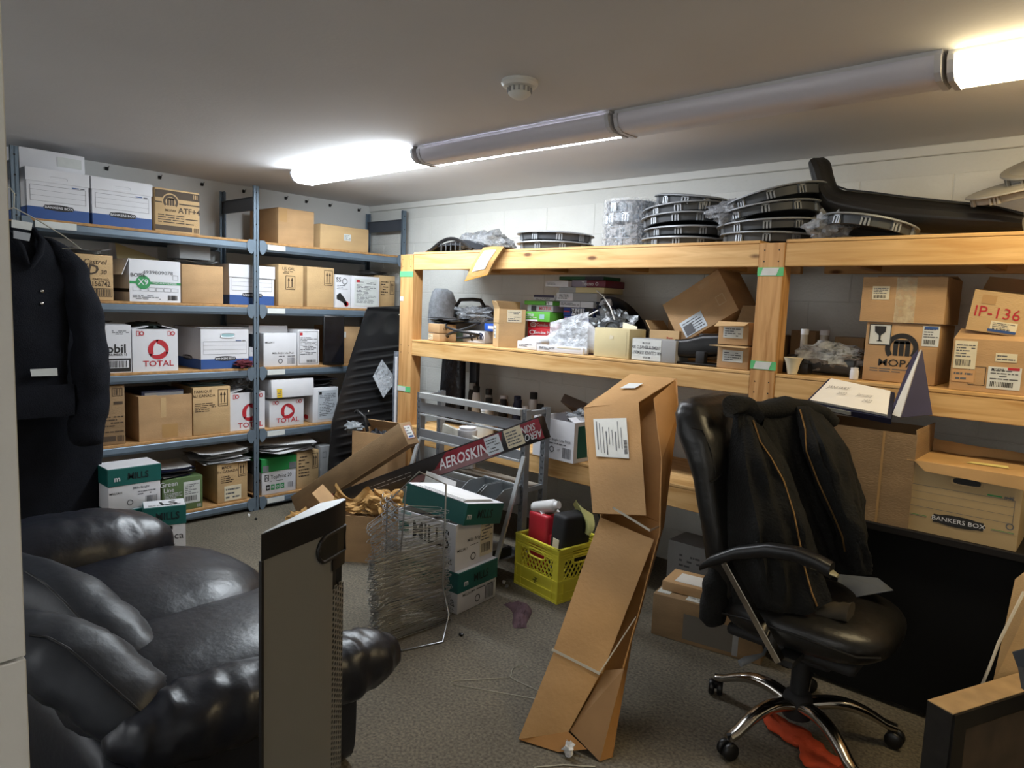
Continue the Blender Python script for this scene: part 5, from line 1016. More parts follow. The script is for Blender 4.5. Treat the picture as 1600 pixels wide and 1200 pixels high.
kk = K.__new__(K); kk.w, kk.d, kk.h, kk.root, kk.m, kk.ink = w, d, h, t, TEAL, {}; millstext(kk, 'front', .45, .5, .06, off=.0015); kk.done()
t = thing('paper_sheaf', 'white papers lying on the tilted teal lid', 'papers', (-2.315, 2.285, .578), Euler((math.radians(4), math.radians(11), math.radians(96))))
for i in range(3): MB().rbox(.02 + .01 * i, .27 - .01 * i, .02, .36 - .03 * i, -.018 + .004 * i, -.0155 + .004 * i, .001, 1).build('sheet', PAPER, t)

# ---- wire hangers on their stand
hs = thing('hanger_stand', 'bent wire stand holding the tall pile of wire hangers', 'stand', (-2.33, 1.98, 0))
P1, P2 = Vector((-2.225, 1.85, .004)), Vector((-2.165, 2.03, .004))
C1, C2 = at(605, 785, 0, -2.42), at(697, 757, 0, -2.27); AP = at(655, 737, 0, -2.36)
MB().tube([P1 + Vector((-.2, .02, 0)), P1, P2, P2 + Vector((-.06, .09, .08)), Vector((C2.x, C2.y, .2)), C2, AP, C1, Vector((C1.x, C1.y, .3)), Vector((C1.x, C1.y, .004)), P1 + Vector((-.2, .02, 0))], .004, 6).build('wire_frame', GALV, hs, 60, world=True)
C3 = at(627, 770, 0, -2.45); MB().tube([C3 + Vector((.01, .02, .03)), Vector((C3.x, C3.y, .3)), Vector((C3.x, C3.y, .004))], .004, 6).build('rod', GALV, hs, 60, world=True)
hm = None
def hanger_pts():
    # flat hanger: bar along y, hook towards -x
    pts = [(0, -.2, 0), (0, .2, 0), (-.015, .215, 0), (-.03, .2, 0), (-.105, .03, 0), (-.125, 0, 0), (-.14, .004, .0006), (-.155, .0, 0), (-.17, -.004, .0006), (-.195, -.004, 0), (-.215, .008, 0), (-.23, .026, 0), (-.228, .046, .0), (-.212, .056, .0)]
    return pts, [(-.15, .002, -.0008), (-.14, -.002, -.0008), (-.125, 0, -.0005), (-.105, -.03, 0), (-.03, -.2, 0), (-.015, -.215, 0), (0, -.2, 0)]
a, b = hanger_pts(); m = MB(); m.tube(a, .0014, 4); m.tube(b, .0014, 4)
NH = 170
for i in range(NH):
    f = i / NH; z = .008 + i * .0026 + max(0, f - .86) * .6
    tl = 0 if f < .86 else (f - .86) * 3.0
    o = m.build('wire_hanger', GALV) if i == 0 else None
    if i == 0: hm = o.data
    else: o = bpy.data.objects.new('wire_hanger', hm); COL.objects.link(o)
    tag(o, 'bare wire clothes hanger in the tall pile on the wire stand', 'hanger', 'bare wire hangers piled on the wire stand')
    o.location = (-2.315 - .05 * f + rnd.uniform(-.016, .016), 2.0 + rnd.uniform(-.014, .014), z)
    o.rotation_euler = (.010 * math.sin(i * .23), .012 * math.sin(i * .17 + 1) + tl * .8, rnd.uniform(-.10, .10) - .05)
t = thing('wire_hanger', 'single bare wire hanger lying on the open floor by the tall bent box', 'hanger', (-1.70, 1.92, .004), math.radians(-62)); m.build('wire', mat('pale_wire', 'c9c4b2', .4, .5), t)
t = thing('floor_rag', 'crumpled dusky purple rag on the floor before the yellow crate', 'rag', tuple(at(812, 962, 2, 0))); m = MB(); Mr = Matrix.Rotation(math.radians(-38), 4, 'Z')
m.grid(lambda u, v: Mr @ Vector(((u - .5) * .27, (v - .5) * (.12 - .06 * u) + .02 * math.sin(u * 5), max(.001, (.034 - .018 * u) * math.sin(PI * v) ** .6 * math.sin(PI * min(1, u * 1.02)) ** .4 + .016 * abs(noise.noise(Vector((u * 9, v * 7, 2)))) * math.sin(PI * v) + .006 * noise.noise(Vector((u * 20, v * 14, 5))) * math.sin(PI * v)))), 40, 18)
m.build('cloth', mat('dusky_purple_cloth', '5b454a', .95, var=.3, scale=20), t, 60)
# ---- yellow crate and its load
cr = thing('milk_crate', 'bright yellow lattice plastic crate beside the centre stack', 'crate', (-2.406, 2.778, 0), math.radians(-9))
W, Hh, th = .345, .285, .012
def crate_wall(M):
    m = MB()
    def bx(u0, u1, z0, z1, d0=0, d1=th): m.box(u0, u1, d0, d1, z0, z1, M)
    bx(0, W, .0, .012, -.002); bx(0, W, .012, .112, .004, .008); bx(0, W, .105, .118, -.002); bx(0, W, .045, .052, -.001)
    for z in (.222, .236, .25, .264): bx(0, W, z, z + .007)
    bx(0, W, .274, Hh, -.003, th + .002); bx(0, W, .222, Hh, .005, .008) if 0 else None
    for u in (0, W - .045): bx(u, u + .045, .112, Hh, .003, .009)
    for u in (0, .042, W - .052, W - .01): bx(u, u + .01, 0, Hh if u in (0, W - .01) else .118, -.001)
    # solid top either side of the hand hole, rounded rim
    for u0, u1 in ((.045, .105), (W - .105, W - .045)): bx(u0, u1, .222, .274, .004, .008)
    pts = [(.105 + .03 * (1 - math.cos(a)) if 0 else .135 - .03 * math.cos(a) if 0 else 0, 0) for a in (0,)]
    ring = []
    for i in range(20):
        a = 2 * PI * i / 20; ring.append((W / 2 + math.copysign(abs(math.cos(a)) ** .5, math.cos(a)) * .066, .004, .215 + math.copysign(abs(math.sin(a)) ** .6, math.sin(a)) * .022))
    m.tube(ring, .006, 5, True, M)
    # diagonal lattice
    n = 9
    for s in (1, -1):
        for q in range(-6, n + 6):
            u = .045 + q * .03; a = Vector((u, .006, .115)); b = Vector((u + s * .06, .006, .225)) if 0 else Vector((u + s * .075, .006, .225))
            lo, hi = .045, W - .045
            def clip(a, b):
                for lim, sg in ((lo, 1), (hi, -1)):
                    da, db = (a.x - lim) * sg, (b.x - lim) * sg
                    if da < 0 and db < 0: return None
                    if da < 0: a = a.lerp(b, da / (da - db))
                    elif db < 0: b = b.lerp(a, db / (db - da))
                return a, b
            c = clip(a, b)
            if c and (c[1] - c[0]).length > .012:
                a, b = c
                # stop at the hand hole
                steps = 8; seg = []
                for i in range(steps):
                    p, q2 = a.lerp(b, i / steps), a.lerp(b, (i + 1) / steps); mid = (p + q2) / 2
                    if abs(mid.x - W / 2) < .066 and mid.z > .193: continue
                    seg.append((p, q2))
                if seg: m.bar(M @ seg[0][0], M @ seg[-1][1], .006, .006)
    return m
T_ = Matrix.Translation; Rz = lambda d: Matrix.Rotation(math.radians(d), 4, 'Z')
for M in (Matrix.Identity(4), T_((W, 0, 0)) @ Rz(90), T_((W, W, 0)) @ Rz(180), T_((0, W, 0)) @ Rz(270)): crate_wall(M).build('wall', YEL, cr)
m = MB(); m.box(.01, W - .01, .01, W - .01, .004, .01); m.build('floor_grid', YEL, cr)
m = MB(); 
for a in range(9): m.box(.14 + rnd.uniform(0, .03), .17 + rnd.uniform(0, .02), .0030, .0036, .05 + a * .004, .053 + a * .004)
m.build('black_stamp', mat('smudged_stamp', '5c5a25', .7), cr)
MC = Matrix.Translation((-2.406, 2.778, 0)) @ Rz(-9)
def incrate(x, y, z): return MC @ Vector((x, y, z))
t = thing('tool_case', 'red plastic case standing in the yellow crate', 'case', incrate(.035, .05, .012), math.radians(-9))
m = MB(); m.rbox(0, .155, 0, .11, 0, .40, .018, 3); m.build('shell', RED, t, 40); MB().rbox(.152, .17, .02, .085, .05, .30, .004).build('handle', RED, t, 40); MB().rbox(.02, .13, .03, .08, .4, .404, .001, 1).build('lid_inset', mat('brown_card', '6a4a35', .7), t)
t = thing('tool_case', 'flat black tool case with a buff label leaning in the yellow crate', 'case', incrate(.21, .03, .02), Euler((math.radians(-3), math.radians(2), math.radians(-9))))
m = MB(); m.rbox(0, .108, 0, .2, 0, .43, .022, 3); m.build('shell', BLKM, t, 40); MB().rbox(.03, .075, -.003, .0, .2, .3, .001, 1).build('buff_label', CREAM, t)
MB().lathe([(0, .003), (.007, .002), (.008, 0)], 12, T_((.03, -.0005, .14)) @ Matrix.Rotation(PI / 2, 4, 'X')).build('screw_cap', PAPER, t); MB().tube([(-.003, .03, .1), (.06, -.006, .12), (.133, .03, .16)], .003, 5).build('cord', BLK, t, 60)
t = thing('spray_can', 'white spray can with red print lying on top of the red case', 'can', incrate(.13, .1, .447), Euler((math.radians(8), math.radians(72), math.radians(8))))
MB().lathe([(0, -.09), (.031, -.09), (.033, -.085), (.033, .05), (.028, .058), (.02, .062), (.02, .085), (0, .086)], 24).build('can_body', PAPER, t, 40); MB().lathe([(.0336, -.06), (.0336, -.02)], 24, Matrix.Identity(4), -.6, 1.5).build('red_print', REDINK, t, 60)
t = thing('white_leaflet', 'folded white leaflet tucked under the spray can', 'paper', incrate(.14, .06, .42), math.radians(-20)); MB().plate([(-.08, 0, .03), (.03, 0, -.03), (.05, .1, -.02), (-.06, .1, .04)], .004).build('leaf', PAPER, t)
t = thing('yellow_paper', 'crumpled pale yellow paper behind the black tool case', 'paper', incrate(.30, .2, .40), 0); m = MB(); m.grid(lambda u, v: (-.07 + .14 * u + .02 * math.sin(4 * v), .03 * math.sin(5 * u + 2 * v), -.06 + .17 * v * (1 - .35 * abs(u - .4) * 2)), 10, 8); m.build('sheet', mat('pale_yellow_paper', 'b9b878', .7), t, 25)
t = thing('black_roll', 'round black roll beside the yellow paper over the crate', 'roll', incrate(.34, .36, .42), 0); MB().lathe([(.02, -.03), (.05, -.03), (.055, -.02), (.055, .02), (.05, .03), (.02, .03)], 24, Matrix.Rotation(1.3, 4, 'X')).build('roll', BLK, t, 40)

# ---- tall bent cardboard box leaning on the timber shelving
tb = thing('tall_carton', 'tall bent cardboard box with white straps leaning on the timber shelving', 'box', (-1.32, 1.80, 0))
V = Vector
BL, BR = V((-1.457, 1.741, .007)), V((-1.321, 1.845, .05)); NL, NR = V((-1.494, 1.97, .235)), V((-1.313, 2.012, .203)); LL, LR = V((-1.59, 2.369, .645)), V((-1.358, 2.416, .597))
UL, UR, TL, TR = V((-1.610, 2.34, .665)), V((-1.415, 2.44, .68)), V((-1.912, 2.659, 1.043)), V((-1.698, 2.796, 1.086))
FR = V((-1.19, 1.85, .003)); dep = V((-.06, .17, .02))
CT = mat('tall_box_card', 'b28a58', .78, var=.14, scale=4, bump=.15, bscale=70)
CT_SHADE = mat('tall_box_card_shaded', 'a9783f', .78, var=.18, scale=4, bump=.12, bscale=70)  # darker copy of the same card, shade of the sides in its colour
def bent(a, b, c, d, bow, seed, nu=10, nv=14):
    a, b, c, d = map(V, (a, b, c, d)); n = (b - a).cross(d - a).normalized()
    def fn(u, v): 
        p = a.lerp(b, u).lerp(d.lerp(c, u), v); return p + n * (bow * math.sin(PI * u) * math.sin(PI * v) + .004 * noise.noise(p * 6 + V((seed, 0, 0))) + .0015 * noise.noise(p * 30))
    m = MB(); m.grid(fn, nu, nv); k = len(m.v); m.v += [tuple(V(p) - n * .005) for p in m.v]; m.f += [tuple(q + k for q in reversed(f)) for f in m.f]
    ring = [i * (nv + 1) for i in range(nu + 1)] + [nu * (nv + 1) + q for q in range(1, nv + 1)] + [i * (nv + 1) + nv for i in range(nu - 1, -1, -1)] + [q for q in range(nv - 1, 0, -1)]
    m.f += [(ring[i], ring[i] + k, ring[(i + 1) % len(ring)] + k, ring[(i + 1) % len(ring)]) for i in range(len(ring))]
    return m
bent(BL, BR, NR, NL, .006, 1).build('panel', CT, tb, 40, world=True)
bent(NL + V((0, -.004, .008)), NR + V((.01, -.004, .004)), LR, LL, .004, 2).build('panel', CT, tb, 40, world=True)
bent(UL, UR, TR, TL, .004, 3).build('panel', CT, tb, 40, world=True)
# sides, back and top
SB = [at(957, 1178, 1, 1.90), at(988, 1000, 1, 2.2), at(1038, 820, 1, 2.6), at(1060, 640, 1, 2.92), at(1058, 592, 1, 2.99)]
SB[0].z = .003
SF = [FR, V((-1.245, 2.06, .23)), V((-1.345, 2.44, .63)), UR.lerp(TR, .45) + V((.06, .06, .0)), TR + V((.05, .05, .02))]
for i in range(4): bent(SF[i], SB[i], SB[i + 1], SF[i + 1], .003, 10 + i, 6, 8).build('panel', CT_SHADE, tb, 40, world=True)
LB = [BL + dep, NL + dep, LL + dep, UL.lerp(TL, .5) + dep, TL + dep * 1.4]; LF = [BL, NL, LL, UL.lerp(TL, .5), TL]
for i in range(4): bent(LB[i], LF[i], LF[i + 1], LB[i + 1], 0, 20 + i, 5, 8).build('panel', CT, tb, 40, world=True)
for i in range(4): bent(SB[i], LB[i], LB[i + 1], SB[i + 1], 0, 30 + i, 5, 8).build('panel', CT_SHADE, tb, 40, world=True)
T1, T2 = at(985, 584, 1, 2.99), at(1057, 592, 1, 2.99)
bent(TL, TR, T2, T1, .012, 40, 10, 10).build('flap', CT, tb, 40, world=True)
MB().plate([BR + V((0, .01, .0)), FR, SF[1], NR + V((.0, .03, 0))], .004).build('flap', CARDIN, tb, world=True)
MB().plate([BL + V((0, .004, -.003)), BR + V((0, .0, -.0)), FR.lerp(BR, .4), V((-1.32, 1.79, .002))], .003).build('flap', CT_SHADE, tb, world=True)
nn = (UR - UL).cross(TL - UL).normalized()
def onp(a, b, c, d, u, v, off): return a.lerp(b, u).lerp(d.lerp(c, u), v) + nn * off
q = [onp(UL, UR, TR, TL, u, v, .009) for u, v in ((.16, .49), (.76, .46), (.76, .84), (.16, .86))]
MB().plate(q, .001).build('shipping_label', LBL, tb, world=True)
m = MB()
for r_ in range(9):
    u0 = .2 + .055 * r_; a, b = rnd.uniform(.5, .6), rnd.uniform(.7, .83); ww = .012 if r_ % 3 else .02
    m.plate([onp(UL, UR, TR, TL, u, v, .0105) for u, v in ((u0, a), (u0 + ww, a), (u0 + ww, b), (u0, b))], .0005)
for r_ in range(12):
    u0, v0 = .68, .5 + r_ * .011; m.plate([onp(UL, UR, TR, TL, u, v, .0105) for u, v in ((u0, v0), (.74, v0), (.74, v0 + .006), (u0, v0 + .006))], .0005)
o = m.build('label_print', GREYINK, tb, world=True); o['kind'] = 'stuff'
tn = (TR - TL).cross(T1 - TL).normalized(); q = [TL.lerp(TR, u).lerp(T1.lerp(T2, u), v) + tn * .02 for u, v in ((.3, .45), (.6, .45), (.62, .62), (.34, .62))]
MB().plate(q, .001).build('paper_label', LBL, tb, world=True)
STR = mat('white_strap', 'd4cdbd', .35)
for a, b, c in ((NL + V((-.004, -.012, .004)), NR + V((.004, -.012, .0)), SB[1] + V((.01, 0, .09))), (LL + V((.06, -.004, .05)), V((-1.37, 2.40, .63)), SB[2] + V((.005, -.01, .0)))):
    m = MB(); m.plate([a, b, b + V((0, .003, .009)), a + V((0, .003, .009))], .0015) if c is not SB[2] else None; m.plate([b, c, c + V((0, 0, .007)), b + V((0, 0, .009))], .0015); m.build('strap', STR, tb, world=True)
t = thing('paper_scrap', 'torn white paper scrap on the floor at the foot of the tall bent box', 'paper', tuple(at(888, 1180, 2, 0))); m = MB(); crumple(m, (0, 0, .022), (.018, .016, .024), 91, 14, 10, .6, 4); m.v = [(a, b, max(c, .001)) for a, b, c in m.v]; m.build('scrap', PAPER, t, 25)
t = thing('loose_wire', 'thin pale wire lying on the floor in front of the tall bent box', 'wire', tuple(at(880, 1196, 2, 0))); m = MB(); m.tube([at(835, 1199, 2, .003), at(880, 1195, 2, .003), at(930, 1198, 2, .003)], .002, 5); m.build('wire', mat('pale_wire', 'c9c4b2', .4, .5), t, 60, world=True)
for i, (px, py) in enumerate(((389, 806), (400, 812), (787, 911), (792, 917), (720, 953 + 40))):
    c = at(px, py, 2, 0); t = thing('debris_bit', ('small pale chip', 'small dark curled chip', 'small white crumb', 'small grey crumb', 'small dark crumb')[i] + (' on the floor by the steel shelving', ' on the floor by the steel shelving', ' on the floor beside the crate', ' on the floor beside the crate', ' on the floor before the centre stack')[i], 'debris', tuple(c)); m = MB(); crumple(m, (0, 0, .006), (.013, .009, .008), i, 8, 6, .5, 4); m.v = [(a, b, max(q, .0005)) for a, b, q in m.v]; m.build('chip', (PAPER, BLK, PAPER, GREYC, BLK)[i], t)
# ---- flat boxes under the timber shelf
r10 = math.radians(10)
k = K('cardboard_box', 'dark shaded cardboard box on the floor under the timber shelf', 'box', (-1.56, 2.80, 0), .50, .26, .20, r10, CARD3); k.label('top', .3, .05, .62, .3, LBL, lines=3); k.label('top', .02, .1, .14, .4, LBL, lines=0); k.rect('front', .3, .1, .75, .7, mat('grey_tape', '6f6a62', .5)); k.rect('front', .75, .05, .8, .75, GREYC); k.done()  # shade under the shelf is put into the darker cardboard colour
k = K('cardboard_box', 'flat brown carton with a white sheet label on the dark floor box', 'box', (-1.55, 2.86, .2025), .42, .19, .045, r10, CARD); k.label('top', .12, .15, .55, .75, PAPER, lines=0); k.done()
k = K('paper_box', 'shaded white box standing under the timber shelf against the wall', 'box', (-1.80, 3.36, 0), .24, .2, .27, 0, GREYC); k.lines('front', .3, .5, .8, .8, 3, GREYINK); k.done()  # white box in grey card: the shade is put into its colour
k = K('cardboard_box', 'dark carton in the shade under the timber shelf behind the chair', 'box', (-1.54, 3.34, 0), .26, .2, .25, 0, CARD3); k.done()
# ================================================================== armchair, appliance, clothes, office chair, desk
from mathutils.bvhtree import BVHTree
# ---- black leather lounge chair
so = thing('leather_recliner', 'large black leather recliner lounge seat with puffy cushions beside the near wall', 'armchair', (-2.4, .9, 0))
def lb(m, name, mt=LEATHER, sm=60): return m.build(name, mt, so, sm, world=True)
lb(MB().rbox(-3.02, -1.80, .60, 1.28, .02, .34, .05, 3), 'base')
m = MB(); m.loft([((-1.80, y, .20), (.05, 0, 0), (0, 0, .19)) for y in (.66, .70, .95, 1.22, 1.27)], 20, .004, 5, 2, ex=3); lb(m, 'front_panel')
lb(MB().puff((-2.52, .90, .40), (.40, .40, .135), 2.5, 60, 36, .006, 12, 1), 'seat_cushion')
lb(MB().puff((-2.06, .93, .37), (.33, .41, .125), 2.6, 60, 36, .006, 12, 5), 'seat_cushion')
m = MB(); pts = [(.55, .02), (.60, .075), (.70, .10), (.85, .105), (1.05, .10), (1.20, .10), (1.31, .085), (1.375, .05), (1.39, .015)]
m.loft([((-1.80 + .10 * (y - .5), y, .375), (r * 1.15, 0, .0), (0, 0, r * .95)) for y, r in pts], 28, .016, 9, 11, ex=2.3)
m2 = MB(); dense = []
for i in range(len(pts) - 1):
    for q in range(8): f = q / 8; dense.append((pts[i][0] + (pts[i + 1][0] - pts[i][0]) * f, pts[i][1] + (pts[i + 1][1] - pts[i][1]) * f))
dense.append(pts[-1]); m2.loft([((-1.80 + .10 * (y - .5), y, .375), (r * 1.15, 0, .0), (0, 0, r * .95)) for y, r in dense], 48, .011, 14, 11, ex=2.3, fs=(.8, 1.7, .8)); lb(m2, 'front_roll')
lb(MB().puff((-2.92, .76, .44), (.21, .40, .215), 2.5, 70, 44, .020, 8, 21, fs=(.5, 2.6, .5)), 'back_cushion')
m = MB(); m.rbox(-3.16, -2.92, .40, 1.18, .02, .52, .06, 3); lb(m, 'back_frame')
PM = {}
def pad(P, r, seed, name):
    D = []
    for i in range(len(P) - 1):
        for q in range(6): D.append((Vector(P[i]).lerp(Vector(P[i + 1]), q / 6), r[i] + (r[i + 1] - r[i]) * q / 6))
    D.append((Vector(P[-1]), r[-1])); R = []
    for i, (c, rr) in enumerate(D):
        a = D[max(0, i - 1)][0]; b = D[min(len(D) - 1, i + 1)][0]; tt = (b - a).normalized(); s = tt.cross(Vector((0, 0, 1))).normalized(); u = s.cross(tt)
        R.append((c, s * rr * 1.15, u * rr * .95))
    PM[name] = MB().loft(R, 30, .010, 13, seed, ex=2.2); lb(PM[name], 'arm_pad', LEATHERL)
    return D
A1 = pad([at(-40, 895, 2, .56), at(25, 908, 2, .55), at(105, 942, 2, .53), at(165, 990, 2, .48), at(210, 1042, 2, .42), at(236, 1072, 2, .375)], [.085, .088, .09, .09, .085, .05], 31, 'upper_arm_pad')
A2 = pad([at(-30, 1012, 2, .55), at(30, 1010, 2, .54), at(95, 1024, 2, .52), at(155, 1062, 2, .47), at(212, 1108, 2, .41), at(246, 1138, 2, .36)], [.09, .095, .098, .098, .092, .055], 37, 'lower_arm_pad')
m = MB(); m.loft([((x, .50 + .10 * (x + 2.9) / 1.1, .19), (0, .075, 0), (0, 0, h)) for x, h in ((-2.95, .17), (-2.9, .19), (-2.4, .20), (-2.0, .19), (-1.82, .17), (-1.76, .12))], 24, .004, 5, 41, ex=3.5); lb(m, 'side_panel')
# ---- tall silver appliance
pa, pb = Vector((-1.12, .60, 0)), Vector((-1.190, .843, 0)); wd_ = (pb - pa).length; ang = math.atan2(pb.y - pa.y, pb.x - pa.x)
ap = thing('appliance_cabinet', 'tall slim brushed silver appliance cabinet with black cap and perforated edge', 'appliance', pa, ang)
H = 1.085; w = wd_
def face_y(x): return .0 if x < w * .55 else .018 * ((x - w * .55) / (w * .45)) ** 2
iv = Matrix.LocRotScale(pa, Euler((0, 0, ang)), None).inverted()
ck = iv @ at(500, 786, 2, H); ck2 = (w * 1.0, ck.y * .98); CH_ = .052
m = MB(); m.grid(lambda u, v: (.006 + (w * .80 - .006) * u, face_y(.006 + (w * .80 - .006) * u), .02 + (H - CH_ - .02) * v), 16, 2); n0 = len(m.v); m.v += [(x + .003, y + .004, z) for x, y, z in m.v]; m.f += [tuple(i + n0 for i in reversed(f)) for f in m.f]; m.build('front_panel', SILVER, ap, 40)
m = MB(); m.box(0, .006, -.004, .003, 0, H - CH_); m.build('edge_strip', BLK, ap)
k = 14
top = [(w * i / k, face_y(w * i / k) - .003) for i in range(k + 1)]; back = [(w * 1.0, ck.y * .6), (ck.x, ck.y)]
loop = top + back; n = len(loop)
m = MB(); m.add([(x, y, H - CH_) for x, y in loop] + [(x, y, H - .002) for x, y in loop], [(i, (i + 1) % n, n + (i + 1) % n, n + i) for i in range(n)] + [tuple(range(n, 2 * n)), tuple(range(n - 1, -1, -1))]); m.build('cap', mat('black_gloss_cap', '17181b', .3), ap, 40)
m = MB(); m.add([(x, y, H) for x, y in loop], [tuple(range(n))]); m.build('cap_top', mat('silver_cap_top', '8f9090', .4, .3), ap)
# perforated strip: plate with round holes
m = MB(); x0, x1 = w * .80, w * .995; nc, nr = 5, 74; cw, chh = (x1 - x0) / nc, (H - .20) / nr
def put(x, z): return (x, face_y(x), z)
for c in range(nc):
    for r_ in range(nr):
        ox = x0 + c * cw; oz = .02 + r_ * chh + (chh / 2 if c % 2 else 0); cx, cz = ox + cw / 2, oz + chh / 2
        sq = [(ox + cw, oz + chh / 2), (ox + cw, oz + chh), (ox + cw / 2, oz + chh), (ox, oz + chh), (ox, oz + chh / 2), (ox, oz), (ox + cw / 2, oz), (ox + cw, oz)]
        hl = [(cx + cw * .36 * math.cos(a * PI / 4), cz + chh * .38 * math.sin(a * PI / 4)) for a in range(8)]
        b0 = len(m.v); m.v += [put(*p) for p in sq] + [put(*p) for p in hl] + [(p[0], p[1] + .004, p[2]) for p in [put(*p) for p in hl]]
        m.f += [(b0 + i, b0 + (i + 1) % 8, b0 + 8 + (i + 1) % 8, b0 + 8 + i) for i in range(8)] + [(b0 + 8 + i, b0 + 8 + (i + 1) % 8, b0 + 16 + (i + 1) % 8, b0 + 16 + i) for i in range(8)]
m.build('perforated_strip', SILVER, ap, 30)
m = MB(); m.grid(lambda u, v: (x0 + (x1 - x0) * u, face_y(x0 + (x1 - x0) * u) + .012, .015 + (H - .1) * v), 4, 1); m.build('dark_backing', BLKM, ap)
bl = [(.008, .004), (w * .80, face_y(w * .8) + .012), (w * .99, face_y(w * .99) + .012)] + [(w * .99, ck.y * .55), (ck.x * .97, ck.y * .95)]; n = len(bl)
m = MB(); m.add([(x, y, 0) for x, y in bl] + [(x, y, H - CH_) for x, y in bl], [(i, (i + 1) % n, n + (i + 1) % n, n + i) for i in (2, 3, 4)] + [tuple(range(n - 1, -1, -1))]); m.build('casing', BLK, ap)
ring = []
for i in range(14):
    a = PI / 2 + PI * i / 13; ring.append((w * .69 + w * .10 * math.cos(a), H - .082 + math.sin(a) * .026))
ring = [(w * .985, H - .056)] + [(w * .85, H - .056)] + ring + [(w * .85, H - .108), (w * .985, H - .108)]
R3 = [(x, face_y(x) - .0025, z) for x, z in ring]
m = MB(); m.tube(R3, .004, 6, True); m.build('handle_rim', BLK, ap, 60)
m = MB(); m.add([(x, y - .001, z) for x, y, z in R3], [tuple(range(len(R3)))]); m.build('handle_recess', mat('dark_recess_plastic', '161816', .4), ap)
m = MB(); m.grid(lambda u, v: (w * .78 + w * .205 * u, face_y(w * .78 + w * .205 * u) - .004, H - .138 + .03 * v), 6, 1); n0 = len(m.v); m.v += [(x, y + .003, z) for x, y, z in m.v]; m.f += [tuple(i + n0 for i in f) for f in m.f]; m.build('latch', BLK, ap)

# ---- hanging work clothes
XJ = -4.29
t = thing('work_coverall', 'long black work garment hanging behind the jacket at the steel shelving end', 'clothes', (-4.40, 1.05, .2))
m = MB(); zz = [(.20, .31, .05, 1.07), (.35, .32, .055, 1.07), (.60, .335, .06, 1.07), (.85, .33, .055, 1.06), (1.1, .30, .05, 1.04), (1.4, .26, .05, 1.02), (1.62, .22, .045, .99), (1.70, .12, .03, .98)]
R = []
for i in range(len(zz) - 1):
    for q in range(5): f = q / 5; R.append([zz[i][j_] + (zz[i + 1][j_] - zz[i][j_]) * f for j_ in range(4)])
R.append(zz[-1]); m.loft([((-4.445, y, z), (0, b, 0), (a * .9, 0, 0)) for z, b, a, y in R], 36, .018, 5, 3); m.build('cloth', CLOTH, t, 60, world=True)
t = thing('work_jacket', 'black work jacket with snaps and white hem label on a wire hanger', 'jacket', (XJ, 1.0, .83))
m = MB(); zz = [(.835, .245, .075, .945), (.86, .25, .08, .945), (1.03, .235, .075, .95), (1.06, .245, .085, .95), (1.3, .255, .09, .95), (1.5, .265, .095, .96), (1.60, .265, .09, .965), (1.68, .235, .08, .96), (1.74, .18, .07, .95), (1.79, .115, .06, .94), (1.83, .085, .05, .94)]
R = []
for i in range(len(zz) - 1):
    for q in range(5): f = q / 5; R.append([zz[i][j_] + (zz[i + 1][j_] - zz[i][j_]) * f for j_ in range(4)])
R.append(zz[-1]); m.loft([((XJ, y, z), (0, b, 0), (a, 0, 0)) for z, b, a, y in R], 40, .028, 6, 8); m.build('body', CLOTH, t, 60, world=True); jb = (list(m.v), list(m.f))
def local(o, mb): return mb
m = MB(); S = [((XJ + .0, 1.10, 1.765), .02, .03), ((XJ + .01, 1.155, 1.72), .045, .05), ((XJ + .03, 1.205, 1.64), .07, .075), ((XJ + .04, 1.25, 1.46), .085, .085), ((XJ + .05, 1.285, 1.22), .09, .085), ((XJ + .06, 1.28, 1.0), .095, .08), ((XJ + .06, 1.265, .82), .088, .075), ((XJ + .06, 1.25, .665), .082, .07), ((XJ + .06, 1.25, .655), .06, .05)]
R = []
for i in range(len(S) - 1):
    for q in range(5):
        f = q / 5; R.append((Vector(S[i][0]).lerp(Vector(S[i + 1][0]), f), (0, S[i][1] + (S[i + 1][1] - S[i][1]) * f, 0), (S[i][2] + (S[i + 1][2] - S[i][2]) * f, 0, 0)))
R.append((Vector(S[-1][0]), (0, S[-1][1], 0), (S[-1][2], 0, 0))); m.loft(R, 28, .026, 8, 15); m.build('sleeve', CLOTH, t, 60, world=True)
S2 = [(c[0], (0, -1)) for c in S]; m = MB(); m.loft([((c[0], 1.9 - c[1], c[2]), a, b) for c, a, b in R], 28, .026, 8, 19); m.build('sleeve', CLOTH, t, 60, world=True)
bt = BVHTree.FromPolygons([Vector(p) for p in jb[0]], jb[1])
def hit(bvh, px, py, lift=.004):
    d = (CR @ Vector((px - 800, py - 600, 1085))).normalized(); h = bvh.ray_cast(EYE, d); return h[0] - d * lift if h[0] else None
def onpatch(bvh, pts, name, m_, parent, lift=.005):
    P = [hit(bvh, *p, lift=lift) for p in pts]
    if any(p is None for p in P): return None
    mb = MB(); mb.plate(P, .0015, dirv=(CR @ Vector((0, 0, 1)))); return mb.build(name, m_, parent, world=True)
onpatch(bt, [(47, 577), (89, 575), (90, 587), (49, 588)], 'hem_label', LBL, t, .03)
for px, py in ((66, 455), (66, 474)):
    p = hit(bt, px, py, .006)
    if p: MB().lathe([(0, .006), (.007, .004), (.009, 0)], 12, T_(p) @ Matrix.Rotation(PI / 2, 4, 'Y')).build('snap', CHROME, t, 50, world=True)
m = MB()
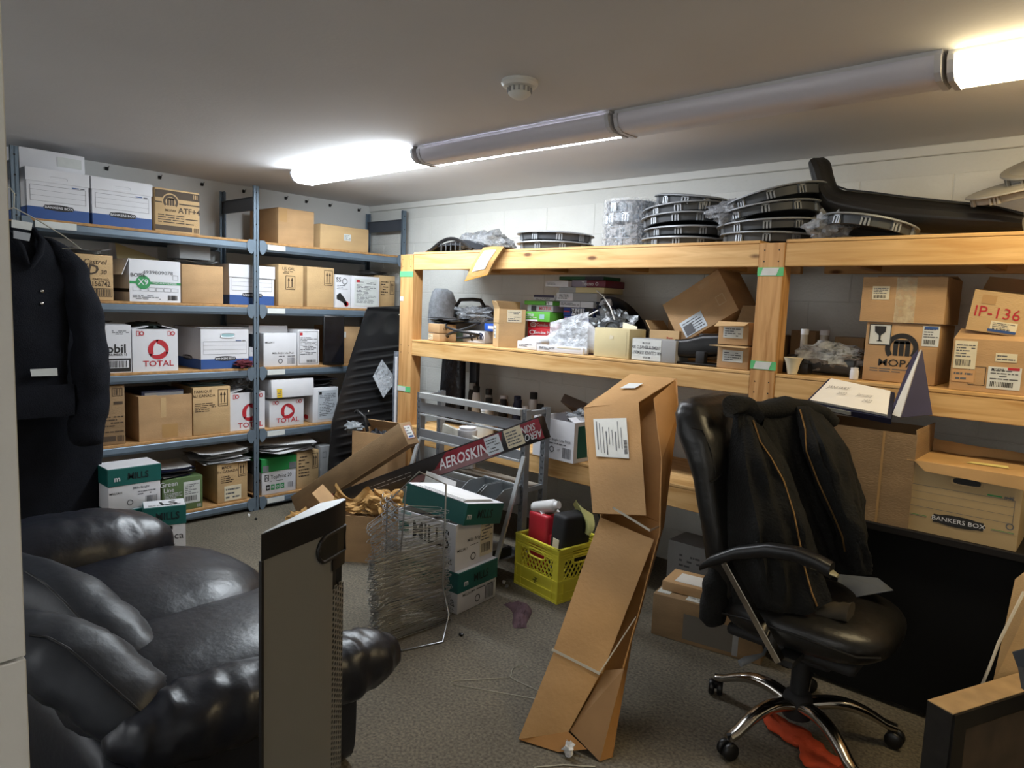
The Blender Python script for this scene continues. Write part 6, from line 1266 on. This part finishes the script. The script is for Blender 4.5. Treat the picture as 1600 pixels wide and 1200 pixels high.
m.tube([(XJ + .05, .88, 1.83), (XJ + .10, .93, 1.76), (XJ + .11, .97, 1.70), (XJ + .10, 1.0, 1.62)], [.012, .016, .016, .008], 10); m.tube([(XJ + .05, 1.04, 1.80), (XJ + .10, 1.06, 1.74), (XJ + .105, 1.05, 1.68), (XJ + .10, 1.01, 1.60)], [.012, .018, .018, .008], 10); m.build('collar', CLOTH, t, 60, world=True)
for a_, (l, tp, r, b) in enumerate(((18, 343, 51, 360), (21, 360, 48, 377))):
    q = [at(l, tp, 0, XJ + .125), at(r, tp + 5, 0, XJ + .125), at(r - 2, b, 0, XJ + .125), at(l, b - 5, 0, XJ + .125)]; MB().plate(q, .002, dirv=(-1, 0, 0)).build('neck_label', (LBL, mat('grey_neck_label', '9b9ea3', .7))[a_], t, world=True)
p = at(66, 590, 0, XJ + .1); MB().grid(lambda u, v: (XJ + .088 + .01 * math.sin(PI * v), .83 + .36 * u, 1.0 - .17 * v), 6, 4).build('waist_flap', CLOTH, t, 60, world=True)
t = thing('wire_hanger', 'pale wire hanger carrying the black work jacket', 'hanger', (XJ, .95, 1.9)); MB().tube([(XJ + .02, .93, 1.98), (XJ + .02, .95, 2.0), (XJ + .02, .97, 1.97), (XJ + .02, .965, 1.90), (XJ + .06, 1.06, 1.845), (XJ + .10, 1.16, 1.775), (XJ + .115, 1.235, 1.715), (XJ + .10, 1.15, 1.71)], .003, 6).build('wire', mat('pale_wire', 'c9c4b2', .4, .5), t, 60, world=True)
MB().tube([(XJ + .02, .965, 1.90), (XJ + .02, .85, 1.84), (XJ + .02, .72, 1.77)], .003, 6).build('wire_arm', mat('pale_wire', 'c9c4b2', .4, .5), t, 60, world=True)

for nm, path in (('upper_arm_pad', [(40, 893), (70, 912), (100, 940), (130, 972), (150, 995)]), ('lower_arm_pad', [(46, 992), (75, 996), (105, 1012), (140, 1042), (180, 1078), (215, 1108), (235, 1125)])):
    bv = BVHTree.FromPolygons([Vector(p) for p in PM[nm].v], PM[nm].f); P = []
    for i in range(len(path) - 1):
        for q in range(4):
            f = q / 4; h = hit(bv, path[i][0] + (path[i + 1][0] - path[i][0]) * f, path[i][1] + (path[i + 1][1] - path[i][1]) * f, .001)
            if h and (not P or (h - P[-1]).length < .1): P.append(h)
    if len(P) > 2: lb(MB().tube(P, .0035, 6), 'arm_piping', PIPE)
# ---- desk
DK = mat('black_desk_laminate', '080808', .7, spec=.2); DKE = mat('dark_desk_edge', '15110f', .6, spec=.3)
dk = thing('desk', 'black desk standing under the right timber bay behind the office chair', 'desk', (-.35, 3.1, 0))
MB().rbox(-1.02, .60, 2.915, 3.58, .695, .725, .004, 2).build('desktop', DKE, dk, world=True)
MB().box(-1.0, -.97, 2.95, 3.56, 0, .695).build('side_panel', DK, dk, world=True); MB().box(.55, .58, 2.95, 3.56, 0, .695).build('side_panel', DK, dk, world=True)
MB().box(-.97, .55, 3.52, 3.54, .05, .695).build('back_panel', DK, dk, world=True)
MB().box(-.97, .55, 2.955, 2.97, .02, .69).build('front_panel', DK, dk, world=True)
DT = .726
# box of binders
BX = at(1420, 812, 2, DT + .0); pR = at(1428, 720, 1, 2.925)
k = K('cardboard_box', 'large open cardboard box holding ring binders on the black desk', 'box', (-.985, 2.925, DT), 1.0 + pR.x - .012, .3, .36, 0, CARD3, opened=(('r', 3, .015), ('l', -60, .06))); k.rect('front', .72, .0, .74, 1, mat('tape_brown', 'b08a58', .4)); k.done()
zt = DT + .36
t = thing('ring_binder', 'dark binder with white handwritten page lying slanted on the open box', 'binder', (0, 0, 0)); 
q = [at(1258, 625, 1, 2.90), at(1295, 588, 1, 3.02), at(1398, 610, 1, 3.02), at(1392, 651, 1, 2.90)]; t.location = q[0]
nq = (q[1] - q[0]).cross(q[3] - q[0]).normalized(); nq = nq if nq.z > 0 else -nq
MB().plate([p - nq * .012 for p in q], .03, dirv=-nq).build('cover', NAVY, t, world=True)
c = sum(q, Vector()) / 4; pq = [p.lerp(c, .1) for p in q]; MB().plate([p + nq * .0 for p in pq], .012, dirv=-nq).build('page', mat('bright_page', 'e6e2dc', .6), t, world=True)
MB().plate([q[0].lerp(q[3], .1) - nq * .016 + Vector((0, -.002, 0)), q[0].lerp(q[3], .55) - nq * .016 + Vector((0, -.002, 0)), q[0].lerp(q[3], .55) - nq * .036 + Vector((0, -.002, 0)), q[0].lerp(q[3], .1) - nq * .036 + Vector((0, -.002, 0))], .001).build('spine_label', LBL, t, world=True)
U, Vv = (pq[3] - pq[0]), (pq[1] - pq[0]); m = MB()
for s_, u, v, sz in (('JANUARY', .2, .66, .024), ('2022', .3, .46, .022), ('January', .58, .55, .024), ('2022', .66, .35, .022)):
    vs, fs = text_mesh(s_, sz, 0.0, .8); m.add([pq[0] + U * u + Vv * v + U.normalized() * (p.x * .95 + p.y * .1) + Vv.normalized() * (p.y + p.x * .12) + nq * .0012 for p in vs], fs)
m.build('handwriting', mat('pencil', '8d8a86', .7), t, world=True)
t = thing('ring_binder', 'purple navy binder standing half open at the right edge of the open box', 'binder', (-.62, 2.95, zt - .06))
q = [at(1402, 655, 1, 2.93), at(1455, 640, 1, 2.95), at(1440, 548, 1, 3.1), at(1432, 556, 1, 3.1)]
q = [at(1408, 652, 1, 2.93), at(1457, 648, 1, 2.97), at(1441, 546, 1, 3.02)]
MB().plate(q, .006).build('cover', PURPLE, t, world=True)
q2 = [at(1394, 648, 1, 2.94), at(1406, 652, 1, 2.935), at(1439, 546, 1, 3.025), at(1430, 556, 1, 3.05)]
MB().plate(q2, .004).build('paper_block', PAPER, t, world=True); MB().plate([p + Vector((-.012, .01, 0)) for p in q2], .004).build('cover', PURPLE, t, world=True)
# record box on desk
x0 = at(1413, 780, 1, 2.93).x; x1 = at(1593, 815, 1, 2.93).x
BUFF = mat('buff_record_card', 'b39a70', .75, var=.08, scale=4)
k = record_box('brown record box with green lines and worn lid on the black desk', (x0, 2.93, DT), x1 - x0, .36, .265, 0, band=None, body=BUFF, badge=False, lid=False)
oval_badge(k, 'front', .5, .24, .17, .042, .022); k.rect('front', 0, .235, .22, .243, GREEN); k.rect('front', .0, .22, .22, .227, GREYINK); k.rect('front', .78, .235, .97, .243, GREEN); k.rect('front', .78, .22, .97, .227, GREYINK); k.text('front', '# 32', .9, .7, .016, GREYINK); k.disc('front', .93, .32, .008, .012, GREYINK)
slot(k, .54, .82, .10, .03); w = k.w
LIDM = mat('lit_worn_lid_card', 'c29a66', .75, var=.15, scale=5)  # worn lid; the light on it is put into this brighter colour
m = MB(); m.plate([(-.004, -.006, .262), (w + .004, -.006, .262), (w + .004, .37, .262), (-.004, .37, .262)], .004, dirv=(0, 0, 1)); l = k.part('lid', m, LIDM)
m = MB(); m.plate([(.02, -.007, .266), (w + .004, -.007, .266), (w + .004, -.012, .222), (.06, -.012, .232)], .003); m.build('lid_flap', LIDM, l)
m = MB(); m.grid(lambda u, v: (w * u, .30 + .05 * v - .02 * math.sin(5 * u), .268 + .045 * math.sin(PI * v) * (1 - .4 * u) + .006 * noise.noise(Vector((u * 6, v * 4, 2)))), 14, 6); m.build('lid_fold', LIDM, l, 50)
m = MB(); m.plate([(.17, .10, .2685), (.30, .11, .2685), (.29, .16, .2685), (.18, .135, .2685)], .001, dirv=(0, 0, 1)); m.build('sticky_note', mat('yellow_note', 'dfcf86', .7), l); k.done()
# ---- right edge: cardboard sheet, framed panel, bracket
t = thing('cardboard_sheet', 'tall sheet of cardboard with a pale strap standing beside the black desk', 'cardboard', tuple(at(1552, 1070, 1, 2.62)))
q = [at(1550, 1072, 1, 2.60), at(1650, 1072, 1, 2.60), at(1650, 855, 1, 2.80), at(1586, 905, 1, 2.80)]; q[0].z = max(.2, q[0].z)
b0 = [Vector((p.x, p.y, .003)) for p in (q[0], q[1])]
MB().plate([b0[0], b0[1], q[1], q[2], q[3], q[0]], .012, dirv=(0, .95, -.2)).build('sheet', CARD2, t, world=True)
m = MB(); m.tube([at(1600, 925, 1, 2.72), at(1580, 965, 1, 2.66), at(1560, 1005, 1, 2.62), at(1545, 1045, 1, 2.59), at(1534, 1072, 1, 2.58)], .005, 5); m.build('strap', STR, t, 60, world=True)
zt = .42; pA, pB = at(1447, 1095, 2, zt), at(1490, 1115, 2, zt); dA = Vector((.40, .917, 0)).normalized(); tk = (pB - pA).length
fp = thing('framed_panel', 'black framed panel with tan edges standing on the floor beside the office chair', 'panel', pB.xyz - Vector((0, 0, zt)), math.atan2(dA.y, dA.x))
Lp = .44
MB().box(0, Lp, .004, tk, 0, zt - .004).build('core', BLKM, fp); MB().rbox(-.002, Lp, 0, tk + .002, zt - .004, zt, .001, 1).build('edge_strip', mat('tan_edge', 'b99b74', .7, var=.2, scale=14), fp)
MB().box(-.004, 0, 0, tk, 0, zt - .004).build('edge_strip', mat('scuffed_black', '23211f', .6, var=.5, scale=20), fp)
MB().box(.06, Lp, -.002, .004, 0, zt - .06).build('canvas', mat('brown_canvas', '4d3f30', .8, var=.3, scale=10), fp)
MB().box(0, Lp, -.006, .004, zt - .055, zt - .004).build('rail', BLK, fp); MB().box(0, .055, -.006, .004, 0, zt - .055).build('stile', BLK, fp)
t = thing('metal_bracket', 'small dark metal bracket with a bolt hole at the edge of the framed panel', 'bracket', tuple(at(1592, 1050, 1, 2.4))); q = [at(1582, 1018, 1, 2.42), at(1612, 1010, 1, 2.42), at(1618, 1048, 1, 2.42), at(1590, 1040, 1, 2.42)]; MB().plate(q, .008).build('plate', STEELD, t, world=True); p = at(1592, 1028, 1, 2.418); MB().lathe([(0, .002), (.007, .001)], 10, T_(p) @ Matrix.Rotation(PI / 2, 4, 'X')).build('bolt_hole', PAPER, t, world=True); MB().plate([at(1590, 1040, 1, 2.42), at(1618, 1048, 1, 2.42), at(1618, 1090, 1, 2.4), at(1596, 1075, 1, 2.4)], .012).build('foot', BLK, t, world=True)

# ---- office chair
oc = thing('office_chair', 'worn black leather office chair with chrome five star base', 'chair', (-.78, 2.50, 0))
def cb(m, name, mt, sm=55): return m.build(name, mt, oc, sm, world=True)
cb(MB().puff((-.765, 2.53, .455), (.285, .265, .075), 3.0, 44, 20, .006, 5, 3), 'seat', LEATHERB)
cb(MB().rbox(-1.0, -.56, 2.33, 2.74, .355, .40, .02, 2), 'seat_pan', BLKM)
cb(MB().tube([(-.99, 2.275, .455), (-.9, 2.262, .47), (-.7, 2.262, .47), (-.55, 2.285, .455), (-.50, 2.36, .445)], .004, 6), 'seat_piping', PIPE)
Z = [(.46, -1.00, .05, .17), (.50, -1.01, .065, .21), (.60, -1.04, .07, .235), (.75, -1.07, .065, .245), (.90, -1.11, .065, .25), (.97, -1.13, .08, .25), (1.06, -1.17, .095, .24), (1.13, -1.20, .085, .22), (1.17, -1.215, .06, .19), (1.19, -1.22, .02, .14)]
R = []
for i in range(len(Z) - 1):
    for q in range(4): f = q / 4; R.append([Z[i][j_] + (Z[i + 1][j_] - Z[i][j_]) * f for j_ in range(4)])
R.append(Z[-1]); m = MB(); m.loft([((x, 2.53, z), (a, 0, 0), (0, b, 0)) for z, x, a, b in R], 40, .006, 6, 5, ex=3); cb(m, 'backrest', LEATHERB); bkm = (list(m.v), list(m.f))
bt2 = BVHTree.FromPolygons([Vector(p) for p in bkm[0]], bkm[1])
for path in ([(1062, 690), (1080, 668), (1098, 672), (1110, 700), (1118, 740)], [(1110, 753), (1120, 748), (1127, 742)]):
    P = [hit(bt2, *p, lift=.002) for p in path]; P = [p for p in P if p]
    if len(P) > 1: cb(MB().tube(P, .004, 5), 'piping', PIPE)
def arm(y, s):
    if s < 0:
        P = [(1098, 884), (1112, 876), (1150, 864), (1200, 859), (1245, 866), (1280, 880), (1300, 891)]; Q = [at(px, py, 1, y) for px, py in P]
    else: Q = [Vector((-1.06, y, .66)), Vector((-1.0, y, .69)), Vector((-.85, y, .70)), Vector((-.72, y, .66))]
    D = [Q[0]]; 
    for i in range(len(Q) - 1):
        for q in range(1, 5): D.append(Q[i].lerp(Q[i + 1], q / 4))
    n = len(D); rr = [(.012 + .012 * math.sin(PI * min(1, i / n * 2.2 + .12) / 2)) for i in range(n)]
    cb(MB().loft([(c, (0, .028, 0), (0, 0, r_)) for c, r_ in zip(D, rr)], 16, ex=3), 'armrest', BLK)
    if s < 0: cb(MB().loft([(D[-6] + Vector((0, -.004, -.018)), (0, .02, 0), (0, 0, .004)), (D[-1] + Vector((0, -.004, -.006)), (0, .022, 0), (0, 0, .006)), (D[-1] + Vector((.02, -.004, -.012)), (0, .012, 0), (0, 0, .005))], 12), 'armrest_tip', mat('worn_arm_tip', '8b876f', .5))
    a = at(1134, 878, 1, y) if s < 0 else Vector((-1.03, y, .65)); b = at(1219, 1033, 1, y) if s < 0 else Vector((-.85, y, .38))
    cb(MB().bar(a, b, .034, .022), 'arm_support', CHROME); cb(MB().bar(a + (b - a) * .02 + Vector((.004, -.016 if s < 0 else .016, .004)), b + Vector((.004, -.016 if s < 0 else .016, .004)), .004, .006), 'support_groove', CHROME)
    cb(MB().box(min(b.x, b.x + .04) - .02, b.x + .04, min(y, 2.5), max(y, 2.5), b.z - .012, b.z + .008), 'arm_mount', BLKM)
arm(2.225, -1); arm(2.835, 1)
HB = Vector((-.78, 2.50, 0))
cb(MB().lathe([(.0, .36), (.05, .36), (.05, .30), (.03, .29), (.03, .16), (.045, .155), (.055, .13), (.05, .07), (.03, .06), (0, .06)], 24, T_(HB)), 'gas_column', BLKM)
cb(MB().rbox(-.90, -.66, 2.42, 2.58, .30, .36, .015, 2), 'tilt_box', BLKM)
lv = [at(1192, 1023, 1, 2.36), at(1165, 1032, 1, 2.30), at(1156, 1037, 1, 2.28)]; cb(MB().tube([Vector((-.88, 2.45, .33))] + lv, [.005, .006, .014, .012], 8), 'tilt_lever', ZINC)
TIPS = [(-.895, 2.185), (-.525, 2.305), (-.495, 2.675), (-.85, 2.83), (-1.105, 2.53)]
for i, (x, y) in enumerate(TIPS):
    tp = Vector((x, y, .085)); D = []
    for q in range(11):
        f = q / 10; p = (HB + Vector((0, 0, .105))).lerp(tp, f); p.z = .105 + .035 * math.sin(PI * min(1, f * 1.1)) - .035 * f * f * f - .0 ; D.append((p, .032 - .012 * f))
    dd = (tp - HB); dd.z = 0; dd.normalize(); sd = Vector((-dd.y, dd.x, 0))
    cb(MB().loft([(p, sd * r_, Vector((0, 0, r_ * .75))) for p, r_ in D], 14, ex=2.4), 'base_leg', CHROME)
    ca = Matrix.Translation((x, y, 0)) @ Matrix.Rotation(1.1 + i, 4, 'Z'); c = MB()
    for s in (-1, 1): c.lathe([(0, -.011), (.026, -.011), (.03, -.006), (.03, .006), (.026, .011), (0, .011)], 20, ca @ T_((0, s * .016, .0305)) @ Matrix.Rotation(PI / 2, 4, 'X'))
    ob = cb(c, 'castor', BLK); ob['kind'] = 'stuff'; del ob['kind']
    cb(MB().tube([ca @ Vector((.0, 0, .03)), ca @ Vector((.012, 0, .05)), Vector((x, y, .085))], .008, 8), 'castor_stem', BLKM)
# ---- jacket over the chair
jk = thing('canvas_jacket', 'black canvas jacket with brass zips draped over the office chair back', 'jacket', (-.95, 2.55, .52))
def dens(Z, n=5):
    R = []
    for i in range(len(Z) - 1):
        for q in range(n):
            f = q / n; R.append(tuple(Vector(Z[i][k]).lerp(Vector(Z[i + 1][k]), f) for k in range(3)))
    R.append(tuple(map(Vector, Z[-1]))); return R
def jb_(m, name, mt=CLOTHB): return m.build(name, mt, jk, 60, world=True)
def drape(cols, name, seed, nu=30, nv=38, amp=.042, th=.02):
    """hanging cloth: cols are lines from top to hem; folds run down"""
    def fn(u, v):
        f = u * (len(cols) - 1); i = min(len(cols) - 2, int(f)); g = f - i
        def pt(c):
            q = v * (len(c) - 1); j_ = min(len(c) - 2, int(q)); h = q - j_; return Vector(c[j_]).lerp(Vector(c[j_ + 1]), h)
        p = pt(cols[i]).lerp(pt(cols[i + 1]), g)
        k = noise.noise(Vector((u * 5 + seed, v * 1.6, seed))) + .6 * noise.noise(Vector((u * 9, v * 5 + seed, 4))) + .35 * abs(noise.noise(Vector((u * 7, v * 11, seed))))
        return p + Vector((.75, -.6, .1)) * amp * k * min(1, 4 * v + .3)
    m = MB(); m.grid(fn, nu, nv); k = len(m.v); m.v += [tuple(Vector(p) + Vector((-.75, .6, -.1)) * th) for p in m.v]; m.f += [tuple(q + k for q in reversed(f)) for f in m.f]
    ring = [i * (nv + 1) for i in range(nu + 1)] + [nu * (nv + 1) + q for q in range(1, nv + 1)] + [i * (nv + 1) + nv for i in range(nu - 1, -1, -1)] + [q for q in range(nv - 1, 0, -1)]
    m.f += [(ring[i], ring[i] + k, ring[(i + 1) % len(ring)] + k, ring[(i + 1) % len(ring)]) for i in range(len(ring))]
    jb_(m, name); return m
A_ = lambda px, py, Y: tuple(at(px, py, 1, Y))
mL = drape([[A_(1150, 640, 2.40), A_(1140, 720, 2.38), A_(1140, 820, 2.32), A_(1142, 900, 2.30), A_(1150, 945, 2.30)],
            [A_(1162, 638, 2.42), A_(1165, 720, 2.30), A_(1180, 820, 2.25), A_(1192, 900, 2.255), A_(1205, 955, 2.28)],
            [A_(1172, 640, 2.46), A_(1200, 710, 2.34), A_(1232, 800, 2.30), A_(1245, 890, 2.30), A_(1255, 962, 2.32)],
            [A_(1180, 645, 2.50), A_(1222, 715, 2.44), A_(1258, 800, 2.40), A_(1282, 880, 2.37), A_(1305, 940, 2.36)]], 'front_panel', 3)
mC = drape([[A_(1180, 640, 2.52), A_(1220, 720, 2.50), A_(1250, 800, 2.46), A_(1275, 870, 2.46)],
            [A_(1215, 640, 2.58), A_(1245, 720, 2.56), A_(1275, 800, 2.54), A_(1305, 880, 2.52)],
            [A_(1245, 636, 2.62), A_(1270, 720, 2.60), A_(1305, 810, 2.58), A_(1325, 885, 2.56)]], 'lining', 13, 18, 26, .015)
mR = drape([[A_(1246, 636, 2.60), A_(1256, 700, 2.52), A_(1282, 770, 2.50), A_(1312, 835, 2.50), A_(1322, 885, 2.50)],
            [A_(1262, 634, 2.64), A_(1285, 690, 2.50), A_(1312, 770, 2.46), A_(1334, 840, 2.46), A_(1342, 900, 2.48)],
            [A_(1280, 640, 2.70), A_(1312, 690, 2.60), A_(1338, 770, 2.54), A_(1352, 840, 2.54), A_(1362, 890, 2.55)],
            [A_(1290, 652, 2.78), A_(1322, 705, 2.76), A_(1345, 780, 2.70), A_(1358, 840, 2.68), A_(1364, 880, 2.66)]], 'front_panel', 9)
jb_(MB().loft(dens([(A_(1143, 634, 2.36), (.03, 0, -.01), (0, .02, .03)), (A_(1150, 632, 2.40), (.045, 0, 0), (0, 0, .03)), (A_(1165, 636, 2.43), (.05, 0, 0), (0, 0, .035)), (A_(1180, 648, 2.44), (.04, 0, 0), (0, 0, .035)), (A_(1186, 658, 2.44), (.02, 0, 0), (0, 0, .02))]), 28, .012, 12, 12), 'collar')
jb_(MB().loft(dens([(A_(1150, 640, 2.46), (.05, 0, 0), (0, .03, .03)), (A_(1190, 640, 2.55), (.06, 0, 0), (0, 0, .035)), (A_(1225, 638, 2.62), (.06, 0, 0), (0, 0, .035)), (A_(1262, 638, 2.68), (.06, 0, 0), (0, 0, .035)), (A_(1290, 655, 2.76), (.05, 0, 0), (0, .02, .03))]), 28, .014, 10, 17), 'shoulder_fold')
jb_(MB().loft(dens([(A_(1125, 880, 2.34), (.03, 0, 0), (0, .04, 0)), (A_(1120, 905, 2.33), (.045, 0, 0), (0, .06, 0)), (A_(1116, 940, 2.34), (.05, 0, 0), (0, .06, 0)), (A_(1112, 968, 2.35), (.045, 0, 0), (0, .05, 0)), (A_(1112, 975, 2.35), (.02, 0, 0), (0, .03, 0))]), 24, .012, 9, 26), 'sleeve')
v_, f_ = [], []
for q in (mL, mR):
    f_ += [tuple(i + len(v_) for i in f) for f in q.f]; v_ += [Vector(p) for p in q.v]
bt3 = BVHTree.FromPolygons(v_, f_)
BRASS = mat('brass_zip', 'b28c5a', .35, .8, var=.3, scale=60)
def zipline(P):
    Q = []
    for i in range(len(P) - 1):
        for q in range(8):
            f = q / 8; h = hit(bt3, P[i][0] + (P[i + 1][0] - P[i][0]) * f, P[i][1] + (P[i + 1][1] - P[i][1]) * f, .003)
            if h: Q.append(h)
    if len(Q) > 2:
        S_ = [Q[0]]
        for p in Q[1:]:
            if (p - S_[-1]).length < .12: S_.append(p)
        m = MB(); m.tube(S_, .0032, 5); jb_(m, 'zip', BRASS)
zipline([(1177, 657), (1188, 690), (1205, 715), (1225, 752), (1240, 800), (1250, 850), (1258, 890), (1268, 925), (1278, 950)])
zipline([(1250, 640), (1258, 670), (1260, 705), (1278, 752), (1300, 800), (1316, 838), (1321, 865)])
c = at(1300, 955, 1, 2.40); jb_(MB().loft([(c + Vector((-.04 + .014 * i, .0 , -.012 + .004 * i)), (0, .045, 0), (.0, 0, .028 + .004 * (i % 2))) for i in range(8)], 20), 'ribbed_cuff', mat('ribbed_knit', '3a3327', .8, var=.3, scale=30))
t = thing('grey_card', 'sheet of dark grey card under the jacket on the chair seat', 'card', (-.62, 2.72, .545)); q = [at(1305, 938, 1, 2.60), at(1396, 922, 1, 2.62), at(1372, 903, 1, 2.76), at(1310, 897, 1, 2.80)]; MB().plate(q, .002, dirv=(0, 0, -1)).build('sheet', mat('slate_grey_card', '60666f', .6), t, world=True)
t = thing('orange_cloth', 'bright orange cloth lying on the floor under the office chair', 'cloth', tuple(at(1260, 1160, 2, 0))); OR = mat('orange_cloth', 'c94a22', .85, var=.2, scale=20, bump=.3, bscale=90)
P = [(1205, 1118, .03), (1222, 1135, .05), (1245, 1150, .05), (1262, 1163, .03), (1275, 1180, .06), (1292, 1192, .075), (1312, 1200, .04)]
R = [(at(px, py, 2, .018), r_) for px, py, r_ in P]; m = MB()
def dens2(R):
    return [(R[i][0].lerp(R[i + 1][0], q / 4), R[i][1] + (R[i + 1][1] - R[i][1]) * q / 4) for i in range(len(R) - 1) for q in range(4)] + [R[-1]]
m.loft([(c, Vector((.55, .8, 0)).normalized() * r_, Vector((0, 0, .016))) for c, r_ in dens2(R)], 30, .026, 16, 6); m.v = [(a, b, max(z, .001)) for a, b, z in m.v]; m.build('cloth', OR, t, 60, world=True)
